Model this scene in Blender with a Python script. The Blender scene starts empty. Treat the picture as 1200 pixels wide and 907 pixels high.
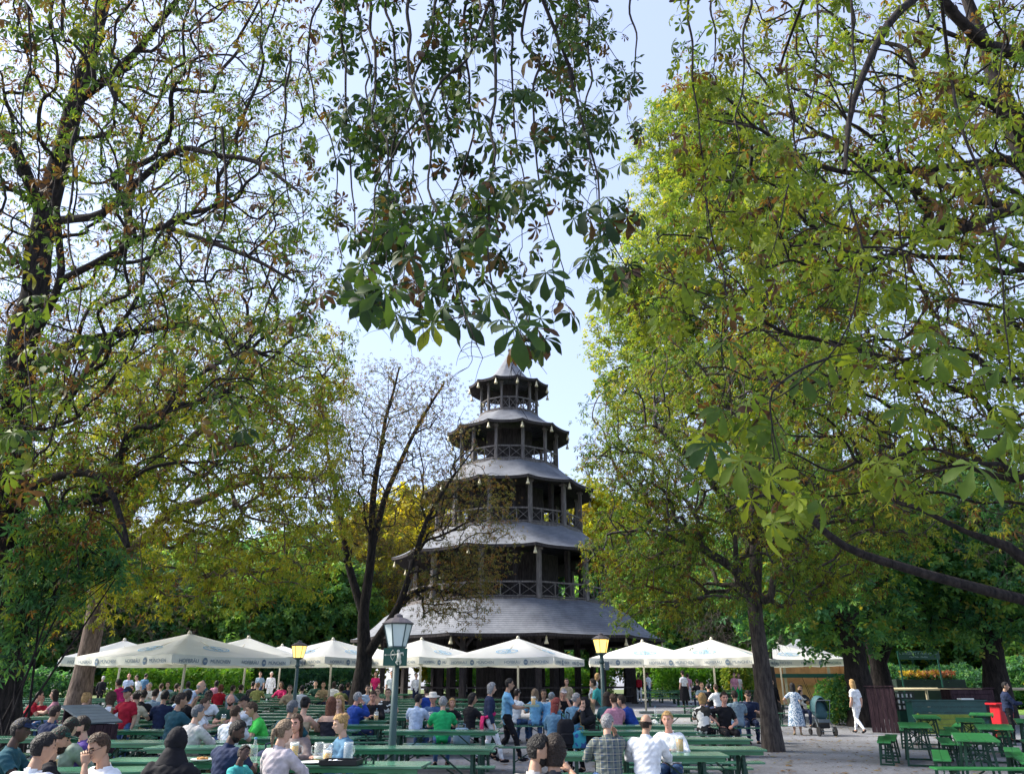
import bpy, bmesh, math, random
import numpy as np
from mathutils import Vector, Matrix
R = math.radians
PI = math.pi
C = bpy.context.scene.collection
SC = bpy.context.scene
rnd = random.Random(7)
rng = np.random.default_rng(7)

# ------------------------------------------------------------------ camera geometry (reference frame 1200 x 907)
PITCH, CAMZ, FPX = R(21.0), 1.62, 902.0
FW = np.array([0, math.cos(PITCH), math.sin(PITCH)])
UP = np.array([0, -math.sin(PITCH), math.cos(PITCH)])

def gz(x, y):                       # the ground rises gently towards the tower
    t = min(1.0, max(0.0, (y - 22) / 30.0))
    return 0.40 * t * t * (3 - 2 * t)

def P(px, py, d):                   # world point seen at (px,py), d metres ahead
    u, v = (px - 600) / FPX, (453.5 - py) / FPX
    dr = np.array([u, 0, 0]) + UP * v + FW
    return np.array([0, 0, CAMZ]) + dr * (d / dr[1])

def X(px, d, h=1.0):                # world x of image column px at distance d, height h
    return (px - 600) / FPX * (d * math.cos(PITCH) + (h - CAMZ) * math.sin(PITCH))

def proj(p):
    p = np.asarray(p) - np.array([0, 0, CAMZ])
    z = p @ FW
    return 600 + FPX * p[..., 0] / z, 453.5 - FPX * (p @ UP) / z

# ------------------------------------------------------------------ materials
def new_mat(name):
    m = bpy.data.materials.new(name)
    m.use_nodes = True
    nt = m.node_tree
    b = nt.nodes['Principled BSDF']
    return m, nt, b

def N(nt, typ, **kw):
    n = nt.nodes.new(typ)
    for k, v in kw.items():
        setattr(n, k, v)
    return n

_mc = {}
def mat(name, col, rough=0.6, var=0.12, scale=6.0, bump=0.0, spec=0.4, metal=0.0, coord='Object', det=6.0):
    """noise-varied paint / cloth / timber"""
    if name in _mc: return _mc[name]
    m, nt, b = new_mat(name)
    tc = N(nt, 'ShaderNodeTexCoord')
    nz = N(nt, 'ShaderNodeTexNoise')
    nz.inputs['Scale'].default_value = scale
    nz.inputs['Detail'].default_value = det
    nt.links.new(tc.outputs[coord], nz.inputs['Vector'])
    rp = N(nt, 'ShaderNodeValToRGB')
    c = np.array(col)
    rp.color_ramp.elements[0].position = 0.3
    rp.color_ramp.elements[1].position = 0.72
    rp.color_ramp.elements[0].color = (*np.clip(c * (1 - var), 0, 1), 1)
    rp.color_ramp.elements[1].color = (*np.clip(c * (1 + var), 0, 1), 1)
    nt.links.new(nz.outputs['Fac'], rp.inputs['Fac'])
    nt.links.new(rp.outputs['Color'], b.inputs['Base Color'])
    b.inputs['Roughness'].default_value = rough
    b.inputs['Specular IOR Level'].default_value = spec
    b.inputs['Metallic'].default_value = metal
    if bump:
        bp = N(nt, 'ShaderNodeBump')
        bp.inputs['Strength'].default_value = bump
        bp.inputs['Distance'].default_value = 0.03
        nt.links.new(nz.outputs['Fac'], bp.inputs['Height'])
        nt.links.new(bp.outputs['Normal'], b.inputs['Normal'])
    _mc[name] = m
    return m

def cloth(col):
    k = 'cloth_%02x%02x%02x' % tuple(int(255 * min(1, c)) for c in col)
    return mat(k, col, 0.85, 0.26, 11.0, 0.35, 0.2)

def bark_mat(name, a, b_, scale=3.0):
    m, nt, b = new_mat(name)
    tc = N(nt, 'ShaderNodeTexCoord')
    mp = N(nt, 'ShaderNodeMapping')
    mp.inputs['Scale'].default_value = (scale * 2.2, scale * 2.2, scale * 0.45)
    nt.links.new(tc.outputs['Object'], mp.inputs['Vector'])
    nz = N(nt, 'ShaderNodeTexNoise'); nz.inputs['Scale'].default_value = 2.2; nz.inputs['Detail'].default_value = 9
    nz.inputs['Roughness'].default_value = 0.65
    nt.links.new(mp.outputs[0], nz.inputs['Vector'])
    rp = N(nt, 'ShaderNodeValToRGB')
    rp.color_ramp.elements[0].position = 0.36; rp.color_ramp.elements[0].color = (*a, 1)
    rp.color_ramp.elements[1].position = 0.66; rp.color_ramp.elements[1].color = (*b_, 1)
    nt.links.new(nz.outputs['Fac'], rp.inputs['Fac'])
    nt.links.new(rp.outputs['Color'], b.inputs['Base Color'])
    b.inputs['Roughness'].default_value = 0.95
    b.inputs['Specular IOR Level'].default_value = 0.15
    bp = N(nt, 'ShaderNodeBump'); bp.inputs['Strength'].default_value = 0.9; bp.inputs['Distance'].default_value = 0.05
    nt.links.new(nz.outputs['Fac'], bp.inputs['Height'])
    nt.links.new(bp.outputs['Normal'], b.inputs['Normal'])
    return m

def leaf_mat(name, stops, trans=0.45, tboost=1.6, rough=0.55):
    """stops: (pos, colour) over the per-leaf attribute 'tint'"""
    m, nt, b = new_mat(name)
    at = N(nt, 'ShaderNodeAttribute'); at.attribute_name = 'tint'
    rp = N(nt, 'ShaderNodeValToRGB')
    els = rp.color_ramp.elements
    els[0].position, els[0].color = stops[0][0], (*stops[0][1], 1)
    els[1].position, els[1].color = stops[-1][0], (*stops[-1][1], 1)
    for p, c in stops[1:-1]:
        e = els.new(p); e.color = (*c, 1)
    nt.links.new(at.outputs['Fac'], rp.inputs['Fac'])
    tc = N(nt, 'ShaderNodeTexCoord')
    nz = N(nt, 'ShaderNodeTexNoise'); nz.inputs['Scale'].default_value = 30; nz.inputs['Detail'].default_value = 2
    nt.links.new(tc.outputs['Object'], nz.inputs['Vector'])
    mr = N(nt, 'ShaderNodeMapRange'); mr.inputs['To Min'].default_value = 0.7; mr.inputs['To Max'].default_value = 1.3
    nt.links.new(nz.outputs['Fac'], mr.inputs['Value'])
    mu = N(nt, 'ShaderNodeVectorMath', operation='SCALE')
    nt.links.new(rp.outputs['Color'], mu.inputs[0]); nt.links.new(mr.outputs[0], mu.inputs['Scale'])
    nt.links.new(mu.outputs[0], b.inputs['Base Color'])
    b.inputs['Roughness'].default_value = rough
    b.inputs['Specular IOR Level'].default_value = 0.3
    tr = N(nt, 'ShaderNodeBsdfTranslucent')
    tm = N(nt, 'ShaderNodeVectorMath', operation='MULTIPLY'); tm.inputs[1].default_value = (tboost * 1.1, tboost, tboost * 0.45)
    nt.links.new(mu.outputs[0], tm.inputs[0]); nt.links.new(tm.outputs[0], tr.inputs['Color'])
    mx = N(nt, 'ShaderNodeMixShader'); mx.inputs[0].default_value = trans
    nt.links.new(b.outputs[0], mx.inputs[1]); nt.links.new(tr.outputs[0], mx.inputs[2])
    nt.links.new(mx.outputs[0], nt.nodes['Material Output'].inputs['Surface'])
    return m

def emit_mat(name, col, strength, base=(0.8, 0.7, 0.4)):
    m, nt, b = new_mat(name)
    b.inputs['Base Color'].default_value = (*base, 1)
    b.inputs['Emission Color'].default_value = (*col, 1)
    b.inputs['Emission Strength'].default_value = strength
    b.inputs['Roughness'].default_value = 0.3
    return m

# ------------------------------------------------------------------ object helpers
def tag(o, label=None, cat=None, group=None, kind=None):
    if label: o['label'] = label
    if cat: o['category'] = cat
    if group: o['group'] = group
    if kind: o['kind'] = kind
    return o

def empty(name, loc, rz=0.0, label=None, cat=None, group=None):
    o = bpy.data.objects.new(name, None)
    o.empty_display_size = 0.2
    C.objects.link(o)
    o.location = loc; o.rotation_euler = (0, 0, rz)
    return tag(o, label, cat, group)

def link(name, me, parent=None, m=None, loc=None, rot=None):
    o = bpy.data.objects.new(name, me)
    C.objects.link(o)
    if m is not None and not me.materials:
        me.materials.append(m)
    if parent is not None: o.parent = parent
    if loc is not None: o.location = loc
    if rot is not None: o.rotation_euler = rot
    return o

def copy_tree(o, parent=None):
    c = o.copy(); C.objects.link(c); c.parent = parent
    for ch in o.children:
        copy_tree(ch, c)
    return c

class MB:
    """collects boxes, tubes, lofts; build() links them as one mesh object"""
    def __init__(s): s.v = []; s.f = []; s.mi = []; s.cur = 0
    def add(s, vs, fs):
        b = len(s.v); s.v += [tuple(map(float, v)) for v in vs]
        for f in fs: s.f.append([i + b for i in f]); s.mi.append(s.cur)
    def box(s, c, d, M=None, taper=1.0):
        x, y, z = [k / 2 for k in d]
        vs = [Vector((sx * x * (taper if sz > 0 else 1), sy * y * (taper if sz > 0 else 1), sz * z)) for sz in (-1, 1) for sy in (-1, 1) for sx in (-1, 1)]
        if M is not None: vs = [M @ v for v in vs]
        vs = [v + Vector(c) for v in vs]
        s.add(vs, [(0, 2, 3, 1), (4, 5, 7, 6), (0, 1, 5, 4), (2, 6, 7, 3), (0, 4, 6, 2), (1, 3, 7, 5)])
    def bar(s, a, b, w, h=None):
        """square bar between two points"""
        h = h or w
        a, b = Vector(a), Vector(b); d = b - a; L = d.length
        q = d.to_track_quat('Z', 'Y').to_matrix()
        s.box((a + b) / 2, (w, h, L), q)
    def tube(s, pts, rad, k=8, caps=True):
        pts = [Vector(p) for p in pts]
        if not isinstance(rad, (list, tuple)): rad = [rad] * len(pts)
        rings = []; ref = None
        for i, p in enumerate(pts):
            t = (pts[min(i + 1, len(pts) - 1)] - pts[max(i - 1, 0)]).normalized()
            if ref is None: ref = Vector((1, 0, 0)) if abs(t.x) < 0.9 else Vector((0, 1, 0))
            n = (ref - t * ref.dot(t)).normalized(); ref = n; bn = t.cross(n)
            rings.append([p + (n * math.cos(2 * PI * j / k) + bn * math.sin(2 * PI * j / k)) * rad[i] for j in range(k)])
        s.loft(rings, caps)
    def loft(s, rings, caps=True, closed=True):
        k = len(rings[0]); vs = [v for r in rings for v in r]; fs = []
        for i in range(len(rings) - 1):
            for j in range(k if closed else k - 1):
                a = i * k + j; b = i * k + (j + 1) % k
                fs.append((a, b, b + k, a + k))
        if caps:
            fs.append(tuple(range(k))[::-1]); fs.append(tuple(range((len(rings) - 1) * k, len(rings) * k)))
        s.add(vs, fs)
    def lathe(s, prof, k=16, c=(0, 0, 0), caps=True, off=0.0):
        s.loft([[(c[0] + r * math.cos(2 * PI * j / k + off), c[1] + r * math.sin(2 * PI * j / k + off), c[2] + z) for j in range(k)] for r, z in prof], caps)
    def ball(s, c, r, k=10, n=6, sc=(1, 1, 1)):
        rings = []
        for i in range(n + 1):
            a = -PI / 2 + PI * (i + 0.02) / (n + 0.04)
            rings.append([(c[0] + sc[0] * r * math.cos(a) * math.cos(2 * PI * j / k), c[1] + sc[1] * r * math.cos(a) * math.sin(2 * PI * j / k), c[2] + sc[2] * r * math.sin(a)) for j in range(k)])
        s.loft(rings)
    def mesh(s, name, mats=None, smooth=False, bevel=0.0):
        me = bpy.data.meshes.new(name)
        me.from_pydata(s.v, [], s.f)
        if mats:
            for m in (mats if isinstance(mats, (list, tuple)) else [mats]): me.materials.append(m)
            me.polygons.foreach_set('material_index', s.mi)
        if bevel:
            bm = bmesh.new(); bm.from_mesh(me)
            bmesh.ops.bevel(bm, geom=bm.edges[:], offset=bevel, segments=1, affect='EDGES', clamp_overlap=True)
            bm.to_mesh(me); bm.free()
        if smooth: me.polygons.foreach_set('use_smooth', [True] * len(me.polygons))
        me.update()
        return me
    def build(s, name, mats, parent=None, smooth=False, loc=None, rot=None, bevel=0.0):
        return link(name, s.mesh(name, mats, smooth, bevel), parent, None, loc, rot)

def np_mesh(name, V, F, m=None, tint=None, smooth=False):
    """V (n,3), F (m,k) -> mesh"""
    me = bpy.data.meshes.new(name)
    F = np.ascontiguousarray(F, dtype=np.int32); k = F.shape[1]
    me.vertices.add(len(V)); me.vertices.foreach_set('co', np.ascontiguousarray(V, dtype=np.float32).ravel())
    me.loops.add(F.size); me.loops.foreach_set('vertex_index', F.ravel())
    me.polygons.add(len(F)); me.polygons.foreach_set('loop_start', np.arange(0, F.size, k, dtype=np.int32))
    if tint is not None:
        a = me.attributes.new('tint', 'FLOAT', 'FACE'); a.data.foreach_set('value', np.ascontiguousarray(tint, dtype=np.float32))
    if smooth: me.polygons.foreach_set('use_smooth', np.ones(len(F), dtype=bool))
    me.update(calc_edges=True)
    if m: me.materials.append(m)
    return me

def text_mesh(body, size, extrude=0.004):
    cu = bpy.data.curves.new('text', 'FONT'); cu.body = body; cu.size = size; cu.extrude = extrude
    cu.align_x = 'CENTER'; cu.align_y = 'CENTER'; cu.resolution_u = 3
    o = bpy.data.objects.new('text_tmp', cu); C.objects.link(o)
    dg = bpy.context.evaluated_depsgraph_get()
    me = bpy.data.meshes.new_from_object(o.evaluated_get(dg))
    bpy.data.objects.remove(o); bpy.data.curves.remove(cu)
    return me

# ------------------------------------------------------------------ scene, camera, light
w = bpy.data.worlds.new('World'); SC.world = w; w.use_nodes = True
nt = w.node_tree
SUN_EL, SUN_AZ = R(42), R(-78)      # azimuth from +Y, clockwise: left of the view
sky = N(nt, 'ShaderNodeTexSky', sky_type='NISHITA')
sky.sun_disc = False; sky.sun_elevation = SUN_EL; sky.sun_rotation = SUN_AZ
sky.air_density = 1.0; sky.dust_density = 2.0; sky.ozone_density = 1.2; sky.altitude = 500
thin = N(nt, 'ShaderNodeMix', data_type='RGBA'); thin.inputs[0].default_value = 0.72      # flat lavender mixed into the sky: evens brightness, adds fill light
thin.inputs[7].default_value = (1.00, 1.11, 1.54, 1)
nt.links.new(sky.outputs[0], thin.inputs[6]); nt.links.new(thin.outputs[2], nt.nodes['Background'].inputs['Color'])
nt.nodes['Background'].inputs['Strength'].default_value = 0.148
sl = bpy.data.lights.new('sun', 'SUN'); sl.energy = 2.7; sl.angle = R(26); sl.color = (1, 0.93, 0.8)
so = bpy.data.objects.new('sun', sl); C.objects.link(so)
sd = Vector((math.sin(SUN_AZ) * math.cos(SUN_EL), math.cos(SUN_AZ) * math.cos(SUN_EL), math.sin(SUN_EL)))
so.rotation_euler = sd.to_track_quat('Z', 'Y').to_euler(); so.location = (0, -10, 40)
cam = bpy.data.cameras.new('camera'); cam.sensor_width = 36; cam.lens = FPX / 1200 * 36; cam.clip_end = 2000; cam.clip_start = 0.05
co = bpy.data.objects.new('camera', cam); C.objects.link(co); co.location = (0, 0, CAMZ); co.rotation_euler = (PI / 2 + PITCH, 0, 0)
SC.camera = co
SC.view_settings.view_transform = 'Standard'; SC.view_settings.look = 'None'; SC.view_settings.gamma = 1; SC.view_settings.exposure = 2.14
SC.render.engine = 'CYCLES'
SC.cycles.use_denoising = True
SC.cycles.max_bounces = 7; SC.cycles.diffuse_bounces = 4; SC.cycles.transmission_bounces = 5; SC.cycles.glossy_bounces = 3
SC.cycles.sample_clamp_indirect = 6

# ------------------------------------------------------------------ ground
def ground():
    m, nt, b = new_mat('gravel')
    tc = N(nt, 'ShaderNodeTexCoord')
    n1 = N(nt, 'ShaderNodeTexNoise'); n1.inputs['Scale'].default_value = 0.35; n1.inputs['Detail'].default_value = 8; n1.inputs['Roughness'].default_value = 0.65
    n2 = N(nt, 'ShaderNodeTexNoise'); n2.inputs['Scale'].default_value = 14; n2.inputs['Detail'].default_value = 8; n2.inputs['Roughness'].default_value = 0.8
    for n in (n1, n2): nt.links.new(tc.outputs['Object'], n.inputs['Vector'])
    rp = N(nt, 'ShaderNodeValToRGB')
    rp.color_ramp.elements[0].position = 0.32; rp.color_ramp.elements[0].color = (0.135, 0.135, 0.145, 1)
    rp.color_ramp.elements[1].position = 0.62; rp.color_ramp.elements[1].color = (0.285, 0.295, 0.33, 1)
    nt.links.new(n1.outputs['Fac'], rp.inputs['Fac'])
    r2 = N(nt, 'ShaderNodeValToRGB')
    r2.color_ramp.elements[0].position = 0.3; r2.color_ramp.elements[0].color = (0.38, 0.37, 0.36, 1)
    r2.color_ramp.elements[1].position = 0.6; r2.color_ramp.elements[1].color = (1, 1, 1, 1)
    nt.links.new(n2.outputs['Fac'], r2.inputs['Fac'])
    mx = N(nt, 'ShaderNodeMix', data_type='RGBA', blend_type='MULTIPLY'); mx.inputs[0].default_value = 1
    nt.links.new(rp.outputs[0], mx.inputs[6]); nt.links.new(r2.outputs[0], mx.inputs[7])
    nt.links.new(mx.outputs[2], b.inputs['Base Color']); b.inputs['Roughness'].default_value = 0.95
    bp = N(nt, 'ShaderNodeBump'); bp.inputs['Strength'].default_value = 0.6; bp.inputs['Distance'].default_value = 0.02
    nt.links.new(n2.outputs['Fac'], bp.inputs['Height']); nt.links.new(bp.outputs[0], b.inputs['Normal'])
    xs = np.array([-900, -200, -80, -40, -20, 0, 20, 40, 80, 200, 900.0])
    ys = np.concatenate([[-300, -60, -10], np.arange(0, 64, 2.0), [80, 120, 300, 1200]])
    V = np.array([(x, y, gz(x, y)) for y in ys for x in xs]); nx = len(xs)
    F = np.array([(j * nx + i, j * nx + i + 1, (j + 1) * nx + i + 1, (j + 1) * nx + i) for j in range(len(ys) - 1) for i in range(nx - 1)])
    tag(link('ground', np_mesh('ground', V, F, m, smooth=True)), kind='structure')
    # lawn beyond the fence, and the park floor behind the garden
    gm = mat('lawn_grass', (0.13, 0.24, 0.035), 0.9, 0.35, 1.6, 0.4)
    def sheet(name, poly, dz, m):
        b = MB(); rows = []
        n = 24
        for i in range(n + 1):
            t = i / n
            a = Vector(poly[0]).lerp(Vector(poly[3]), t); c = Vector(poly[1]).lerp(Vector(poly[2]), t)
            rows.append([((a.lerp(c, s / 6)).x, (a.lerp(c, s / 6)).y, gz(0, (a.lerp(c, s / 6)).y) + dz) for s in range(7)])
        b.loft(rows, caps=False, closed=False)
        tag(b.build(name, m, smooth=True), kind='structure')
    sheet('lawn', [(14.5, 38.6, 0), (60, 38.6, 0), (70, 68, 0), (19, 68, 0)], 0.006, gm)
    fm = mat('forest_floor', (0.10, 0.13, 0.04), 0.95, 0.4, 0.8, 0.3)
    sheet('park_floor', [(-120, 69, 0), (120, 69, 0), (160, 160, 0), (-160, 160, 0)], 0.004, fm)
    sheet('grass_verge', [(-60, 56, 0), (-17, 56, 0), (-17, 68.5, 0), (-60, 68.5, 0)], 0.006, gm)
    # fallen chestnut leaves and husks: litter nobody could count
    n = 9000
    px = rng.uniform(-14, 14, n); py = rng.uniform(6, 34, n)
    near = np.abs(px - 7.0) + np.abs(py - 21) * 0.6
    keep = rng.random(n) < np.clip(1.2 - near / 14, 0.25, 1)
    px, py = px[keep], py[keep]; n = len(px)
    a = rng.uniform(0, 2 * PI, n); s = 0.018 + 0.075 * rng.random(n) ** 2.2
    V = []; 
    for k, (l, wd) in enumerate(((-1, 0), (0, 0.45), (1, 0), (0, -0.45))):
        V.append(np.stack([px + s * (l * np.cos(a) - wd * np.sin(a)), py + s * (l * np.sin(a) + wd * np.cos(a)), np.array([gz(0, y) for y in py]) + 0.008 + rng.uniform(0, 0.02, n)], 1))
    V = np.stack(V, 1).reshape(-1, 3); F = np.arange(4 * n).reshape(n, 4)
    lm = leaf_mat('litter', [(0, (0.10, 0.06, 0.03)), (0.5, (0.20, 0.11, 0.04)), (1, (0.22, 0.2, 0.05))], 0.1)
    tag(link('leaf_litter', np_mesh('leaf_litter', V, F, lm, rng.random(n))), 'brown fallen leaves scattered over the pale gravel', 'leaf litter', kind='stuff')
ground()
# ------------------------------------------------------------------ the wooden pagoda tower
def tower():
    D = 54.6; bx = X(596, D, 5); g = gz(0, D)
    root = empty('pagoda_tower', (bx, D, g), 0, 'dark wooden five-tier pagoda tower with grey shingled roofs behind the parasols', 'tower')
    shingle, nt, b = new_mat('grey_shingles')
    tc = N(nt, 'ShaderNodeTexCoord')
    nz = N(nt, 'ShaderNodeTexNoise'); nz.inputs['Scale'].default_value = 1.1; nz.inputs['Detail'].default_value = 8; nz.inputs['Roughness'].default_value = 0.7
    wv = N(nt, 'ShaderNodeTexWave', wave_type='BANDS', bands_direction='Z'); wv.inputs['Scale'].default_value = 2.6; wv.inputs['Distortion'].default_value = 1.5
    wv.inputs['Detail'].default_value = 3; wv.inputs['Detail Scale'].default_value = 4
    for n in (nz, wv): nt.links.new(tc.outputs['Object'], n.inputs['Vector'])
    rp = N(nt, 'ShaderNodeValToRGB')
    rp.color_ramp.elements[0].position = 0.3; rp.color_ramp.elements[0].color = (0.080, 0.089, 0.112, 1)
    rp.color_ramp.elements[1].position = 0.75; rp.color_ramp.elements[1].color = (0.20, 0.216, 0.255, 1)
    nt.links.new(nz.outputs['Fac'], rp.inputs['Fac'])
    mx = N(nt, 'ShaderNodeMix', data_type='RGBA', blend_type='MULTIPLY'); mx.inputs[0].default_value = 0.35
    nt.links.new(rp.outputs[0], mx.inputs[6]); nt.links.new(wv.outputs['Color'], mx.inputs[7])
    nt.links.new(mx.outputs[2], b.inputs['Base Color']); b.inputs['Roughness'].default_value = 0.75
    bp = N(nt, 'ShaderNodeBump'); bp.inputs['Strength'].default_value = 0.4; bp.inputs['Distance'].default_value = 0.05
    nt.links.new(wv.outputs['Fac'], bp.inputs['Height']); nt.links.new(bp.outputs[0], b.inputs['Normal'])
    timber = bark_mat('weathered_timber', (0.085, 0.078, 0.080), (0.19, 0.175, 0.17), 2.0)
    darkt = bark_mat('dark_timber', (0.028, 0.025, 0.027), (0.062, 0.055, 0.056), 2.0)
    bellm = mat('bell_cream', (0.62, 0.55, 0.36), 0.4, 0.1)
    OFF = PI / 2 - R(18) + PI      # a corner lies 18 degrees right of the near side
    # eave radius, eave height, top radius, top height (absolute heights minus ground)
    T = [(10.4, 4.2, 6.95, 6.40), (8.0, 9.5, 5.25, 11.3), (6.15, 14.2, 3.65, 15.95), (4.55, 18.55, 2.2, 20.05), (3.05, 22.35, 0.05, 25.4)]
    T = [(a, b_ - g, c, d_ - g) for a, b_, c, d_ in T]
    def prof(i, t):                # t 0 at the top, 1 at the eave: fraction of drop
        t = min(1.0, t)
        if i == 0: return 0.36 * min(t / 0.42, 1) ** 1.2 + (0.64 * (1 - max(0, 1 - max(0, (t - 0.42) / 0.58)) ** 1.55) if t > 0.42 else 0)
        if i == 4: return 1 - (1 - t) ** 2.1
        return 1 - (1 - t) ** 1.3
    for i, (re, ze, rt, zt) in enumerate(T):
        mb = MB(); mb.cur = 0
        sub, rows = 6, 12
        K = 12 * sub
        def ring(r, z, lift):
            lift = lift * (0.35 if i == 0 else 0.7)
            out = []
            for j in range(K):
                a = OFF + 2 * PI * j / K
                ph = ((j % sub) / sub - 0.5) * (PI / 6)          # -15..15 deg from the side middle (corner at ends)
                c = 2 * abs((j % sub) / sub - 0.5)               # 1 at corner
                rr = r * math.cos(PI / 12) / math.cos(ph)
                out.append((rr * (1 + 0.025 * lift * c ** 3) * math.cos(a), rr * (1 + 0.025 * lift * c ** 3) * math.sin(a), z + 0.13 * lift * c ** 3 - 0.06 * lift))
            return out
        rings = []
        for k in range(rows + 1):
            t = k / rows
            rings.append(ring(max(0.05, rt + (re - rt) * t), zt + (ze - zt) * prof(i, t), t ** 4))
        mb.loft(rings[::-1], caps=False)
        roof = mb.build('roof', [shingle], root, smooth=True)
        # fascia + boarded soffit
        sf = MB()
        rin = (T[i - 1][2] if i else 7.9)
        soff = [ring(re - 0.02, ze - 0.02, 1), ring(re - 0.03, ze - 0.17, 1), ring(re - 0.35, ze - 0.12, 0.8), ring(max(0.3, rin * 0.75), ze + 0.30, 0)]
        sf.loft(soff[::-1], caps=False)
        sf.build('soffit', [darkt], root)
        # bells, one under each corner
        for j in range(12):
            a = OFF + 2 * PI * j / 12
            bm_ = MB(); rr = re * 0.985
            bm_.tube([(0, 0, 0), (0, 0, -0.22)], 0.012, 4)
            bm_.lathe([(0.02, -0.20), (0.05, -0.24), (0.065, -0.40), (0.11, -0.52), (0.13, -0.60), (0.0, -0.60)][:-1], 10)
            bm_.build('bell', [bellm], root, smooth=True, loc=(rr * math.cos(a), rr * math.sin(a), ze + 0.02))
    fm = MB(); fm.lathe([(0.07, 0), (0.045, 0.12), (0.09, 0.2), (0.10, 0.28), (0.06, 0.36), (0.015, 0.42), (0.01, 0.7)], 12)
    fm.build('finial', [timber], root, smooth=True, loc=(0, 0, T[4][3] - 0.05))
    # storeys: deck, posts, railing, inner core
    S = [(8.3, 0.0, T[0][1] + 0.25), (T[0][2] - 0.12, T[0][3], T[1][1] + 0.22), (T[1][2] - 0.1, T[1][3], T[2][1] + 0.22), (T[2][2] - 0.08, T[2][3], T[3][1] + 0.2), (T[3][2] - 0.06, T[3][3], T[4][1] + 0.2)]
    for i, (r, z0, z1) in enumerate(S):
        dk = MB(); dk.lathe([(r + 0.12, z0 - 0.16), (r + 0.12, z0 + 0.03)], 48, off=OFF)
        if i: dk.build('deck', [timber], root)
        wd = (0.34, 0.30, 0.26, 0.2, 0.15)[i]
        for j in range(12):
            a = OFF + R(0 if i == 0 else 4) + 2 * PI * j / 12
            p = MB()
            h = z1 - z0
            p.box((0, 0, h / 2), (wd, wd, h), taper=0.92)
            p.box((0, 0, h - 0.35), (wd * 1.5, wd * 1.5, 0.14))
            # knee braces along the ring
            if i < 1:
                for s in (-1, 1): p.bar((0, s * 0.05, h - 0.95), (0.0, s * 0.75, h - 0.20), wd * 0.45)
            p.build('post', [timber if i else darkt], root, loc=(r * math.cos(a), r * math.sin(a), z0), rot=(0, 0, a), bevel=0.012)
        if i == 0:
            for j in range(8):
                a = OFF + 0.2 + 2 * PI * j / 8; p = MB()
                p.box((0, 0, (z1 - z0) / 2), (0.42, 0.42, z1 - z0)); p.build('inner_post', [darkt], root, loc=(4.6 * math.cos(a), 4.6 * math.sin(a), 0), rot=(0, 0, a))
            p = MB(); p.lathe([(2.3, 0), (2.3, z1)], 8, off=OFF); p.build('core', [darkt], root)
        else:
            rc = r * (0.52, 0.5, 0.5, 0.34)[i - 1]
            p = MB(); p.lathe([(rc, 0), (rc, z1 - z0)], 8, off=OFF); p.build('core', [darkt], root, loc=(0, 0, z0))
            for j in range(8):
                if i > 2: break
                a = OFF + 0.4 + 2 * PI * j / 8; p = MB(); p.box((0, 0, (z1 - z0) / 2), (0.28, 0.28, z1 - z0))
                p.build('inner_post', [darkt], root, loc=(r * 0.74 * math.cos(a), r * 0.74 * math.sin(a), z0), rot=(0, 0, a))
            rl = MB(); hh = 0.98
            for j in range(12):
                a0 = OFF + R(4) + 2 * PI * j / 12; a1 = a0 + 2 * PI / 12
                A = Vector((r * math.cos(a0), r * math.sin(a0), 0)); B = Vector((r * math.cos(a1), r * math.sin(a1), 0))
                for zz, ww in ((hh, 0.10), (0.14, 0.08)): rl.bar(A + Vector((0, 0, zz)), B + Vector((0, 0, zz)), ww)
                n = 3 if i < 3 else 2
                for q in range(n):
                    u, v = A.lerp(B, q / n), A.lerp(B, (q + 1) / n)
                    if q: rl.bar(u + Vector((0, 0, 0.1)), u + Vector((0, 0, hh)), 0.07)
                    o = (A + B).normalized() * 0.012
                    rl.bar(u + o + Vector((0, 0, 0.16)), v + o + Vector((0, 0, hh - 0.05)), 0.05, 0.03)
                    rl.bar(u - o + Vector((0, 0, hh - 0.05)), v - o + Vector((0, 0, 0.16)), 0.05, 0.03)
            rl.build('railing', [timber], root, loc=(0, 0, z0))
    # ring beam and the railing of the band floor at ground level
    rb = MB()
    for j in range(12):
        a0 = OFF + 2 * PI * j / 12; a1 = a0 + 2 * PI / 12; r = 8.3
        A = Vector((r * math.cos(a0), r * math.sin(a0), 0)); B = Vector((r * math.cos(a1), r * math.sin(a1), 0))
        rb.bar(A + Vector((0, 0, 3.75)), B + Vector((0, 0, 3.75)), 0.28)
        if j % 12 not in (3, 9):
            for zz in (0.45, 0.95): rb.bar(A + Vector((0, 0, zz)), B + Vector((0, 0, zz)), 0.08)
    rb.build('ring_beam', [darkt], root)
tower()

# ------------------------------------------------------------------ trees
def unit(v): return v / (np.linalg.norm(v, axis=-1, keepdims=True) + 1e-9)

def tubes_np(segs, k=3):
    """segs: (n,3)a (n,3)b (n)ra (n)rb -> V,F of k-sided open frusta"""
    a, b, ra, rb = segs
    t = unit(b - a)
    ref = np.where(np.abs(t[:, 2:3]) > 0.9, np.array([[1.0, 0, 0]]), np.array([[0, 0, 1.0]]))
    n = unit(np.cross(t, ref)); bn = np.cross(t, n)
    V = np.empty((len(a), 2 * k, 3))
    for j in range(k):
        c, s = math.cos(2 * PI * j / k), math.sin(2 * PI * j / k)
        o = n * c + bn * s
        V[:, j] = a + o * ra[:, None]; V[:, k + j] = b + o * rb[:, None]
    f = np.array([(j, (j + 1) % k, k + (j + 1) % k, k + j) for j in range(k)])
    F = (f[None] + (np.arange(len(a)) * 2 * k)[:, None, None]).reshape(-1, 4)
    return V.reshape(-1, 3), F

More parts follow.
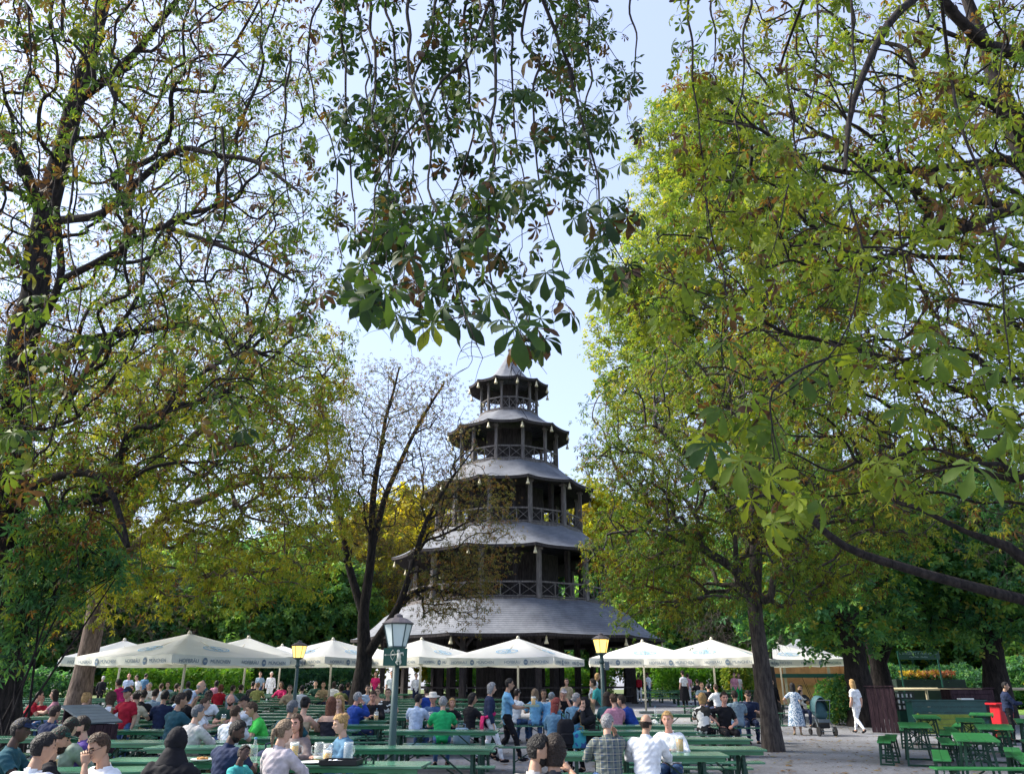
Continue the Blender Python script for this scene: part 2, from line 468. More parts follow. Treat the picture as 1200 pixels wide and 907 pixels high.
def chain_tube(pts, rad, k, step=None):
    """smooth tube through pts (Catmull-Rom)"""
    pts = np.asarray(pts, float); rad = np.asarray(rad, float)
    n = len(pts)
    if n > 2:
        sub = 3
        Q, Rr = [], []
        ext = np.vstack([2 * pts[0] - pts[1], pts, 2 * pts[-1] - pts[-2]])
        for i in range(n - 1):
            p0, p1, p2, p3 = ext[i:i + 4]
            for s in range(sub):
                t = s / sub
                Q.append(0.5 * ((2 * p1) + (-p0 + p2) * t + (2 * p0 - 5 * p1 + 4 * p2 - p3) * t * t + (-p0 + 3 * p1 - 3 * p2 + p3) * t ** 3))
                Rr.append(rad[i] * (1 - t) + rad[i + 1] * t)
        Q.append(pts[-1]); Rr.append(rad[-1]); pts, rad = np.array(Q), np.array(Rr); n = len(pts)
    tan = np.gradient(pts, axis=0); tan = unit(tan)
    ref = np.array([1.0, 0, 0]) if abs(tan[0, 0]) < 0.8 else np.array([0, 1.0, 0])
    V = np.empty((n, k, 3)); ang = np.arange(k) * 2 * PI / k
    for i in range(n):
        nn = ref - tan[i] * (ref @ tan[i]); nn /= np.linalg.norm(nn) + 1e-9; ref = nn
        bb = np.cross(tan[i], nn)
        V[i] = pts[i] + rad[i] * (np.cos(ang)[:, None] * nn + np.sin(ang)[:, None] * bb)
    j = np.arange(k)
    f = np.stack([j, (j + 1) % k, (j + 1) % k + k, j + k], 1)
    F = (f[None] + (np.arange(n - 1) * k)[:, None, None]).reshape(-1, 4)
    return V.reshape(-1, 3), F

class Acc:
    def __init__(s): s.V = []; s.F = []; s.n = 0
    def add(s, V, F): s.V.append(V); s.F.append(F + s.n); s.n += len(V)
    def get(s): return np.vstack(s.V), np.vstack(s.F)

def rosette(nl, fold=0.25, droop=0.45, wide=0.30):
    """palmate leaf: centre + nl kite leaflets folded on the midrib (unit size: leaflet length 1)"""
    V = [(0, 0, 0)]; F = []
    span = 1.72 * PI if nl >= 5 else 1.2 * PI
    for i in range(nl):
        a = -span / 2 + span * i / (nl - 1)
        L = 1.0 - 0.38 * abs(2 * i / (nl - 1) - 1) ** 1.5
        c, s = math.cos(a), math.sin(a)
        def pt(l, w_, z): return (l * c - w_ * s, l * s + w_ * c, z)
        b = len(V)
        V += [pt(L * 0.62, -wide * L * 0.62, -droop * 0.35 + fold * 0.2), pt(L, 0, -droop * L), pt(L * 0.62, wide * L * 0.62, -droop * 0.35 + fold * 0.2), pt(L * 0.55, 0, -droop * 0.30)]
        F += [(0, b, b + 3), (b, b + 1, b + 3), (b + 3, b + 1, b + 2), (0, b + 3, b + 2)]
    return np.array(V), np.array(F)

def blade(nl):
    """cheap leaf sprig: nl flat diamonds sharing a centre"""
    V = [(0, 0, 0)]; F = []
    for i in range(nl):
        a = 2 * PI * i / nl + 0.3 * (i % 2); c, s = math.cos(a), math.sin(a)
        b = len(V)
        V += [(0.55 * c + 0.3 * s, 0.55 * s - 0.3 * c, -0.1), (c, s, -0.32), (0.55 * c - 0.3 * s, 0.55 * s + 0.3 * c, -0.1)]
        F += [(0, b, b + 1), (0, b + 1, b + 2)]
    return np.array(V), np.array(F)

TPL = {'near': [rosette(5), rosette(7, droop=0.7), rosette(5, droop=0.9, wide=0.26)],
       'mid': [rosette(5, droop=0.6), rosette(5, droop=1.0)],
       'far': [blade(3), blade(4)]}

def place_leaves(pos, size, kind, tint, g, tilt=0.6, outward=None, pitch=0.25):
    """instantiate leaf templates at pos with random orientation -> V, F(tri), tint per face"""
    n = len(pos); out = Acc(); tt = []
    tpls = TPL[kind]; which = g.integers(0, len(tpls), n)
    yaw = g.uniform(0, 2 * PI, n)
    if outward is not None:
        yaw = np.arctan2(outward[:, 1], outward[:, 0]) + g.normal(0, 0.7, n)
    tx, ty = g.normal(0, tilt, n), np.abs(g.normal(pitch, tilt, n))
    cy, sy = np.cos(yaw), np.sin(yaw); cb, sb = np.cos(ty), np.sin(ty); ca, sa = np.cos(tx), np.sin(tx)
    # R = Rz(yaw) Ry(pitch) Rx(roll)
    M = np.empty((n, 3, 3))
    M[:, 0, 0] = cy * cb; M[:, 0, 1] = cy * sb * sa - sy * ca; M[:, 0, 2] = cy * sb * ca + sy * sa
    M[:, 1, 0] = sy * cb; M[:, 1, 1] = sy * sb * sa + cy * ca; M[:, 1, 2] = sy * sb * ca - cy * sa
    M[:, 2, 0] = -sb; M[:, 2, 1] = cb * sa; M[:, 2, 2] = cb * ca
    for w_, (tv, tf) in enumerate(tpls):
        idx = np.nonzero(which == w_)[0]
        if not len(idx): continue
        V = pos[idx][:, None] + size[idx][:, None, None] * np.einsum('nij,kj->nki', M[idx], tv)
        F = (tf[None] + (np.arange(len(idx)) * len(tv))[:, None, None]).reshape(-1, 3)
        out.add(V.reshape(-1, 3), F); tt.append(np.repeat(tint[idx], len(tf)))
    V, F = out.get()
    return V, F, np.concatenate(tt)

def ellip(g, c, r, n, shell=0.35):
    """points in an ellipsoid, denser to the outside"""
    d = unit(g.normal(0, 1, (n, 3))); t = g.uniform(shell ** 3, 1, n) ** (1 / 3)
    return np.array(c) + d * t[:, None] * np.array(r)

def make_tree(name, base, skel, attr, leafm, barkm, label, cat='tree', group=None, seed=1, twigs=4, tw_len=0.6, leaf_per=3, leaf_size=0.14,
              kind='mid', path_w=0.35, tip_r=0.012, sag=0.06, brown=0.12, tilt=0.6, tmean=0.5, tsd=0.18, twig_r=0.006, droop=0.35, leafless=0.0, extra=None, kmax=10, pitch=0.45, lf=None):
    """skel: list of (points, radii) in world space, the first is the trunk; attr: attractor points that the limbs reach for"""
    g = np.random.default_rng(seed)
    base = np.array(base, float)
    pos, par, rr = [], [], []
    for si, (pts, rad) in enumerate(skel):
        pts = np.array(pts, float)
        if si == 0: prev = -1
        else:
            dd = np.linalg.norm(np.array(pos) - pts[0], axis=1); prev = int(np.argmin(dd))
        # resample each skeleton limb
        for i, p in enumerate(pts):
            if si and i == 0: continue
            a = pts[i - 1] if i else p
            m = max(1, int(np.linalg.norm(p - a) / 1.2)) if i else 1
            for q in range(1, m + 1):
                t = q / m
                r0 = rad[i - 1] if i else rad[0]
                pos.append(a * (1 - t) + p * t + (g.normal(0, 0.03, 3) if q < m else 0)); par.append(prev); rr.append(r0 * (1 - t) + rad[i] * t); prev = len(pos) - 1
    pos = [np.array(p) for p in pos]
    ns = len(pos)
    A = np.asarray(attr)
    PA = np.zeros((ns + 3 * len(A) + 5, 3)); PA[:ns] = pos; L = np.full(len(PA), 1e9)
    trunk_top = 0
    for i in range(ns): L[i] = 0 if par[i] < 0 else L[par[i]] + np.linalg.norm(PA[i] - PA[par[i]])
    # nothing sprouts from the bare trunk foot
    zmin = base[2] + 0.35 * (PA[:ns, 2].max() - base[2])
    block = np.zeros(len(PA)); block[:ns][PA[:ns, 2] < min(zmin, base[2] + 3.5)] = 1e6
    order = np.argsort(np.min(np.linalg.norm(A[:, None] - PA[None, :ns], axis=2), axis=1))
    n = ns; par = list(par); rad = list(rr); tips = []
    for ai in order:
        a = A[ai]
        dv = a - PA[:n]
        cst = np.linalg.norm(dv, axis=1) + path_w * L[:n] + block[:n] + 0.4 * np.maximum(0, PA[:n, 2] - a[2])
        j = int(np.argmin(cst)); d = np.linalg.norm(a - PA[j])
        k = 2 if d > 1.6 else 1 if d > 0.5 else 0
        prev = j
        for q in range(1, k + 1):
            t = q / (k + 1)
            p = PA[j] * (1 - t) + a * t + g.normal(0, 0.07 * d ** 0.7, 3); p[2] += 0.10 * d * math.sin(PI * t) * (1 if a[2] > PA[j][2] - 1 else -0.3)
            PA[n] = p; L[n] = L[prev] + np.linalg.norm(p - PA[prev]); par.append(prev); rad.append(0); prev = n; n += 1
        PA[n] = a; L[n] = L[prev] + np.linalg.norm(a - PA[prev]); par.append(prev); rad.append(0); tips.append(n); n += 1
    # pipe model radii
    e = 2.25
    acc = np.zeros(n); acc[tips] += tip_r ** e
    for i in range(n - 1, -1, -1):
        if par[i] >= 0: acc[par[i]] += acc[i] if acc[i] > 0 else tip_r ** e
    rad = np.maximum(np.array(rad), np.where(acc > 0, acc ** (1 / e), tip_r))
    for i in range(ns): rad[i] = rr[i] if rr[i] > 0 else rad[i]
    for i in range(n):
        if par[i] >= 0: rad[i] = min(rad[i], rad[par[i]] * 0.98)
    # chains: follow the thickest child
    kids = [[] for _ in range(n)]
    for i in range(n):
        if par[i] >= 0: kids[par[i]].append(i)
    big, thin = Acc(), Acc()
    starts = [0]; 
    while starts:
        s0 = starts.pop(); ch = [s0] if par[s0] < 0 else [par[s0], s0]
        cur = s0
        while kids[cur]:
            ks = sorted(kids[cur], key=lambda q: -rad[q]); starts += ks[1:]; cur = ks[0]; ch.append(cur)
        pts = PA[ch]; r_ = rad[ch].copy()
        if par[s0] >= 0: r_[0] = min(r_[0], r_[1] * 1.25)
        mr = r_.max()
        k = kmax + 6 if mr > 0.25 else kmax if mr > 0.12 else 6 if mr > 0.05 else 4
        if par[s0] < 0:                       # root flare
            fl = r_ * (1 + 0.38 * np.exp(-(pts[:, 2] - pts[0, 2]) / 0.35)); r_ = fl
        V, F = chain_tube(pts - base, r_, k)
        (big if mr > 0.045 else thin).add(V, F)
    # twigs with leaves
    tp = np.array(tips)
    tpos = PA[tp]; tdir = unit(PA[tp] - PA[[par[i] for i in tips]])
    m = len(tp) * twigs
    o = np.repeat(tpos, twigs, 0); dd = np.repeat(tdir, twigs, 0)
    d = unit(dd * 0.7 + g.normal(0, 0.75, (m, 3)) + np.array([0, 0, -droop * 0.6])); Ln = tw_len * g.uniform(0.45, 1.2, m)
    mid = o + d * (Ln * 0.5)[:, None] + g.normal(0, 0.04, (m, 3)) * tw_len
    d2 = unit(d + np.array([0, 0, -droop]) + g.normal(0, 0.3, (m, 3)))
    end = mid + d2 * (Ln * 0.5)[:, None]
    for s in ((o, mid, np.full(m, twig_r), np.full(m, twig_r * 0.8)), (mid, end, np.full(m, twig_r * 0.8), np.full(m, twig_r * 0.5))):
        thin.add(*tubes_np(s, 3))
    nl = m * leaf_per
    u = g.uniform(0.25, 1.05, nl); rep = np.repeat(np.arange(m), leaf_per)
    lp = np.where((u < 0.5)[:, None], o[rep] + (mid[rep] - o[rep]) * (u * 2)[:, None], mid[rep] + (end[rep] - mid[rep]) * ((u - 0.5) * 2)[:, None])
    lp = lp + g.normal(0, 0.09 * tw_len + 0.02, (nl, 3)) + np.array([0, 0, -0.3 * leaf_size])
    keep = np.ones(nl, bool)
    if leafless: keep = g.random(len(tp))[rep // twigs] > leafless * g.uniform(0.5, 1.5, nl)
    if lf is not None: keep &= g.random(nl) > np.array([lf(a) for a in proj(tpos)[1]])[rep // twigs] * g.uniform(0.7, 1.3, nl)
    lp, rep = lp[keep], rep[keep]; nl = len(lp)
    clump = np.repeat(g.normal(0, tsd * 0.8, len(tp)), twigs)[rep]
    ti = np.clip(tmean + clump + g.normal(0, tsd * 0.6, nl), 0, 0.82)
    br = g.random(nl) < brown * (1 + 2.0 * (np.repeat(g.random(len(tp)), twigs)[rep] > 0.8)); ti[br] = g.uniform(0.86, 1.0, br.sum())
    outw = d2[rep]
    V, F, T_ = place_leaves(lp - base, leaf_size * g.uniform(0.6, 1.25, nl), kind, ti, g, tilt, outw, pitch)
    root = empty(name, tuple(base), 0, label, cat, group)
    link('trunk', np_mesh('trunk', *big.get(), barkm, smooth=True), root)
    if extra:
        for f in extra: f(thin, base, g)
    link('branches', np_mesh('branches', *thin.get(), barkm, smooth=True), root)
    link('crown', np_mesh('crown', V, F, leafm, T_), root)
    return root
# ------------------------------------------------------------------ the trees of the garden
bark_grey = bark_mat('bark_chestnut', (0.030, 0.026, 0.028), (0.115, 0.098, 0.090))
bark_dark = bark_mat('bark_dark', (0.012, 0.011, 0.012), (0.045, 0.038, 0.036))
bark_brown = bark_mat('bark_brown', (0.06, 0.045, 0.04), (0.21, 0.16, 0.14))
L_chest = leaf_mat('chestnut_leaves', [(0, (0.020, 0.050, 0.014)), (0.35, (0.066, 0.132, 0.022)), (0.62, (0.140, 0.19, 0.024)), (0.82, (0.22, 0.225, 0.028)), (0.88, (0.115, 0.062, 0.02)), (1, (0.050, 0.026, 0.018))], 0.5, 1.8)
L_deep = leaf_mat('shade_leaves', [(0, (0.022, 0.080, 0.044)), (0.4, (0.058, 0.175, 0.075)), (0.82, (0.15, 0.27, 0.06)), (1, (0.22, 0.19, 0.03))], 0.5, 1.9)
L_lime = leaf_mat('sunlit_leaves', [(0, (0.045, 0.10, 0.028)), (0.4, (0.105, 0.175, 0.035)), (0.82, (0.20, 0.235, 0.042)), (1, (0.36, 0.27, 0.03))], 0.5, 1.9)
L_olive = leaf_mat('olive_leaves', [(0, (0.028, 0.045, 0.020)), (0.45, (0.075, 0.085, 0.022)), (0.82, (0.16, 0.13, 0.028)), (1, (0.14, 0.065, 0.025))], 0.4, 1.5)

def sel(A, f):
    px, py = proj(A)
    return A[np.array([f(x, y) for x, y in zip(px, py)], bool)]
def noisy(s, amp):                      # ragged silhouette edges
    g = np.random.default_rng(s); ph = g.uniform(0, 6, 4); fr = np.array([0.013, 0.031, 0.057, 0.11])
    return lambda t: amp * float(np.sum(np.sin(t * fr + ph) * np.array([1, 0.7, 0.5, 0.35])))
G_ = lambda s: np.random.default_rng(s)

# --- big chestnut at the left edge
g = G_(11); n1 = noisy(1, 14)
A = np.vstack([ellip(g, (-12.0, 18.5, 13.0), (8.5, 6.5, 9.0), 1500, 0.25), ellip(g, (-12.3, 17.2, 5.6), (3.4, 2.6, 3.2), 130, 0.1), ellip(g, (-9.5, 16.5, 19.0), (6.5, 5, 5), 300, 0.2)])
A = A[A[:, 2] > 2.4]
A = sel(A, lambda x, y: x < 372 + n1(y) - max(0, y - 480) * 0.55 and x > -330 and (y < 560 or x < 140) and y > -420)
b0 = np.array([X(0, 20, 0.8), 20.0, 0])
tk = [b0, P(4, 760, 20), P(10, 600, 20), P(22, 440, 19.8), P(52, 260, 19.6), P(88, 120, 19.4), P(128, -20, 19), P(150, -160, 18.5)]
make_tree('chestnut_tree', b0, [(tk, [0.50, 0.46, 0.43, 0.40, 0.33, 0.26, 0.2, 0.12]),
    ([tk[4], P(120, 250, 18), P(210, 175, 16.5), P(300, 190, 15.5), P(350, 225, 15)], [0.13, 0.105, 0.08, 0.055, 0.03]),
    ([tk[5], P(160, 60, 18), P(215, -10, 17)], [0.14, 0.10, 0.07]),
    ([tk[3], P(70, 330, 18), P(190, 265, 16.5), P(290, 300, 15.5), P(345, 330, 15)], [0.13, 0.10, 0.075, 0.05, 0.03]),
    ([tk[3], P(90, 400, 22), P(220, 380, 23), P(320, 420, 23)], [0.2, 0.14, 0.1, 0.06]),
    ([tk[2], P(60, 560, 18.5), P(120, 560, 17.5), P(150, 640, 17)], [0.16, 0.11, 0.08, 0.05]),
    ([tk[4], P(20, 180, 18), P(-60, 80, 16)], [0.2, 0.15, 0.1])],
    A, L_chest, bark_dark, 'big dark chestnut with thick trunk at the left edge, its crown filling the upper left', seed=21,
    twigs=7, tw_len=0.9, leaf_per=3, leaf_size=0.15, kind='mid', brown=0.22, tilt=0.7, tmean=0.40, leafless=0.12, tip_r=0.013, twig_r=0.010, lf=lambda y: 0.62 if y < 260 else 0.62 - (y - 260) / 240 * 0.5 if y < 500 else 0.12)

# --- leaning chestnut behind it, yellow-green hanging boughs over the left parasols
g = G_(12); n2 = noisy(2, 12)
A = np.vstack([ellip(g, (-10.5, 28, 9.6), (7.2, 5.5, 6.0), 900, 0.3), ellip(g, (-15.5, 26, 6.0), (3.5, 3.5, 3.5), 160, 0.2)])
A = sel(A, lambda x, y: x < 400 + n2(y) and y < 722 + n2(x) - max(0, (x - 250)) * 0.20 and y > 330)
b0 = np.array([X(88, 30, 0.5), 30.0, gz(0, 30)])
make_tree('chestnut_tree', b0, [([b0, P(98, 790, 30), P(110, 735, 30), P(118, 680, 30), P(150, 600, 29.5), P(190, 520, 29), P(215, 430, 28.5)], [0.38, 0.36, 0.34, 0.31, 0.26, 0.2, 0.12]),
    ([P(118, 680, 30), P(200, 600, 28), P(300, 560, 26.5), P(370, 560, 26)], [0.22, 0.17, 0.1, 0.05]),
    ([P(150, 600, 29.5), P(240, 500, 28), P(330, 460, 27)], [0.2, 0.14, 0.07]),
    ([P(150, 600, 29.5), P(90, 540, 29), P(40, 500, 28)], [0.2, 0.14, 0.07])],
    A, L_chest, bark_brown, 'leaning brown chestnut trunk left of the white parasols, yellow-green boughs hanging over them', seed=22,
    twigs=5, tw_len=0.8, leaf_per=4, leaf_size=0.17, kind='mid', brown=0.08, tmean=0.64, tsd=0.18, tip_r=0.014)

# --- nearly bare forked tree in front of the tower
g = G_(13); n3 = noisy(3, 10)
A = np.vstack([ellip(g, P(455, 520, 33), (3.9, 3.0, 4.3), 640, 0.15), ellip(g, P(535, 610, 32), (2.6, 2.4, 2.8), 300, 0.1), ellip(g, P(380, 590, 33), (2.3, 2.4, 3.0), 130, 0.2), ellip(g, P(530, 690, 31), (1.7, 1.4, 1.5), 170, 0.1)])
A = sel(A, lambda x, y: 335 < x < 598 + n3(y) and y > 405 + abs(x - 470) * 0.5 and y < 735)
b0 = np.array([X(420, 33, 0.5), 33.0, gz(0, 33)])
fk = P(427, 772, 33)
bare = make_tree('bare_tree', b0, [([b0, P(423, 800, 33), fk, P(426, 720, 33), P(436, 640, 33), P(440, 560, 33), P(452, 490, 33), P(468, 430, 33)], [0.40, 0.35, 0.32, 0.22, 0.175, 0.125, 0.08, 0.04]),
    ([fk, P(445, 745, 32.6), P(466, 712, 32.2), P(482, 668, 32), P(500, 610, 31.8), P(530, 560, 31.5), P(560, 520, 31.5)], [0.20, 0.18, 0.155, 0.125, 0.09, 0.06, 0.03]),
    ([P(426, 720, 33), P(408, 660, 33.3), P(398, 600, 33.5), P(384, 530, 33.5), P(378, 470, 33.5)], [0.2, 0.15, 0.11, 0.07, 0.04]),
    ([P(436, 640, 33), P(452, 580, 33.5), P(484, 510, 33.8), P(520, 450, 34)], [0.16, 0.13, 0.09, 0.05])],
    A, L_olive, bark_dark, 'half-bare forked tree with sparse brown leaves left of the tall unlit lantern', seed=23,
    twigs=5, tw_len=0.85, leaf_per=3, leaf_size=0.105, kind='mid', brown=0.25, tmean=0.5, leafless=0.40, tip_r=0.009, twig_r=0.0065)

# --- chestnut with the slim trunk right of the parasols
g = G_(14); n4 = noisy(4, 12)
A = np.vstack([ellip(g, P(850, 560, 21.5), (4.6, 4.2, 4.6), 900, 0.25), ellip(g, P(745, 640, 20.5), (2.0, 2.2, 2.0), 150, 0.2), ellip(g, P(980, 600, 21), (3.2, 3.6, 3.0), 260, 0.2)])
A = sel(A, lambda x, y: x > 688 + n4(y) + max(0, 520 - y) * 0.12 and y < 728 + n4(x) - max(0, 760 - x) * 0.35 - max(0, x - 900) * 0.4)
b0 = np.array([X(905, 21.5, 0.3), 21.5, 0])
make_tree('chestnut_tree', b0, [([b0, P(899, 820, 21.5), P(889, 750, 21.5), P(884, 700, 21.5), P(886, 640, 21.5), P(880, 560, 21.3), P(862, 480, 21)], [0.225, 0.21, 0.205, 0.20, 0.17, 0.12, 0.07]),
    ([P(884, 700, 21.5), P(862, 668, 21), P(820, 640, 20.5), P(760, 620, 20.2), P(715, 625, 20)], [0.16, 0.13, 0.10, 0.06, 0.03]),
    ([P(886, 640, 21.5), P(930, 590, 21.3), P(990, 560, 21)], [0.15, 0.11, 0.05]),
    ([P(886, 640, 21.5), P(830, 560, 21), P(770, 500, 20.5)], [0.15, 0.1, 0.05])],
    A, L_chest, bark_grey, 'chestnut with a slim grey trunk standing on the gravel right of the parasols', seed=24,
    twigs=4, tw_len=0.62, leaf_per=6, leaf_size=0.10, kind='mid', brown=0.13, tmean=0.44, tsd=0.2, tip_r=0.012)

# --- tall sunlit beech behind
g = G_(15); n5 = noisy(5, 16)
A = np.vstack([ellip(g, P(870, 330, 37), (6.8, 5, 9.5), 1300, 0.45), ellip(g, P(760, 400, 36), (2.8, 3.5, 5.5), 260, 0.3), ellip(g, P(820, 160, 37), (4.0, 4, 4), 300, 0.35)])
A = sel(A, lambda x, y: x > 702 + n5(y) + max(0, 260 - y) * 0.12 - max(0, y - 330) * 0.10 and y > 92 + abs(x - 850) * 0.28 + n5(x))
b0 = np.array([X(897, 37, 1), 37.0, gz(0, 37)])
make_tree('beech_tree', b0, [([b0, P(890, 700, 37), P(890, 560, 37), P(890, 400, 37), P(870, 250, 37), P(855, 130, 37)], [0.5, 0.42, 0.36, 0.26, 0.16, 0.06]),
    ([P(890, 560, 37), P(840, 450, 36.5), P(770, 380, 36)], [0.2, 0.14, 0.06]), ([P(890, 400, 37), P(950, 300, 36), P(1000, 220, 36)], [0.2, 0.13, 0.06])],
    A, L_lime, bark_grey, 'tall bright yellow-green tree rising right of the sky gap above the other crowns', seed=25,
    twigs=5, tw_len=1.0, leaf_per=6, leaf_size=0.17, kind='far', brown=0.03, tmean=0.5, tsd=0.22, tip_r=0.016, twig_r=0.008)

# --- trees at the right by the lawn
def side_tree(px, d, skel, A, lm, bm_, label, seed, **kw):
    b0 = np.array([X(px, d, 0.5), d, gz(0, d)])
    return make_tree('shade_tree', b0, [([b0] + skel[0][0], skel[0][1])] + skel[1:], A, lm, bm_, label, seed=seed, **kw)
kwd = dict(twigs=5, tw_len=0.85, leaf_per=5, leaf_size=0.20, kind='far', brown=0.04, tmean=0.42, tsd=0.24, tip_r=0.014)
g = G_(16); n6 = noisy(6, 10)
A = sel(ellip(g, P(960, 640, 32), (4.6, 4.0, 4.8), 560, 0.3), lambda x, y: y < 745 + n6(x) - max(0, 960 - x) * 0.0 and x < 1060)
side_tree(1012, 31.5, [([P(1003, 780, 31.5), P(994, 720, 31.5), P(988, 640, 31.5), P(975, 560, 31.5), P(960, 480, 31.5)], [0.47, 0.43, 0.40, 0.34, 0.22, 0.1]),
    ([P(994, 720, 31.5), P(962, 682, 31.2), P(930, 650, 31)], [0.3, 0.2, 0.08])], A, L_deep, bark_dark, 'massive dark twin trunk behind the brown slatted box and the walking woman in white', 26, **kwd)
g = G_(17); n7 = noisy(7, 10)
A = sel(ellip(g, P(1085, 660, 36), (4.4, 4.2, 5.4), 560, 0.3), lambda x, y: y < 742 + n7(x) * .6 and x > 1000)
side_tree(1037, 36, [([P(1030, 780, 36), P(1020, 740, 36), P(1014, 700, 36), P(1015, 640, 36), P(1030, 540, 36)], [0.42, 0.36, 0.32, 0.28, 0.2, 0.08]),
    ([P(1026, 765, 36), P(1045, 742, 35.7), P(1062, 732, 35.5), P(1085, 718, 35.2), P(1105, 690, 35)], [0.25, 0.22, 0.18, 0.13, 0.05])], A, L_deep, bark_dark, 'dark trunk with a low limb curving right, left of the green sign', 27, **kwd)
g = G_(18)
A = sel(ellip(g, P(1165, 650, 33), (4.2, 4.0, 5.4), 560, 0.3), lambda x, y: y < 745 and x > 1085)
side_tree(1172, 33, [([P(1165, 780, 33), P(1158, 700, 33), P(1152, 620, 33), P(1140, 520, 33)], [0.48, 0.42, 0.38, 0.25, 0.1]),
    ([P(1158, 700, 33), P(1185, 640, 32.5), P(1215, 600, 32)], [0.2, 0.14, 0.07])], A, L_deep, bark_dark, 'dark shaded trunk behind the man with the red bin at the right edge', 28, **kwd)

# --- chestnut off the right edge whose limbs cross the upper right
g = G_(19); n9 = noisy(9, 14)
A = np.vstack([ellip(g, (6.6, 11.0, 8.4), (4.6, 4.2, 3.6), 700, 0.2), ellip(g, (5.2, 9.0, 9.5), (3.2, 3.0, 2.8), 260, 0.2), ellip(g, (7.5, 12.5, 5.8), (3.6, 2.6, 1.8), 230, 0.2)])
A = sel(A, lambda x, y: x > 775 + n9(y) + max(0, 190 - y) * 0.35 + max(0, y - 330) * 0.45 and y < 590 + n9(x))
b0 = np.array([10.2, 11.5, 0])
rt = [b0, (10.1, 11.5, 2.6), (10.0, 11.4, 4.2), (9.8, 11.3, 6.2), (9.3, 11.2, 8.5), (8.8, 11, 11), (8.3, 10.6, 13.5)]
make_tree('chestnut_tree', b0, [(rt, [0.40, 0.36, 0.34, 0.30, 0.24, 0.17, 0.08]),
    ([rt[1], P(1230, 708, 11.2), P(1150, 690, 10.8), P(1060, 665, 10.4), P(990, 640, 10.1), P(940, 600, 9.9), P(895, 580, 9.7), P(850, 600, 9.6)], [0.10, 0.082, 0.074, 0.062, 0.05, 0.036, 0.025, 0.013]),
    ([rt[2], P(1230, 660, 12), P(1180, 640, 12), P(1130, 622, 12)], [0.13, 0.10, 0.08, 0.04]),
    ([rt[3], P(1250, 225, 11), P(1195, 190, 10.8), P(1120, 196, 10.5), P(1050, 200, 10.2), P(990, 190, 10)], [0.16, 0.13, 0.11, 0.08, 0.05, 0.03]),
    ([rt[3], P(1240, 260, 9.5), P(1190, 245, 9.2), P(1130, 268, 9), P(1080, 278, 8.8)], [0.14, 0.11, 0.09, 0.06, 0.03]),
    ([rt[4], P(1215, 75, 8.5), P(1160, 55, 7.8), P(1105, 0, 7.4), P(1085, -60, 7)], [0.16, 0.1, 0.075, 0.06, 0.04]),
    ([rt[4], P(1250, 30, 9.5), P(1120, -60, 8.5), P(1040, 30, 7.5), P(1000, 120, 7), P(990, 200, 6.6)], [0.15, 0.1, 0.07, 0.05, 0.035, 0.02])],
    A, L_chest, bark_dark, 'chestnut standing off the right edge whose thick limbs and yellow-green leaves cross the upper right', seed=29,
    twigs=4, tw_len=0.5, leaf_per=4, leaf_size=0.108, kind='mid', brown=0.16, tmean=0.50, tsd=0.2, tip_r=0.009, twig_r=0.006, leafless=0.38)

# --- chestnuts behind the camera whose twigs hang down into the picture
def leaf_near():
    """seven-fingered chestnut leaf, leaflets obovate, folded and drooping; several shapes"""
    out = []
    for v in range(4):
        g = np.random.default_rng(70 + v); V = []; F = []
        nl = (7, 5, 6, 7)[v]
        for i in range(nl):
            a = (-0.80 + 1.60 * i / (nl - 1)) * PI + g.normal(0, 0.08)
            L = (1.0 - 0.45 * abs(2 * i / (nl - 1) - 1) ** 1.4) * g.uniform(0.85, 1.08)
            dr = g.uniform(0.35, 1.25) * (0.8 + 0.5 * v / 3); fold = g.uniform(0.15, 0.5); tw = g.normal(0, 0.35)
            c, s = math.cos(a), math.sin(a); b = len(V)
            prof = [(0.0, 0.012), (0.16, 0.035), (0.36, 0.075), (0.56, 0.145), (0.72, 0.185), (0.86, 0.145), (0.95, 0.06), (1.0, 0.0)]
            for t, wd in prof:
                z = -dr * L * (t ** 2.0) * 0.75; rad = L * (t - 0.16 * dr * t ** 2.2)
                for sd in (-1, 0, 1):
                    w_ = sd * wd * L * (1 + 0.16 * g.normal() * (t > 0.3)); zz = z + abs(sd) * fold * wd * L * 0.9 + sd * tw * wd * L
                    V.append((rad * c - w_ * s, rad * s + w_ * c, zz))
            for k in range(len(prof) - 1):
                q = b + 3 * k
                F += [(q, q + 3, q + 4), (q, q + 4, q + 1), (q + 1, q + 4, q + 5), (q + 1, q + 5, q + 2)]
        out.append((np.array(V), np.array(F)))
    return out
TPL['close'] = leaf_near()
L_close = leaf_mat('close_chestnut_leaves', [(0, (0.012, 0.032, 0.012)), (0.4, (0.032, 0.07, 0.016)), (0.7, (0.085, 0.135, 0.018)), (0.82, (0.16, 0.17, 0.02)), (0.88, (0.09, 0.05, 0.02)), (1, (0.04, 0.022, 0.016))], 0.30, 1.5, 0.65)

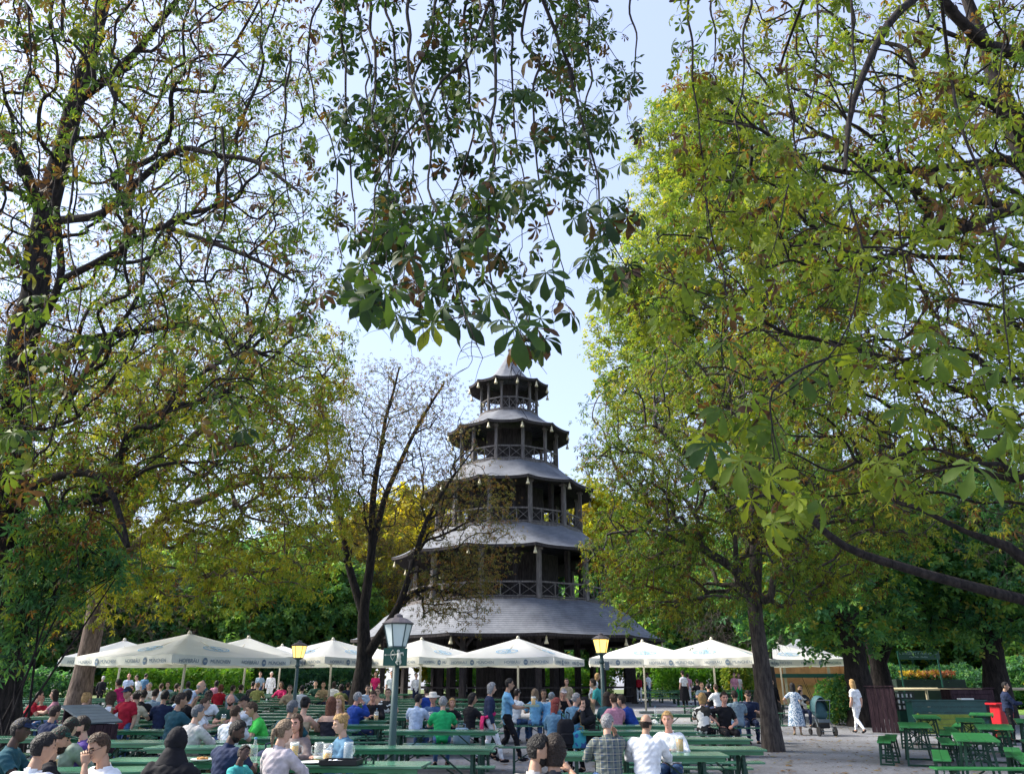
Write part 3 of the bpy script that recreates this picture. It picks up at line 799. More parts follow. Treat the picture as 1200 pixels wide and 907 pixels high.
def hanging(strands, step, side_n, side_len, size, seed, tmean, g_brown, dens):
    """strands: world polylines; returns twig segments and leaf positions"""
    g = np.random.default_rng(seed); polys = []; leaves = []
    def foot(p, dirv, L, r, depth):
        pts = [p]; k = 4; d = dirv.copy()
        for q in range(k):
            d = unit(d + np.array([0, 0, -0.33]) + g.normal(0, 0.22, 3)); pts.append(pts[-1] + d * L / k)
        polys.append((np.array(pts), np.linspace(r, 0.0016, k + 1)))
        e = pts[-1]
        for q in range(g.integers(2, 4)):
            pd = unit(d * 0.5 + g.normal(0, 0.8, 3)); pl = g.uniform(0.05, 0.13)
            polys.append((np.array([e, e + pd * pl * 0.6, e + pd * pl + np.array([0, 0, -0.02])]), np.array([0.0016, 0.0012, 0.001])))
            leaves.append((e + pd * pl + np.array([0, 0, -0.02]), pd))
        if depth > 0:
            for q in (1, 2, 3):
                if g.random() < 0.75: foot(pts[q], unit(g.normal(0, 1, 3) * np.array([1, 1, 0.5])), L * g.uniform(0.4, 0.8), r * 0.6, depth - 1)
    for pts, rad in strands:
        pts = np.array(pts); polys.append((pts, np.array(rad)))
        seg = np.linalg.norm(np.diff(pts, axis=0), axis=1); tot = seg.sum(); cum = np.concatenate([[0], np.cumsum(seg)])
        s = 0.15
        while s < tot:
            i = min(len(seg) - 1, int(np.searchsorted(cum, s) - 1)); t = (s - cum[i]) / seg[i]
            p = pts[i] * (1 - t) + pts[i + 1] * t
            for q in range(side_n):
                if g.random() < dens:
                    foot(p, unit(g.normal(0, 1, 3) * np.array([1, 1, 0.6])), side_len * g.uniform(0.5, 1.25), 0.0042, 1 if g.random() < 0.45 else 0)
            s += step * g.uniform(0.6, 1.4)
        foot(pts[-1], unit(pts[-1] - pts[-2]), side_len * 0.7, 0.004, 1)
    return polys, leaves

def overhang(base, trunk, limbs, strands, label, seed, size=0.125, tmean=0.3, brown=0.12, keep=None, step=0.3, side_n=2, side_len=0.42, dens=0.8, lm=None, rosettes=()):
    g = np.random.default_rng(seed)
    allp = np.vstack([s[0] for s in strands]); fixed = []
    for pts, rad in strands:          # a strand that starts below the limb springs from the nearest higher twig
        if pts[0][2] < 6.2:
            own = {tuple(q) for q in pts}; cand = np.array([q for q in allp if tuple(q) not in own and q[2] > pts[0][2] + .02])
            j = cand[np.argmin(np.linalg.norm(cand - pts[0], axis=1))]
            if np.linalg.norm(j - pts[0]) > .04: pts = np.vstack([j, (j + pts[0]) / 2 + np.array([0, 0, .03]), pts])
            rad = np.linspace(min(.009, rad[0]), .0025, len(pts))
        fixed.append((pts, rad))
    strands = fixed
    polys, leaves = hanging(strands, step, side_n, side_len, size, seed, tmean, brown, dens)
    base = np.array(base, float); big, thin = Acc(), Acc()
    for pts, rad, k in [(trunk[0], trunk[1], 16)] + [(l[0], l[1], 9) for l in limbs]: big.add(*chain_tube(np.array(pts, float) - base, rad, k))
    for pts, rad in polys: thin.add(*chain_tube(pts - base, rad, 5 if max(rad) > 0.006 else 3))
    lp = np.array([l[0] for l in leaves]); od = np.array([l[1] for l in leaves])
    if keep is not None:
        px, py = proj(lp); kk = np.array([keep(x, y) for x, y in zip(px, py)]); lp, od = lp[kk], od[kk]
    n = len(lp)
    ti = np.clip(g.normal(tmean, 0.2, n), 0, 0.82); br = g.random(n) < brown; ti[br] = g.uniform(0.86, 1, br.sum())
    V, F, T_ = place_leaves(lp - base, size * g.uniform(0.55, 1.25, n), 'close', ti, g, 0.5, od, 0.75)
    if rosettes:                       # the lowest leaves, hanging on their own stalks as open fans
        allp = np.vstack([q[0] for q in polys]); rp = np.array([P(a, b, d) for a, b, d, s in rosettes]); acc2 = Acc(); acc2.add(V, F)
        for c in rp:
            for q in range(2):
                j = allp[np.argmin(np.linalg.norm(allp - c, axis=1) + 0.5 * np.maximum(0, c[2] - allp[:, 2]))]
            m_ = (c + j) / 2 + g.normal(0, .02, 3); thin.add(*chain_tube(np.array([j, m_, c]) - base, [.003, .0022, .0016], 4))
        nr = len(rp); V2, F2, T2 = place_leaves(rp - base, np.array([s for *_, s in rosettes]), 'close', np.clip(g.normal(.3, .15, nr), 0, .7), g, 0.16, np.tile([[0.0, -1.0, 0.0]], (nr, 1)) + g.normal(0, .12, (nr, 3)), 1.15)
        acc2.add(V2, F2); V, F = acc2.get(); T_ = np.concatenate([T_, T2])
    root = empty('chestnut_tree', tuple(base), 0, label, 'tree')
    link('trunk', np_mesh('trunk', *big.get(), bark_dark, smooth=True), root)
    link('branches', np_mesh('branches', *thin.get(), bark_dark, smooth=True), root)
    link('crown', np_mesh('crown', V, F, lm or L_close, T_), root)

def strand(pp, r0, lim=None, seed=0):
    """pp: (px,py,d) control points, densified with a little wander"""
    g = np.random.default_rng(seed); pts = [P(*q) for q in pp]; out = [pts[0]]
    for a, b in zip(pts[:-1], pts[1:]):
        m = max(1, int(np.linalg.norm(b - a) / 0.35))
        for i in range(1, m + 1): out.append(a + (b - a) * i / m + (g.normal(0, 0.022, 3) if i < m else 0))
    if lim is not None: out = [lim] + out
    return np.array(out), np.linspace(r0, 0.003, len(out))
dd = lambda y, o=0: 2.75 + (400 - y) / 400 * 2.0 + o
LB = np.array([-0.6, 3.6, 8.6])       # where the overhead limb ends
S1 = [[(590, -40), (560, 40), (500, 130), (440, 220), (432, 300)], [(548, -30), (546, 70), (556, 150), (530, 230), (520, 330)], [(650, -40), (655, 60), (660, 140), (668, 210), (705, 255)],
      [(610, -20), (625, 100), (628, 180), (640, 250), (660, 315)], [(430, -30), (440, 80), (436, 140), (470, 250), (490, 340)], [(690, -20), (690, 70), (690, 160), (700, 240)],
      [(575, -20), (580, 120), (572, 220), (578, 340), (596, 375)], [(480, -30), (480, 90), (505, 180), (518, 260), (545, 370)], [(735, -40), (745, 60), (735, 130)],
      [(400, -30), (405, 120), (412, 220), (425, 320)], [(620, -60), (700, 30), (730, 80)], [(520, -40), (500, 60), (460, 170), (455, 260), (470, 355)], [(660, 60), (690, 170), (705, 260), (735, 315)], [(590, -20), (600, 90), (607, 180), (612, 290)], [(455, -30), (462, 60), (478, 150), (500, 250), (515, 300)], [(415, -20), (430, 60), (425, 150), (452, 235)], [(675, -30), (672, 60), (684, 140)], [(538, -30), (520, 80), (528, 160), (548, 260)]]
S1 = [strand([(x, y, dd(y, o)) for x, y in s], 0.018, LB + np.random.default_rng(i).normal(0, 0.5, 3), i) for i, (s, o) in enumerate(zip(S1, (0.3, 0.9, 1.3, 0.6, 0.5, 1.9, 0.2, 0.0, 1.5, 1.0, 1.6, 0.8, 0.5, 1.4, 1.1, 1.8, 2.2, 1.5)))]
n10 = noisy(10, 8)
RO = [(450, 338, 3.05, 0.175), (428, 352, 3.15, 0.138), (482, 302, 3.25, 0.156), (520, 360, 3.0, 0.175), (545, 372, 2.9499999999999997, 0.156), (606, 383, 2.9, 0.184), (575, 345, 3.15, 0.147), (640, 320, 3.25, 0.156), (500, 340, 3.15, 0.147), (610, 340, 3.35, 0.12), (470, 372, 3.05, 0.138), (690, 300, 3.4499999999999997, 0.147), (560, 300, 3.55, 0.138), (710, 232, 3.75, 0.156), (655, 290, 3.4499999999999997, 0.138), (425, 310, 3.35, 0.147), (730, 190, 4.15, 0.138), (540, 320, 3.35, 0.129)]
overhang((-2.6, -3.0, 0), ([(-2.6, -3.0, 0), (-2.55, -3.0, 2.5), (-2.4, -2.8, 5.0), (-2.2, -2.2, 7.2)], [0.42, 0.36, 0.30, 0.22]),
    [([(-2.2, -2.2, 7.2), (-1.8, -0.2, 8.6), (-1.2, 1.8, 9.2), tuple(LB)], [0.2, 0.15, 0.10, 0.05]), ([(-2.4, -2.8, 5), (-3.6, -1, 8), (-4, 1, 10)], [0.18, 0.12, 0.06]), ([(-2.2, -2.2, 7.2), (-2.2, -3.6, 10), (-2, -4, 12)], [0.18, 0.12, 0.05])],
    S1, 'chestnut overhead whose dark fingered leaves hang into the middle of the sky above the tower', 31, size=0.128, tmean=0.24, brown=0.13,
    keep=lambda x, y: y < 395 + n10(x) - max(0, 560 - x) * 0.20 - max(0, x - 625) * 0.62 and x < 760 - max(0, 0), step=0.27, side_n=2, side_len=0.33, dens=0.36, rosettes=RO)

LR = np.array([3.4, 4.0, 8.2])
S2 = [[(835, -40), (838, 60), (832, 110)], [(880, -40), (872, 80), (862, 200), (850, 240)], [(1000, -40), (996, 120), (994, 230), (1015, 300)], [(805, -20), (812, 100), (826, 200), (830, 280)],
      [(1010, 290), (1002, 360), (970, 420), (905, 470), (870, 480)], [(905, 460), (905, 500), (912, 530)], [(830, 250), (850, 330), (845, 400), (850, 450)], [(1050, 240), (1062, 330), (1050, 430), (1048, 520)],
      [(1110, 60), (1130, 160), (1160, 240), (1175, 330), (1185, 470)], [(770, 280), (790, 330), (770, 350)], [(1075, 300), (1110, 330), (1140, 380), (1150, 440)], [(920, 60), (930, 160), (915, 260), (890, 330)], [(960, -30), (955, 90), (930, 180), (900, 240)],
      [(1180, -30), (1170, 90), (1120, 170), (1100, 240)], [(848, 350), (800, 335), (745, 312), (700, 305)]]
S2 = [strand([(x, y, 3.6 + (500 - y) / 500 * 1.6 + o) for x, y in s], 0.017, (LR + np.random.default_rng(90 + i).normal(0, 0.5, 3)) if s[0][1] <= 60 else None, 50 + i)
      for i, (s, o) in enumerate(zip(S2, (1.2, 0.6, 0.2, 1.0, 0.2, 0.0, 0.8, 0.6, 0.4, 0.8, 0.3, 1.4, 1.8, 1.6, 0.6)))]
overhang((6.4, -1.5, 0), ([(6.4, -1.5, 0), (6.3, -1.4, 3), (6.0, -1.0, 5.4), (5.6, 0, 7)], [0.42, 0.36, 0.3, 0.2]),
    [([(5.6, 0, 7), (5.0, 1.6, 8), (4.2, 3.0, 8.5), tuple(LR)], [0.2, 0.15, 0.1, 0.05]), ([(5.6, 0, 7), (6.5, 1, 9), (7, 2, 11)], [0.18, 0.1, 0.05])],
    S2, 'chestnut overhead on the right whose large yellow-green leaves hang in front of the other crowns', 32, size=0.125, tmean=0.66, brown=0.12, step=0.34, side_n=2, side_len=0.36, dens=0.50, rosettes=[(832, 520, 3.6, .19), (868, 540, 3.5, .18), (905, 500, 3.7, .19), (1140, 545, 3.3, .2), (1178, 505, 3.4, .2), (885, 465, 3.9, .18), (940, 440, 4.0, .17), (815, 560, 3.7, .15), (845, 480, 3.8, .17), (1100, 415, 3.8, .18), (1060, 480, 3.9, .17), (850, 400, 4.0, .16), (1170, 430, 3.7, .17), (800, 330, 4.2, .16), (770, 370, 4.2, .15), (1010, 400, 4.2, .16), (970, 420, 4.2, .16), (1085, 390, 4, .16)],
    keep=lambda x, y: x > 755 or (300 < y < 360 and x > 695), lm=leaf_mat('bright_close_leaves', [(0, (0.03, 0.07, 0.02)), (0.4, (0.075, 0.13, 0.018)), (0.82, (0.16, 0.21, 0.02)), (0.88, (0.10, 0.055, 0.02)), (1, (0.05, 0.026, 0.018))], 0.45, 1.8, 0.6))
LL = np.array([-4.2, 4.5, 8.6])
S3 = [[(120, -30), (110, 60), (140, 140), (160, 200)], [(300, -40), (305, 40), (300, 90), (270, 150)], [(380, -30), (362, 50), (370, 130), (395, 200), (400, 300)], [(200, -30), (180, 80), (150, 160), (145, 220)], [(30, -30), (35, 80), (20, 190), (25, 280)],
      [(340, 60), (330, 180), (350, 260), (345, 340)], [(90, 150), (80, 260), (95, 340), (70, 430)], [(260, 150), (262, 260), (240, 330), (280, 420), (255, 460)], [(30, 380), (35, 450), (40, 520)], [(165, 200), (165, 330), (180, 390)], [(225, -20), (235, 90), (220, 200), (205, 300)]]
S3 = [strand([(x, y, 4.6 + (450 - y) / 450 * 1.6 + o) for x, y in s], 0.016, (LL + np.random.default_rng(120 + i).normal(0, 0.5, 3)) if s[0][1] <= 0 else None, 80 + i)
      for i, (s, o) in enumerate(zip(S3, (0.5, 1.5, 0.3, 1.8, 0.6, 1.2, 0.6, 0.4, 0.0, 1.2, 2.2)))]
overhang((-6.6, -1.0, 0), ([(-6.6, -1, 0), (-6.5, -1, 3), (-6.3, -0.6, 5.6), (-6.0, 0.4, 7.4)], [0.42, 0.36, 0.3, 0.2]),
    [([(-6, 0.4, 7.4), (-5.6, 2, 8.4), (-5, 3.4, 8.8), tuple(LL)], [0.2, 0.15, 0.1, 0.05]), ([(-6, 0.4, 7.4), (-7, 1, 9.5), (-7.4, 2, 11)], [0.18, 0.1, 0.05])],
    S3, 'chestnut overhead on the left with green and rusty leaves hanging before the big dark trunk', 33, size=0.115, tmean=0.5, brown=0.25, step=0.36, side_n=2, side_len=0.38, dens=0.6)

# --- trees round the park edge behind the tower: three kinds, each standing alone, copied with their parts
def park_tree(seed, h, r, lm, tmean, label):
    g = G_(seed)
    A = np.vstack([ellip(g, (0, 0, h * 0.60), (r, r, h * 0.40), 230, 0.55), ellip(g, (r * 0.5, 0, h * 0.4), (r * 0.6, r * 0.7, h * 0.25), 60, 0.4), ellip(g, (-r * 0.4, -r * 0.3, h * 0.32), (r * 0.7, r * 0.6, h * 0.22), 60, 0.4)])
    A = A[A[:, 2] > 0.9]
    return make_tree('park_tree', (0, 0, 0), [([(0, 0, 0), (0.1, 0, h * 0.2), (0, 0.1, h * 0.45), (0.1, 0, h * 0.75)], [0.4, 0.33, 0.24, 0.1])], A, lm, bark_dark, label, 'tree',
                     'trees along the park edge', seed, twigs=5, tw_len=1.7, leaf_per=7, leaf_size=0.40, kind='far', brown=0.03, tmean=tmean, tsd=0.24, tip_r=0.03, twig_r=0.012)
kinds = [park_tree(41, 15, 5.2, L_deep, 0.36, ''), park_tree(42, 14, 5.0, L_deep, 0.66, ''), park_tree(43, 17, 5.0, leaf_mat('sun_glow_leaves', [(0, (0.06, 0.11, 0.02)), (0.4, (0.16, 0.20, 0.02)), (0.82, (0.33, 0.30, 0.02)), (1, (0.45, 0.28, 0.02))], 0.55, 2.0), 0.6, '')]  # third kind: the yellow glow of sunlight is put into its leaf colours
LBL = ['dark blue-green tree of the park edge beyond the garden', 'mid-green tree of the park edge beyond the garden', 'sunlit yellow-green tree of the park edge beyond the garden']
used = [False] * 3
#      px, d, kind, scale
spots = [(-40, 60, 0, .9), (40, 66, 1, 1.0), (100, 62, 0, .95), (165, 70, 0, .95), (215, 64, 1, .85), (262, 68, 0, .95), (305, 63, 1, .8), (345, 70, 0, 1.0), (385, 66, 1, .85), (425, 74, 2, 1.0), (470, 82, 2, 1.2), (515, 80, 2, 1.0),
         (545, 86, 0, 1.0), (590, 84, 1, .9), (640, 86, 0, 1.0), (690, 86, 2, 1.32), (735, 84, 2, 1.1), (740, 72, 0, .95), (790, 68, 1, .85), (835, 74, 0, 1.0), (880, 66, 1, .9), (930, 72, 0, 1.0), (985, 70, 1, 1.0), (1040, 74, 2, .95), (1090, 72, 0, .95), (1145, 70, 1, .95), (1200, 70, 0, .95), (1260, 70, 1, .9),
         (200, 86, 0, 1.1), (300, 90, 0, 1.1), (120, 88, 0, 1.1), (380, 92, 2, 1.05), (660, 96, 1, 1.15), (800, 92, 1, 1.2), (960, 92, 0, 1.2), (1110, 92, 0, 1.2)]
for i, (px, d, k, s) in enumerate(spots):
    o = kinds[k] if not used[k] else copy_tree(kinds[k])
    used[k] = True
    o.location = (X(px, d, 5), d, gz(0, d) - 0.1); o.rotation_euler = (0, 0, rnd.uniform(0, 6.28)); o.scale = (s * rnd.uniform(.9, 1.1), s * rnd.uniform(.9, 1.1), s * rnd.uniform(.92, 1.06))
    o['label'] = LBL[k]
    o['group'] = ('dark', 'mid-green', 'sunlit')[k] + ' trees along the park edge'
# ------------------------------------------------------------------ label helper: single things out by what stands beside them
LAND = []                      # (x, y, phrase) of things with labels of their own
_used_rel = set()
def single_out(base, x, y, maxd=6.0, words=16):
    """a label for a repeat, tied to a landmark nobody else of its kind is tied to in the same way"""
    c = sorted(LAND, key=lambda l: (l[0] - x) ** 2 + (l[1] - y) ** 2)[:14]
    for lx, ly, ph in c:
        if math.hypot(lx - x, ly - y) > maxd: break
        dx, dy = x - lx * (y / ly), y - ly
        if abs(dy) > abs(dx) * 1.1: rels = ['just in front of', 'nearest in front of'] if dy < 0 else ['just behind', 'nearest behind']
        else: rels = ['just left of', 'close left of'] if dx < 0 else ['just right of', 'close right of']
        rel = rels[0]
        k = (base, rel, ph)
        lab = '%s %s %s' % (base, rel, ph)
        if k in _used_rel or len(lab.split()) > words: continue
        _used_rel.add(k)
        return lab
    return None

green = mat('green_paint', (0.030, 0.165, 0.070), 0.30, 0.22, 3.0, 0.05, 0.55)
green_top = mat('green_worn_top', (0.055, 0.195, 0.115), 0.2, 0.45, 1.6, 0.04, 0.9)
green_bright = mat('green_bright_top', (0.035, 0.22, 0.06), 0.3, 0.22, 2.4, 0.04, 0.5)
green_iron = mat('green_iron', (0.012, 0.055, 0.035), 0.45, 0.2, 5.0)
white = mat('white_canvas_opaque', (0.78, 0.78, 0.76), 0.8, 0.04)
steel = mat('grey_steel', (0.11, 0.14, 0.16), 0.45, 0.15, 5.0)
slatm = bark_mat('brown_slats', (0.030, 0.018, 0.024), (0.070, 0.042, 0.050), 2.0)

# ------------------------------------------------------------------ beer tables and benches
def leg_frame(h, wd, foot=0.0):
    """folding trestle: two splayed legs with a crossbar and braces, as one steel frame"""
    b = MB()
    b.bar((0, -wd * 0.42, 0.0), (0, -wd * 0.30, h), 0.04); b.bar((0, wd * 0.42, 0.0), (0, wd * 0.30, h), 0.04)
    b.bar((0, -wd * 0.44, 0.02), (0, wd * 0.44, 0.02), 0.035); b.bar((0, -wd * 0.37, h * 0.45), (0, wd * 0.37, h * 0.45), 0.028)
    b.bar((0, -wd * 0.34, h - 0.03), (0, wd * 0.34, h - 0.03), 0.035)
    if h > 0.6:
        b.bar((0.012, -wd * 0.36, h * 0.46), (0.012, wd * 0.32, h - 0.04), 0.022); b.bar((-0.012, wd * 0.36, h * 0.46), (-0.012, -wd * 0.32, h - 0.04), 0.022)
    return b
def planks(L, W, z, n, th=0.028):
    b = MB(); pw = W / n
    for i in range(n): b.box((0, -W / 2 + pw * (i + 0.5), z - th / 2), (L, pw - 0.006, th))
    return b
def make_table(top):
    root = empty('beer_table', (0, 0, 0), 0, 'x', 'table')
    planks(2.2, 0.62, 0.77, 3).build('tabletop', [top], root, bevel=0.004)
    b = MB()
    for s in (-1, 1): b.box((0, s * 0.27, 0.718), (2.1, 0.035, 0.045))
    b.build('apron', [green], root)
    lf = leg_frame(0.735, 0.60).mesh('leg_frame', [green_iron])
    for s in (-1, 1): link('leg_frame', lf, root, loc=(s * 0.80, 0, 0))
    bm_ = MB()
    for s in (-1, 1): bm_.bar((s * 0.78, 0, 0.33), (s * 0.28, 0, 0.72), 0.022)
    me = MB(); me.bar((0.78, 0, 0.33), (0.28, 0, 0.72), 0.022); me = me.mesh('brace', [green_iron])
    link('brace', me, root); link('brace', me, root, rot=(0, 0, PI))
    return root
def make_bench(top):
    root = empty('beer_bench', (0, 0, 0), 0, 'x', 'bench')
    planks(2.2, 0.27, 0.47, 2).build('seat', [top], root, bevel=0.004)
    lf = leg_frame(0.44, 0.30).mesh('leg_frame', [green_iron])
    for s in (-1, 1): link('leg_frame', lf, root, loc=(s * 0.80, 0, 0))
    me = MB(); me.bar((0.78, 0, 0.2), (0.38, 0, 0.43), 0.02); me = me.mesh('brace', [green_iron])
    link('brace', me, root); link('brace', me, root, rot=(0, 0, PI))
    return root
T_A, T_B, B_A, B_B = make_table(green_top), make_table(green_bright), make_bench(green_top), make_bench(green_bright)
PROTO = {id(T_A): False, id(T_B): False, id(B_A): False, id(B_B): False}
def place(proto, x, y, rz, group=None):
    o = proto if not PROTO[id(proto)] else copy_tree(proto)
    PROTO[id(proto)] = True
    o.location = (x, y, gz(x, y)); o.rotation_euler = (0, 0, rz)
    if group: o['group'] = group
    return o
TABLES, BENCHES = [], []        # (object, x, y)
SETS = []
def beer_set(x, y, rz, bright=False, near=True, far=True, table=True):
    n = Vector((-math.sin(rz), math.cos(rz), 0))
    if table: TABLES.append((place(T_B if bright else T_A, x, y, rz), x, y))
    for s, on in ((-1, near), (1, far)):
        if on:
            bx_, by_ = x + n.x * s * 0.60 + rnd.uniform(-.06, .06), y + n.y * s * 0.60
            BENCHES.append((place(B_B if bright else B_A, bx_, by_, rz + rnd.uniform(-.02, .02)), bx_, by_))
    SETS.append((x, y, rz))

OBST = [(X(420, 33), 33, 1.9), (X(88, 30), 30, 1.9), (X(8, 20), 20, 1.7), (X(596, 54.6, 5), 54.6, 10.5), (X(463, 12.5), 12.5, .55), (X(905, 21.5), 21.5, 1.2), (X(347, 24), 24, .5), (X(706, 21), 21, .5)]
def free(x, y, pad=0.0):
    return all(math.hypot(x - a, y - b) > r + pad for a, b, r in OBST)
rows = [12.0 + 2.05 * i for i in range(16)]
for i, d in enumerate(rows):
    rz = R(-2.0) + rnd.uniform(-.012, .012)
    xs = [-1.2 - 2.72 * k for k in range(12)] + [2.55 + 2.72 * k for k in range(8)]
    for k, x in enumerate(xs):
        x += (0.25 if i % 2 else -0.15)
        y = d - (x * 0.035) + rnd.uniform(-.05, .05)
        pl, pr = proj((x - 1.1, y, 0.75))[0], proj((x + 1.1, y, 0.75))[0]
        if pr < -40 or pr > 893 or pl > 870: continue
        if d < 16.5 and pr < 240: continue
        if d > 26 and pr > 690 and d < 60: continue
        if d > 38 and not (150 < (pl + pr) / 2 < 480): continue
        if not free(x, y, 0.0): continue
        if -1 < x < 1.1: continue
        beer_set(x, y, rz)
# the bare front rows, the left front corner and the right-hand block by the lawn
beer_set(X(388, 9.7, .77), 9.7, R(-5)); beer_set(X(748, 11.0, .77), 11.0, R(-3), near=True)
beer_set(X(95, 9.0, .77), 9.0, R(8)); beer_set(X(238, 10.2, .77), 10.2, R(4)); beer_set(X(35, 14.2, .77), 14.2, R(-3)); beer_set(X(190, 13.2, .77), 13.2, R(-3))
for px, d, a in ((1071, 18.4, 66), (1141, 14.4, 64), (1163, 17.7, 63), (1136, 20.9, 62), (1150, 24.4, 60), (1206, 20.4, 60), (1085, 22.8, 66), (1226, 15.0, 60)):
    beer_set(X(px, d, .77), d, R(a), bright=True)
o = place(B_B, X(1185, 12.4, .47), 12.4, R(-4)); BENCHES.append((o, o.location.x, o.location.y))
o = place(B_B, X(1043, 19.2, .47), 19.2, R(64)); BENCHES.append((o, o.location.x, o.location.y))
for px, d in ((778, 47), (805, 52), (838, 46), (868, 54), (760, 55)):
    beer_set(X(px, d, 1), d, R(rnd.uniform(-6, 6)))

# ------------------------------------------------------------------ parasols
canvas, nt, b = new_mat('white_canvas')
b.inputs['Base Color'].default_value = (0.80, 0.81, 0.80, 1); b.inputs['Roughness'].default_value = 0.8
tc = N(nt, 'ShaderNodeTexCoord'); nz = N(nt, 'ShaderNodeTexNoise'); nz.inputs['Scale'].default_value = 1.3; nz.inputs['Detail'].default_value = 6
nt.links.new(tc.outputs['Object'], nz.inputs['Vector'])
rp = N(nt, 'ShaderNodeValToRGB'); rp.color_ramp.elements[0].position = 0.3; rp.color_ramp.elements[0].color = (0.80, 0.81, 0.81, 1); rp.color_ramp.elements[1].position = 0.7; rp.color_ramp.elements[1].color = (0.88, 0.89, 0.90, 1)
nt.links.new(nz.outputs['Fac'], rp.inputs['Fac']); nt.links.new(rp.outputs[0], b.inputs['Base Color'])
bp = N(nt, 'ShaderNodeBump'); bp.inputs['Strength'].default_value = 0.25; bp.inputs['Distance'].default_value = 0.1; nt.links.new(nz.outputs['Fac'], bp.inputs['Height']); nt.links.new(bp.outputs[0], b.inputs['Normal'])
tr = N(nt, 'ShaderNodeBsdfTranslucent'); tr.inputs['Color'].default_value = (0.90, 0.90, 0.86, 1)
mx = N(nt, 'ShaderNodeMixShader'); mx.inputs[0].default_value = 0.5
nt.links.new(b.outputs[0], mx.inputs[1]); nt.links.new(tr.outputs[0], mx.inputs[2]); nt.links.new(mx.outputs[0], nt.nodes['Material Output'].inputs['Surface'])
valm = mat('valance_canvas', (0.80, 0.79, 0.70), 0.8, 0.07, 2.0)
ink = mat('blue_grey_ink', (0.17, 0.235, 0.31), 0.8, 0.1)
skyink = mat('pale_blue_ink', (0.22, 0.42, 0.60), 0.8, 0.1)
polem = mat('pale_pole', (0.60, 0.57, 0.46), 0.5, 0.06)

def crown_emblem():
    b = MB()
    b.box((0, 0, 0), (0.10, 0.022, 0.004))
    for i in range(5): b.box((-0.044 + 0.022 * i, 0.028 + (0.010 if i == 2 else 0), 0), (0.011, 0.04 + (0.02 if i == 2 else 0), 0.004))
    return b
def disc_logo():
    """dark roundel with a small pale crowned HB-like cypher, as on the valances"""
    b = MB(); K = 28
    b.loft([[(0.095 * math.cos(2 * PI * j / K), 0.115 * math.sin(2 * PI * j / K), z) for j in range(K)] for z in (-0.002, 0.002)])
    return b.mesh('roundel', [ink])
def ring_logo():
    b = MB(); K = 44
    def el(rx, ry, z): return [(rx * math.cos(2 * PI * j / K), ry * math.sin(2 * PI * j / K), z) for j in range(K)]
    for (a1, b1, a2, b2) in ((0.52, 0.30, 0.47, 0.26), (0.43, 0.225, 0.415, 0.21)):
        b.loft([el(a2, b2, 0.003), el(a1, b1, 0.003), el(a1, b1, 0), el(a2, b2, 0)], caps=False)
    # eight short words-like strokes round the rim are read as lettering only from close by: plain rim ticks
    return b
WORD1, WORD2 = text_mesh('HOFBRÄU', 0.165, 0.002), text_mesh('MÜNCHEN', 0.165, 0.002)
HB = text_mesh('HB', 0.36, 0.003); HBs = text_mesh('HB', 0.085, 0.002)
for me in (WORD1, WORD2): me.materials.append(ink)
HB.materials.append(skyink); HBs.materials.append(valm)
ROUND = disc_logo()
rl = ring_logo(); cb = crown_emblem(); off = len(rl.v)
rl.add([(v[0] * 1.7, v[1] * 1.5 + 0.165, v[2] + 0.002) for v in cb.v], cb.f)
RING = rl.mesh('ring', [skyink])

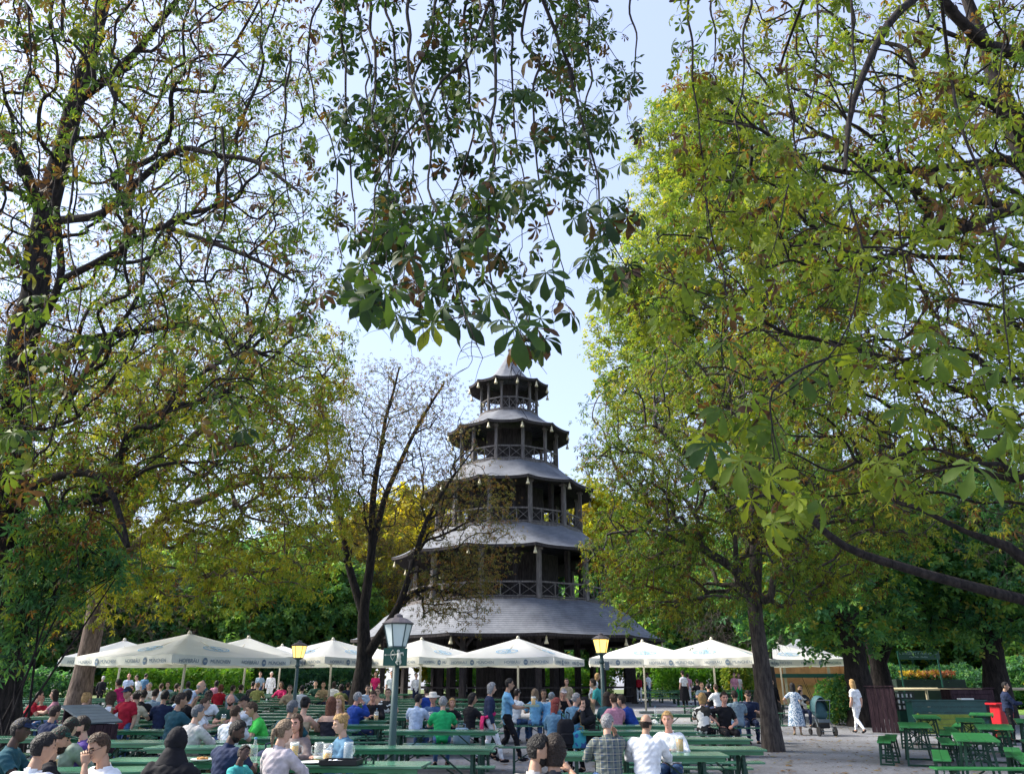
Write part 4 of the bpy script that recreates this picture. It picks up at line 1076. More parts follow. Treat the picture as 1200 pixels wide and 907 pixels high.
def parasol(apx, d, s, rot, hv=2.12, hval=0.30, ha=3.26, label='', half=False):
    x = X(apx, d, ha); z = gz(x, d)
    root = empty('parasol', (x, d, z), R(rot), label, 'parasol', 'white parasols of the beer garden')
    h = s / 2; zt = hv + hval
    corners = [(-h, -h), (h, -h), (h, h), (-h, h)]
    # canopy: four fields, slightly hollow between apex and edge
    mb = MB(); n = 8
    for k in range(4):
        A, B = Vector((*corners[k], 0)), Vector((*corners[(k + 1) % 4], 0)); rws = []
        for i in range(n + 1):
            t = max(0.012, i / n); row = []
            for j in range(n + 1):
                u = j / n; e = A.lerp(B, u) * t
                sag = 0.10 * math.sin(PI * u) * math.sin(PI * min(1, t)) + 0.05 * math.sin(PI * u) * t ** 3
                row.append((e.x, e.y, ha + (zt - ha) * (t ** 0.94) - sag))
            rws.append(row)
        mb.loft(rws, caps=False, closed=False)
    bm = bmesh.new(); me = mb.mesh('canopy', [canvas], True); bm.from_mesh(me); bmesh.ops.remove_doubles(bm, verts=bm.verts, dist=0.002); bm.to_mesh(me); bm.free()
    link('canopy', me, root)
    for k in range(4):
        A, B = Vector((*corners[k], 0)), Vector((*corners[(k + 1) % 4], 0)); out = Vector(((A + B).x, (A + B).y, 0)).normalized()
        v = MB(); rws = []; m = 36
        for q in range(3):
            row = []
            for j in range(m + 1):
                u = j / m; e = A.lerp(B, u) * 1.003 + out * 0.004
                ph = (u * 2) % 1.0; sc = 0.035 * (1 - math.sin(PI * ph) ** 0.5)      # gathered between the two panels
                w_ = 0.012 * math.sin(u * 46 + k) * q
                zz = zt + 0.012 - (0.05 * math.sin(PI * u)) - (hval - sc * 0 ) * q / 2 + sc * (q == 2)
                row.append((e.x + out.x * w_, e.y + out.y * w_, zz))
            rws.append(row)
        v.loft(rws, caps=False, closed=False); vo = v.build('valance', [valm], root, smooth=True)
        rotv = Matrix.Rotation(math.atan2(out.y, out.x) + PI / 2, 4, 'Z') @ Matrix.Rotation(PI / 2, 4, 'X')
        for q in (0.25, 0.75):
            c = A.lerp(B, q) * 1.003 + out * 0.032 + Vector((0, 0, zt - hval * 0.5 - 0.045))
            dirx = (B - A).normalized(); sc = s / 5.0
            for me, dx in ((WORD1, -0.62), (WORD2, 0.62), (ROUND, 0.0)):
                o = link('lettering' if me is not ROUND else 'roundel', me, vo)
                o.matrix_local = Matrix.Translation(c + dirx * dx * sc) @ rotv @ Matrix.Scale(sc, 4)
            o = link('roundel_mark', HBs, vo); o.matrix_local = Matrix.Translation(c + out * 0.004) @ rotv @ Matrix.Scale(sc, 4)
        # the big pale-blue emblem on the field
        t = 0.60
        mid = (A + B) / 2
        slope = math.atan2((ha - zt), h)
        c = mid * t; zc = ha + (zt - ha) * (t ** 0.94) - 0.10 * math.sin(PI * t) - 0.05 * t ** 3 + 0.045
        M = Matrix.Translation((c.x, c.y, zc)) @ Matrix.Rotation(math.atan2(out.y, out.x) + PI / 2, 4, 'Z') @ Matrix.Rotation(slope, 4, 'X')
        for me, dy in ((RING, 0), (HB, -0.05)):
            o = link('emblem', me, root); o.matrix_local = M @ Matrix.Translation((0, dy, 0.0 if me is RING else 0.004)) @ Matrix.Scale(s / 5, 4)
    p = MB(); p.tube([(0, 0, 0.05), (0, 0, ha - 0.02)], 0.045, 10); p.build('pole', [polem], root, smooth=True)
    p = MB(); p.box((0, 0, 0.05), (0.7, 0.7, 0.09)); p.build('base_plate', [steel], root, bevel=0.01)
    p = MB(); p.lathe([(0.05, 0), (0.075, 0.03), (0.075, 0.10), (0.03, 0.16)], 10); p.build('cap', [polem], root, loc=(0, 0, ha - 0.06))
    for k in range(8):
        e = Vector((*corners[k // 2], 0)) if k % 2 == 0 else (Vector((*corners[k // 2], 0)) + Vector((*corners[(k // 2 + 1) % 4], 0))) / 2
        p = MB(); p.bar((0, 0, ha - 0.09), (e.x * 0.985, e.y * 0.985, zt - 0.06 - (0.07 if k % 2 else 0)), 0.035)
        m_ = Vector((e.x * 0.5, e.y * 0.5, ha + (zt - ha) * 0.5 - 0.13)); p.bar((0, 0, zt - 0.25), m_, 0.026)
        p.build('rib', [polem], root)
    LAND.append((x, d, 'that parasol'))
    LAND.pop()
    return root
PAR = [(222, 30.0, 5.2, 60, 'large white lettered parasol, foremost on the left, a corner turned to the viewer'),
       (145, 38.0, 5.0, 30, 'white parasol half hidden behind the large foremost one, beside the leaning trunk'),
       (291, 34.5, 5.0, 6, 'white parasol between the large foremost left one and the lit lantern'),
       (390, 37.0, 5.0, 53, 'white parasol between the left lit lantern and the bare forked tree'),
       (494, 37.0, 4.6, 50, 'white parasol directly behind the tall unlit lantern, corner forward'),
       (607, 35.0, 4.6, -20, 'white parasol in front of the middle of the tower, right of the tall lantern'),
       (753, 40.0, 5.2, -6, 'white parasol right of the lit lantern, at the right end of the tower roof'),
       (834, 36.5, 4.8, -28, 'white parasol next to the slim grey chestnut trunk, left of the trunk'),
       (912, 44.0, 5.0, 0, 'white parasol seen right of the slim grey trunk, before the wooden stall'),
       (330, 47.0, 5.0, 20, 'distant white parasol in the second line behind the left lit lantern'),
       (430, 46.0, 5.0, 10, 'distant white parasol in the second line behind the bare forked tree')]
for a in PAR:
    parasol(a[0], a[1], a[2], a[3], label=a[4])

# ------------------------------------------------------------------ lanterns
glass_off, nt, b = new_mat('frosted_glass'); b.inputs['Base Color'].default_value = (0.62, 0.70, 0.70, 1); b.inputs['Roughness'].default_value = 0.25
glass_on = emit_mat('lit_glass', (1.0, 0.60, 0.13), 0.55, (0.8, 0.6, 0.25))
lampgreen = mat('lamp_post_paint', (0.045, 0.085, 0.085), 0.45, 0.15, 4.0)
rooff = mat('lamp_roof', (0.10, 0.085, 0.09), 0.5, 0.15)
def lantern_post(px, d, H, lit, label, sign=False):
    x = X(px, d, H * 0.6); z = gz(x, d)
    root = empty('street_lantern', (x, d, z), R(12), label, 'street lantern', 'lanterns of the beer garden')
    p = MB(); p.lathe([(0.11, 0), (0.11, 0.25), (0.068, 0.32), (0.055, 0.9), (0.048, H - 0.72)], 14); p.build('post', [lampgreen], root, smooth=True)
    p = MB(); p.lathe([(0.055, H - 0.74), (0.075, H - 0.70), (0.05, H - 0.66), (0.045, H - 0.55), (0.13, H - 0.50), (0.13, H - 0.485)], 12); p.build('holder', [lampgreen], root, smooth=True)
    K = 6; z0, z1, r0, r1 = H - 0.485, H - 0.15, 0.135, 0.215
    gl = MB(); gl.lathe([(r0, z0 + 0.005), (r1, z1)], K); gl.build('glass', [glass_on if lit else glass_off], root)
    fr = MB()
    for j in range(K):
        a = 2 * PI * j / K
        fr.bar((r0 * 1.02 * math.cos(a), r0 * 1.02 * math.sin(a), z0), (r1 * 1.02 * math.cos(a), r1 * 1.02 * math.sin(a), z1), 0.014)
        a2 = a + 2 * PI / K
        for r, zz in ((r0 * 1.02, z0), (r1 * 1.02, z1)): fr.bar((r * math.cos(a), r * math.sin(a), zz), (r * math.cos(a2), r * math.sin(a2), zz), 0.018)
    fr.build('frame', [lampgreen], root)
    rf = MB(); rf.lathe([(0.245, z1), (0.25, z1 + 0.012), (0.13, z1 + 0.085), (0.07, z1 + 0.10), (0.065, z1 + 0.135), (0.015, z1 + 0.16)], 12); rf.build('roof', [rooff], root)
    if sign:
        pass
    LAND.append((x, d, {463: 'the tall unlit lantern', 347: 'the left lit lantern', 706: 'the right lit lantern'}[px]))
    return root
lantern_post(463, 12.5, 2.62, False, 'tall unlit lantern with frosted panes on a grey-green post, square sign below it')
lantern_post(347, 24.0, 2.78, True, 'glowing yellow lantern between the left parasols')
lantern_post(706, 21.0, 2.82, True, 'glowing amber lantern in front of the tower, on a grey post with a small box')
# archer sign on the tall lantern
sx, sy = X(463, 12.38, 2.0), 12.40
signg = mat('sign_green', (0.010, 0.075, 0.055), 0.35, 0.1); signw = mat('sign_cream', (0.62, 0.60, 0.50), 0.6, 0.05)
sgn = empty('archer_sign', (sx, sy, 1.985), 0, 'square dark green sign with a pale winged archer, fixed below the unlit lantern', 'sign')
p = MB(); p.box((0, 0, 0), (0.36, 0.02, 0.25)); p.build('panel', [signg], sgn, bevel=0.003)
p = MB()
p.ball((0.045, -0.014, 0.085), 0.024, sc=(1, .25, 1)); p.tube([(0.05, -0.014, 0.06), (0.06, -0.014, 0.0), (0.055, -0.014, -0.05)], [0.026, 0.032, 0.034], 8)
p.tube([(0.05, -0.014, 0.04), (-0.01, -0.016, 0.035), (-0.055, -0.016, 0.03)], 0.011, 6)
p.tube([(0.06, -0.014, -0.04), (0.02, -0.014, -0.075), (0.045, -0.014, -0.112)], [0.022, 0.017, 0.012], 6); p.tube([(0.07, -0.014, -0.04), (0.085, -0.014, -0.08), (0.075, -0.014, -0.112)], [0.022, 0.017, 0.012], 6)
p.tube([(0.075, -0.014, 0.05), (0.115, -0.014, 0.06), (0.125, -0.014, 0.02)], [0.018, 0.014, 0.006], 6)
p.build('archer', [signw], sgn, smooth=True)
p = MB(); p.tube([(-0.035, -0.014, 0.105), (-0.062, -0.014, 0.07), (-0.07, -0.014, 0.03), (-0.062, -0.014, -0.01), (-0.035, -0.014, -0.045)], 0.005, 5); p.tube([(-0.035, -0.014, 0.105), (0.0, -0.014, 0.035), (-0.035, -0.014, -0.045)], 0.0018, 4)
p.tube([(0.03, -0.016, 0.033), (-0.14, -0.016, 0.03)], 0.0035, 5); p.loft([[(-0.14, -0.018, 0.045), (-0.175, -0.018, 0.03), (-0.14, -0.018, 0.015)], [(-0.14, -0.012, 0.045), (-0.175, -0.012, 0.03), (-0.14, -0.012, 0.015)]])
p.build('bow', [signw], sgn)
# little box on the right lantern
bx_ = empty('switch_box', (X(711, 20.9, 2.0), 20.86, 2.02), 0, 'small grey box strapped to the post of the right lit lantern', 'box')
p = MB(); p.box((0, 0, 0), (0.11, 0.07, 0.2)); p.build('case', [steel], bx_, bevel=0.008)
p = MB(); p.box((0, 0.03, 0), (0.15, 0.02, 0.03)); p.build('strap', [lampgreen], bx_)

# ------------------------------------------------------------------ slatted boxes, counter, rail, stall, sign, hedges, stroller
def slat_box(px, d, w_, dp, h, rot, label, slope=0.0, horiz=False):
    x = X(px, d, h * .6); root = empty('slatted_box', (x, d, gz(x, d)), R(rot), label, 'waste shed')
    b = MB(); n = int(w_ / 0.13)
    for s in (-1, 1):
        if horiz and s < 0:
            m = int(h / 0.16)
            for i in range(m): b.box((0, s * dp / 2, h * (i + .5) / m), (w_, 0.03, h / m - 0.012))
        else:
            for i in range(n): b.box((-w_ / 2 + w_ * (i + .5) / n, s * dp / 2, (h - (slope if s < 0 else 0)) / 2), (w_ / n - 0.012, 0.03, h - (slope if s < 0 else 0)))
        for i in range(int(dp / 0.13)): b.box((s * (w_ / 2 - 0.018), -dp / 2 + 0.03 + (dp - .06) * (i + .5) / int(dp / 0.13), (h - slope) / 2), (0.03, (dp - .06) / int(dp / 0.13) - 0.012, h - slope))
    b.build('slat_wall', [slatm], root)
    b = MB(); ang = math.atan2(slope, dp)
    M = Matrix.Rotation(ang, 3, 'X'); m = 6
    for i in range(m): b.box(M @ Vector((0, -dp / 2 - .05 + (dp + .1) * (i + .5) / m, 0)) + Vector((0, 0, h - slope / 2 + 0.04)), (w_ + 0.12, (dp + .1) / m - 0.01, 0.03), M)
    b.build('lid', [steel if slope else slatm], root)
    b = MB()
    for sx_ in (-1, 1):
        for sy_ in (-1, 1): b.box((sx_ * (w_ / 2 - 0.07), sy_ * (dp / 2 - 0.07), (h - slope) / 2 - 0.01), (0.07, 0.07, h - slope - 0.02))
    b.build('corner_post', [slatm], root)
    return root
slat_box(103, 15.2, 0.62, 0.72, 1.18, 62, 'dark brown slatted shed with a sloping grey lid beside the man in the red polo', 0.26)
slat_box(1034, 28.6, 0.86, 0.5, 1.42, -24, 'dark brown slatted shed with upright boards right of the walking woman in white')
slat_box(1136, 30.5, 1.5, 0.8, 1.32, -4, 'dark brown shed of level boards behind the right-hand tables', 0, True)
LAND.append((X(100, 15.2), 15.2, 'the slatted shed with grey lid'))
# glass-crate rack
x = X(1058, 30.6); rk = empty('crate_rack', (x, 30.6, gz(x, 30.6)), 0, 'black crate of upside-down glasses standing between the brown sheds', 'crate')
p = MB(); p.box((0, 0, 0.30), (0.62, 0.5, 0.6)); p.build('stand', [green_iron], rk)
blackp = mat('black_plastic', (0.012, 0.013, 0.015), 0.5, 0.1)
p = MB()
for zz in (0.62, 0.82, 1.02, 1.20): p.box((0, 0, zz), (0.66, 0.54, 0.035))
for xx in (-.31, -.155, 0, .155, .31): p.box((xx, -0.25, 0.91), (0.025, 0.02, 0.56)); p.box((xx, 0.25, 0.91), (0.025, 0.02, 0.56))
p.build('crate', [blackp], rk)
for r_ in range(3):
    for c_ in range(4):
        p = MB(); p.lathe([(0.035, 0), (0.042, 0.12)], 8); p.build('glass', [white], rk, loc=(-0.232 + 0.155 * c_, -0.18, 0.645 + 0.2 * r_))
# low green counter
x = X(1106, 29.2); ct = empty('counter', (x, 29.2, gz(x, 29.2)), R(-2), 'long low dark green counter between the brown sheds, before the lawn', 'counter')
p = MB()
for i in range(5): p.box((0, -0.3, 0.12 + 0.19 * i), (2.5, 0.03, 0.18))
p.build('front_panel', [mat('counter_green', (0.012, 0.07, 0.065), 0.4, 0.2)], ct)
p = MB(); p.box((0, 0, 0.985), (2.6, 0.72, 0.04)); p.build('top', [mat('counter_green', (0, 0, 0))], ct, bevel=0.006)
for s in (-1, 1):
    p = MB(); p.box((s * 1.2, 0.0, 0.48), (0.04, 0.55, 0.95)); p.build('side_panel', [mat('counter_green', (0, 0, 0))], ct)
p = MB(); p.box((0.75, -0.05, 1.03), (0.45, 0.3, 0.05)); tag(p.build('tray', [white], None, loc=(x, 29.2, gz(x, 29.2)), bevel=0.01), 'pale flat tray lying on the low green counter', 'tray')
# yellowish low board in front of the counter
x = X(1106, 27.6); p = MB()
for i in range(4): p.box((0, 0, 0.09 + 0.15 * i), (2.0, 0.03, 0.14))
for s in (-1, 1): p.box((s * 0.9, 0.03, 0.32), (0.06, 0.05, 0.64))
tag(p.build('low_board', [mat('moss_board', (0.16, 0.22, 0.03), 0.7, 0.3)], None, loc=(x, 27.6, gz(x, 27.6))), 'low mossy yellow-green board standing in front of the dark green counter', 'board')
# pale wooden rail along the lawn
pale = mat('pale_wood', (0.50, 0.44, 0.30), 0.75, 0.12, 4)
x0, x1, dR = X(1030, 38), X(1330, 38), 38.0
fe = empty('wooden_rail', (x0, dR, gz(0, dR)), 0, 'pale wooden rail fence along the edge of the lawn at the right', 'fence')
p = MB(); p.tube([(0, 0, 1.13), (x1 - x0, 0, 1.13)], 0.06, 8); p.build('rail', [pale], fe, smooth=True)
for i in range(7):
    p = MB(); p.tube([(0, 0, 0), (0, 0, 1.10)], 0.06, 8); p.build('fence_post', [pale], fe, smooth=True, loc=(0.4 + i * (x1 - x0 - .8) / 6, 0.0, 0))
x0 = X(925, 37); f2 = empty('wooden_rail', (x0, 33.4, gz(0, 33.4)), R(8), 'short brown rail between the bush and the slatted shed', 'fence')
p = MB(); p.box((1.7, 0, 0.85), (3.4, 0.07, 0.12)); p.build('rail', [slatm], f2)
for i in range(3):
    p = MB(); p.box((0.15 + 1.5 * i, 0.06, 0.42), (0.1, 0.06, 0.84)); p.build('fence_post', [slatm], f2)
# green notice board with two faint lines of writing
x = X(1077, 40, 2.7); sb = empty('notice_sign', (x, 40.0, gz(0, 40)), 0, 'wide dark green sign with pale lettering above the flower bed at the right', 'sign')
p = MB(); p.box((0, 0, 2.62), (2.05, 0.05, 0.40)); p.build('panel', [signg], sb, bevel=0.01)
for s in (-1, 1):
    p = MB(); p.box((s * 0.95, 0.05, 1.3), (0.07, 0.05, 2.6)); p.build('leg', [signg], sb)
blue_l = mat('sign_pale_blue', (0.42, 0.62, 0.66), 0.6, 0.05)
g = G_(77); p = MB()
for zz, a0, a1, hh in ((2.71, -0.92, -0.12, 0.10), (2.70, -0.02, 0.92, 0.06), (2.54, -0.45, -0.02, 0.06), (2.54, 0.10, 0.42, 0.055)):
    xx = a0
    while xx < a1 - 0.03:
        ww = g.uniform(0.02, 0.05); k = g.integers(0, 3)
        p.box((xx + .006, -0.03, zz), (0.013, 0.006, hh))
        if k != 1: p.box((xx + ww / 2 + .006, -0.0302, zz + hh / 2 - .007), (ww, 0.006, 0.013))
        if k != 0: p.box((xx + ww / 2 + .006, -0.0304, zz - hh / 2 + .007), (ww, 0.006, 0.013))
        xx += ww + 0.032
p.build('lettering', [blue_l], sb)

def leafy(name, pts, size, lm, g, tmean, label, cat, loc, kind='far', stems=None, tilt=0.8, group=None):
    ti = np.clip(g.normal(tmean, 0.22, len(pts)), 0, 1)
    V, F, T_ = place_leaves(pts, size * g.uniform(0.6, 1.3, len(pts)), kind, ti, g, tilt)
    root = empty(name, loc, 0, label, cat, group)
    link('foliage', np_mesh('foliage', V, F, lm, T_), root)
    if stems is not None:
        acc = Acc(); acc.add(*stems); link('stem', np_mesh('stem', *acc.get(), bark_dark), root)
    return root
def stems_for(g, n, r, h):
    a = np.zeros((n, 3)); a[:, :2] = g.normal(0, r * 0.4, (n, 2)); b_ = a * 1.6 + np.array([0, 0, h]) * g.uniform(0.7, 1, (n, 1))
    return tubes_np((a, b_, np.full(n, 0.02), np.full(n, 0.008)), 4)
L_hedge = leaf_mat('hedge_leaves', [(0, (0.03, 0.11, 0.015)), (0.5, (0.08, 0.22, 0.02)), (1, (0.18, 0.30, 0.03))], 0.4, 1.6)
def hedge(px0, px1, d, h, dp, label, seed, tm=0.5, lm=None):
    g = G_(seed); x0, x1 = X(px0, d), X(px1, d); n = int((x1 - x0) * h * 130)
    p_ = np.stack([g.uniform(0, x1 - x0, n), g.uniform(-dp / 2, dp / 2, n), h * g.uniform(0.03, 1, n) ** 0.8], 1)
    p_[:, 2] *= 1 + 0.07 * np.sin(p_[:, 0] * 1.3) + 0.05 * np.sin(p_[:, 0] * 3.1)
    m = max(6, int((x1 - x0) * 2)); a = np.stack([np.linspace(0.2, x1 - x0 - .2, m), np.zeros(m), np.zeros(m)], 1)
    leafy('hedge', p_, 0.17, lm or L_hedge, g, tm, label, 'hedge', (x0, d, gz(0, d)), stems=tubes_np((a, a + np.array([0, 0, h * .8]), np.full(m, .03), np.full(m, .012)), 4))
hedge(122, 292, 55, 2.25, 1.3, 'clipped bright green hedge behind the crowd under the left parasols', 201, 0.55)
hedge(300, 430, 60, 2.3, 1.4, 'dark green hedge in the far distance behind the left lit lantern', 202, 0.1, L_deep)
hedge(765, 905, 62, 2.5, 1.4, 'green hedge far behind the parasols right of the tower', 203, 0.35)
hedge(500, 720, 70, 2.5, 1.5, 'green hedge seen between the dark posts under the tower', 204, 0.4)
hedge(1030, 1220, 62, 2.4, 1.6, 'dark hedge along the far side of the lawn', 205, 0.25, L_deep)
hedge(0, 100, 50, 2.0, 1.3, 'dark hedge behind the people in red left of the leaning trunk', 206, 0.15, L_deep)
def bush(px, d, r, h, lm, tm, label, seed, size=0.12):
    g = G_(seed); n = int(900 * r * h)
    p_ = ellip(g, (0, 0, h * 0.52), (r, r, h * 0.5), n, 0.4); p_ = p_[p_[:, 2] > 0.04]
    leafy('bush', p_, size, lm, g, tm, label, 'bush', (X(px, d, h / 2), d, gz(0, d)), stems=stems_for(g, 14, r, h))
g = G_(210); blobs = [((-.3, 0, 2.6), (.6, .6, .9), 130), ((.3, 0, 3.7), (.8, .7, .8), 200), ((-.6, .2, 3.4), (.8, .8, 1.1), 200), ((1.0, -.2, 4.5), (.8, .6, .7), 150), ((-.2, 0, 5.0), (1.0, .8, .9), 220), ((1.7, 0, 4.1), (.5, .5, .5), 70), ((-.9, 0, 2.2), (.5, .5, .8), 90)]
q_ = np.vstack([ellip(g, c, r, n, .2) for c, r, n in blobs]); q_ = q_[q_[:, 2] > .3]
a = np.zeros((len(blobs), 3)); a[:, :2] = g.normal(0, .2, (len(blobs), 2)); e = np.array([b_[0] for b_ in blobs])
q2 = e[g.integers(0, len(e), 120)]; e2 = q_[g.integers(0, len(q_), 120)]
sa = np.vstack([a, q2]), np.vstack([e, e2]), np.concatenate([np.full(len(a), .035), np.full(120, .012)]), np.concatenate([np.full(len(a), .015), np.full(120, .005)])
leafy('shrub', q_, 0.16, L_deep, g, 0.36, 'dark leafy shrub with pale shoots growing round the big trunk at the left edge', 'shrub', (X(22, 18.4), 18.4, 0), 'mid', tubes_np(sa, 4), .8)
bush(986, 32.2, 1.0, 1.75, L_deep, 0.5, 'leafy green bush right of the baby stroller', 211)
bush(1040, 46, 1.6, 2.2, L_deep, 0.3, 'dark bush behind the pale rail at the foot of the forked trunk', 212, 0.16)
bush(1130, 45, 1.8, 1.9, L_deep, 0.2, 'dark rounded bush behind the pale rail, right of the sign', 213, 0.16)
bush(1195, 44, 1.8, 2.6, L_deep, 0.35, 'tall dark bush behind the rail at the right edge', 214, 0.16)
bush(866, 60, 1.2, 3.0, L_lime, 0.5, 'bright yellow-green bush in front of the far right hedge', 215, 0.2)
# flower bed under the sign
g = G_(88); fx, fy = X(1082, 40.6, 1.8), 40.6
L_flow = leaf_mat('flower_petals', [(0, (0.28, 0.09, 0.05)), (0.4, (0.34, 0.16, 0.08)), (0.6, (0.45, 0.30, 0.03)), (1, (0.60, 0.44, 0.04))], 0.3, 1.2)
pts = np.stack([g.uniform(-1.1, 1.5, 420), g.uniform(-.25, .25, 420), 1.55 + g.uniform(0, .34, 420)], 1)
root = empty('flower_box', (fx, fy, gz(0, fy)), 0, 'raised box of yellow and orange flowers below the green sign', 'flower box')
V, F, T_ = place_leaves(pts, g.uniform(0.07, 0.13, 420), 'far', np.clip(0.5 - 0.5 * pts[:, 0] / 1.4 + g.normal(0, .2, 420), 0, 1), g, 0.9)
link('flowers', np_mesh('flowers', V, F, L_flow, T_), root)
V, F, T_ = place_leaves(pts - np.array([0, 0, .22]), g.uniform(0.1, 0.16, 420), 'far', g.random(420) * .5, g, 0.9)
link('foliage', np_mesh('foliage', V, F, L_deep, T_), root)
p = MB(); p.box((0.2, 0, 0.75), (3.4, 0.6, 1.5)); p.build('planter', [mat('planter_dark', (0.010, 0.026, 0.020), 0.7, 0.2)], root, bevel=0.02)
# beer stall: tent roof over a wooden hall
st = empty('wooden_stall', (X(942, 50, 2), 50.0, gz(0, 50)), R(-4), 'open stall of light orange boards under a white tent roof, right of the slim trunk', 'stall')
orange = mat('orange_boards', (0.52, 0.29, 0.12), 0.7, 0.18, 3.0)
p = MB()
for i in range(26): p.box((-2.6 + 0.21 * i, 1.2, 1.15), (0.2, 0.04, 2.3))
p.build('back_wall', [orange], st)
for s in (-1, 1):
    p = MB(); p.box((s * 2.6, 0.3, 1.15), (0.05, 1.8, 2.3)); p.build('side_wall', [orange], st)
    p = MB(); p.box((s * 1.3, -0.7, 1.2), (0.14, 0.14, 2.4)); p.build('post', [pale], st)
p = MB(); p.box((0, -0.55, 0.55), (5.0, 0.06, 1.1)); p.box((0, -0.5, 1.12), (5.2, 0.5, 0.05)); p.build('bar', [orange], st)
p = MB(); n = 8
for k, (A, B) in enumerate((((-2.9, -1.1), (2.9, -1.1)), ((2.9, -1.1), (2.9, 1.6)), ((2.9, 1.6), (-2.9, 1.6)), ((-2.9, 1.6), (-2.9, -1.1)))):
    A, B = Vector((*A, 0)), Vector((*B, 0)); rws = []
    for i in range(n + 1):
        t = max(.01, i / n); rws.append([tuple(Vector((0, .25, 0)).lerp(A.lerp(B, j / n), t) + Vector((0, 0, 2.45 + 1.35 * (1 - t) ** 1.4))) for j in range(n + 1)])
    rws.append([tuple(Vector(q) - Vector((0, 0, .3))) for q in rws[-1]])
    p.loft(rws, caps=False, closed=False)
p.build('tent_roof', [canvas], st)
p = MB(); p.box((0, -0.9, 1.62), (4.2, 0.04, 0.22)); p.build('sign_band', [signg], st)
x = X(968, 41); pr_ = empty('red_tub', (x, 41, gz(0, 41)), 0, 'low red tub beyond the bush, near the orange stall', 'tub')
redm = mat('red_plastic', (0.40, 0.010, 0.018), 0.4, 0.12)
p = MB(); p.box((0, 0, 0.98), (0.72, 0.5, 0.34), taper=1.1); p.build('body', [redm], pr_, bevel=0.03)
p = MB(); p.box((0, 0, 0.4), (0.5, 0.4, 0.8)); p.build('stand', [green_iron], pr_)
# red bin beside the man at the right edge
x = X(1171, 25.5); rb = empty('red_bin', (x, 25.5, gz(0, 25.5)), R(8), 'tall bright red bin beside the man in dark clothes at the right edge', 'bin')
p = MB(); p.box((0, 0, 0.5), (0.42, 0.4, 0.95), Matrix.Rotation(R(6), 3, 'Y'), taper=1.12); p.build('body', [redm], rb, bevel=0.02)
p = MB(); p.box((-0.03, 0, 1.0), (0.54, 0.5, 0.06)); p.build('lid', [redm], rb, bevel=0.015)

# stroller
sx, sd_ = X(962, 27.2, .5), 27.2
sr = empty('baby_stroller', (sx, sd_, gz(0, sd_)), R(6), 'dark teal baby stroller with hood up on the gravel path', 'stroller')
teal = mat('stroller_fabric', (0.035, 0.10, 0.12), 0.7, 0.15, 6)
tyre = mat('tyre_rubber', (0.015, 0.015, 0.017), 0.7, 0.1)
p = MB()
for q in range(9):
    a = q / 8
    pass
p.loft([[(w_ * .5 * c_, 0.0 + yy, zz + hh * s_) for c_, s_ in [(math.cos(t), math.sin(t)) for t in np.linspace(0, 2 * PI, 16, endpoint=False)]] for w_, yy, zz, hh in ((0.40, -0.10, 0.62, 0.14), (0.46, -0.04, 0.74, 0.26), (0.46, 0.08, 0.76, 0.28), (0.40, 0.20, 0.74, 0.22))])
p.build('seat', [teal], sr, smooth=True)
p = MB(); p.loft([[(0.25 * math.cos(t) * w_, yy + 0.0, 0.78 + 0.42 * math.sin(t) * hh) for t in np.linspace(-0.15, PI + 0.15, 14)] for w_, yy, hh in ((0.86, -0.16, 0.86), (1.0, -0.05, 1.0), (1.0, 0.12, 1.0), (0.85, 0.26, 0.82), (0.5, 0.34, 0.5))], caps=False, closed=False)
p.build('hood', [teal], sr, smooth=True)
p = MB(); p.box((0, 0.02, 0.30), (0.40, 0.42, 0.16)); p.build('basket', [tyre], sr, bevel=0.03)
p = MB(); p.box((0, -0.2, 0.44), (0.38, 0.03, 0.10)); p.build('label_panel', [steel], sr, bevel=0.005)
p = MB()
for s in (-1, 1):
    p.tube([(s * 0.25, -0.32, 0.14), (s * 0.24, -0.10, 0.5), (s * 0.24, -0.28, 0.98), (s * 0.22, -0.34, 1.06)], 0.014, 6); p.tube([(s * 0.24, -0.1, 0.5), (s * 0.2, 0.42, 0.12)], 0.014, 6)
p.tube([(-0.22, -0.34, 1.06), (0.22, -0.34, 1.06)], 0.018, 6); p.tube([(-0.25, -0.32, 0.14), (0.25, -0.32, 0.14)], 0.012, 6)
p.build('frame', [steel], sr)
for s in (-1, 1):
    for yy, rr in ((-0.32, 0.14), (0.42, 0.10)):
        w_ = MB(); K = 16
        w_.loft([[(xx, rr * q * math.cos(2 * PI * j / K), rr * q * math.sin(2 * PI * j / K)) for j in range(K)] for xx, q in ((-0.022, 0.7), (-0.022, 1.0), (0.022, 1.0), (0.022, 0.7))])
        w_.build('wheel', [tyre], sr, loc=(s * (0.27 if yy < 0 else 0.2), yy, rr))
LAND += [(sx, sd_, 'the baby stroller'), (X(1036, 28.6), 28.6, 'the shed of upright boards'), (X(905, 21.5), 21.5, 'the slim grey trunk'), (X(1171, 25.5), 25.5, 'the red bin'), (X(1106, 29.2), 29.2, 'the dark green counter'), (X(420, 33), 33, 'the bare forked tree'), (X(1058, 30.6), 30.6, 'the crate rack'), (X(1136, 30.5), 30.5, 'the shed of level boards')]
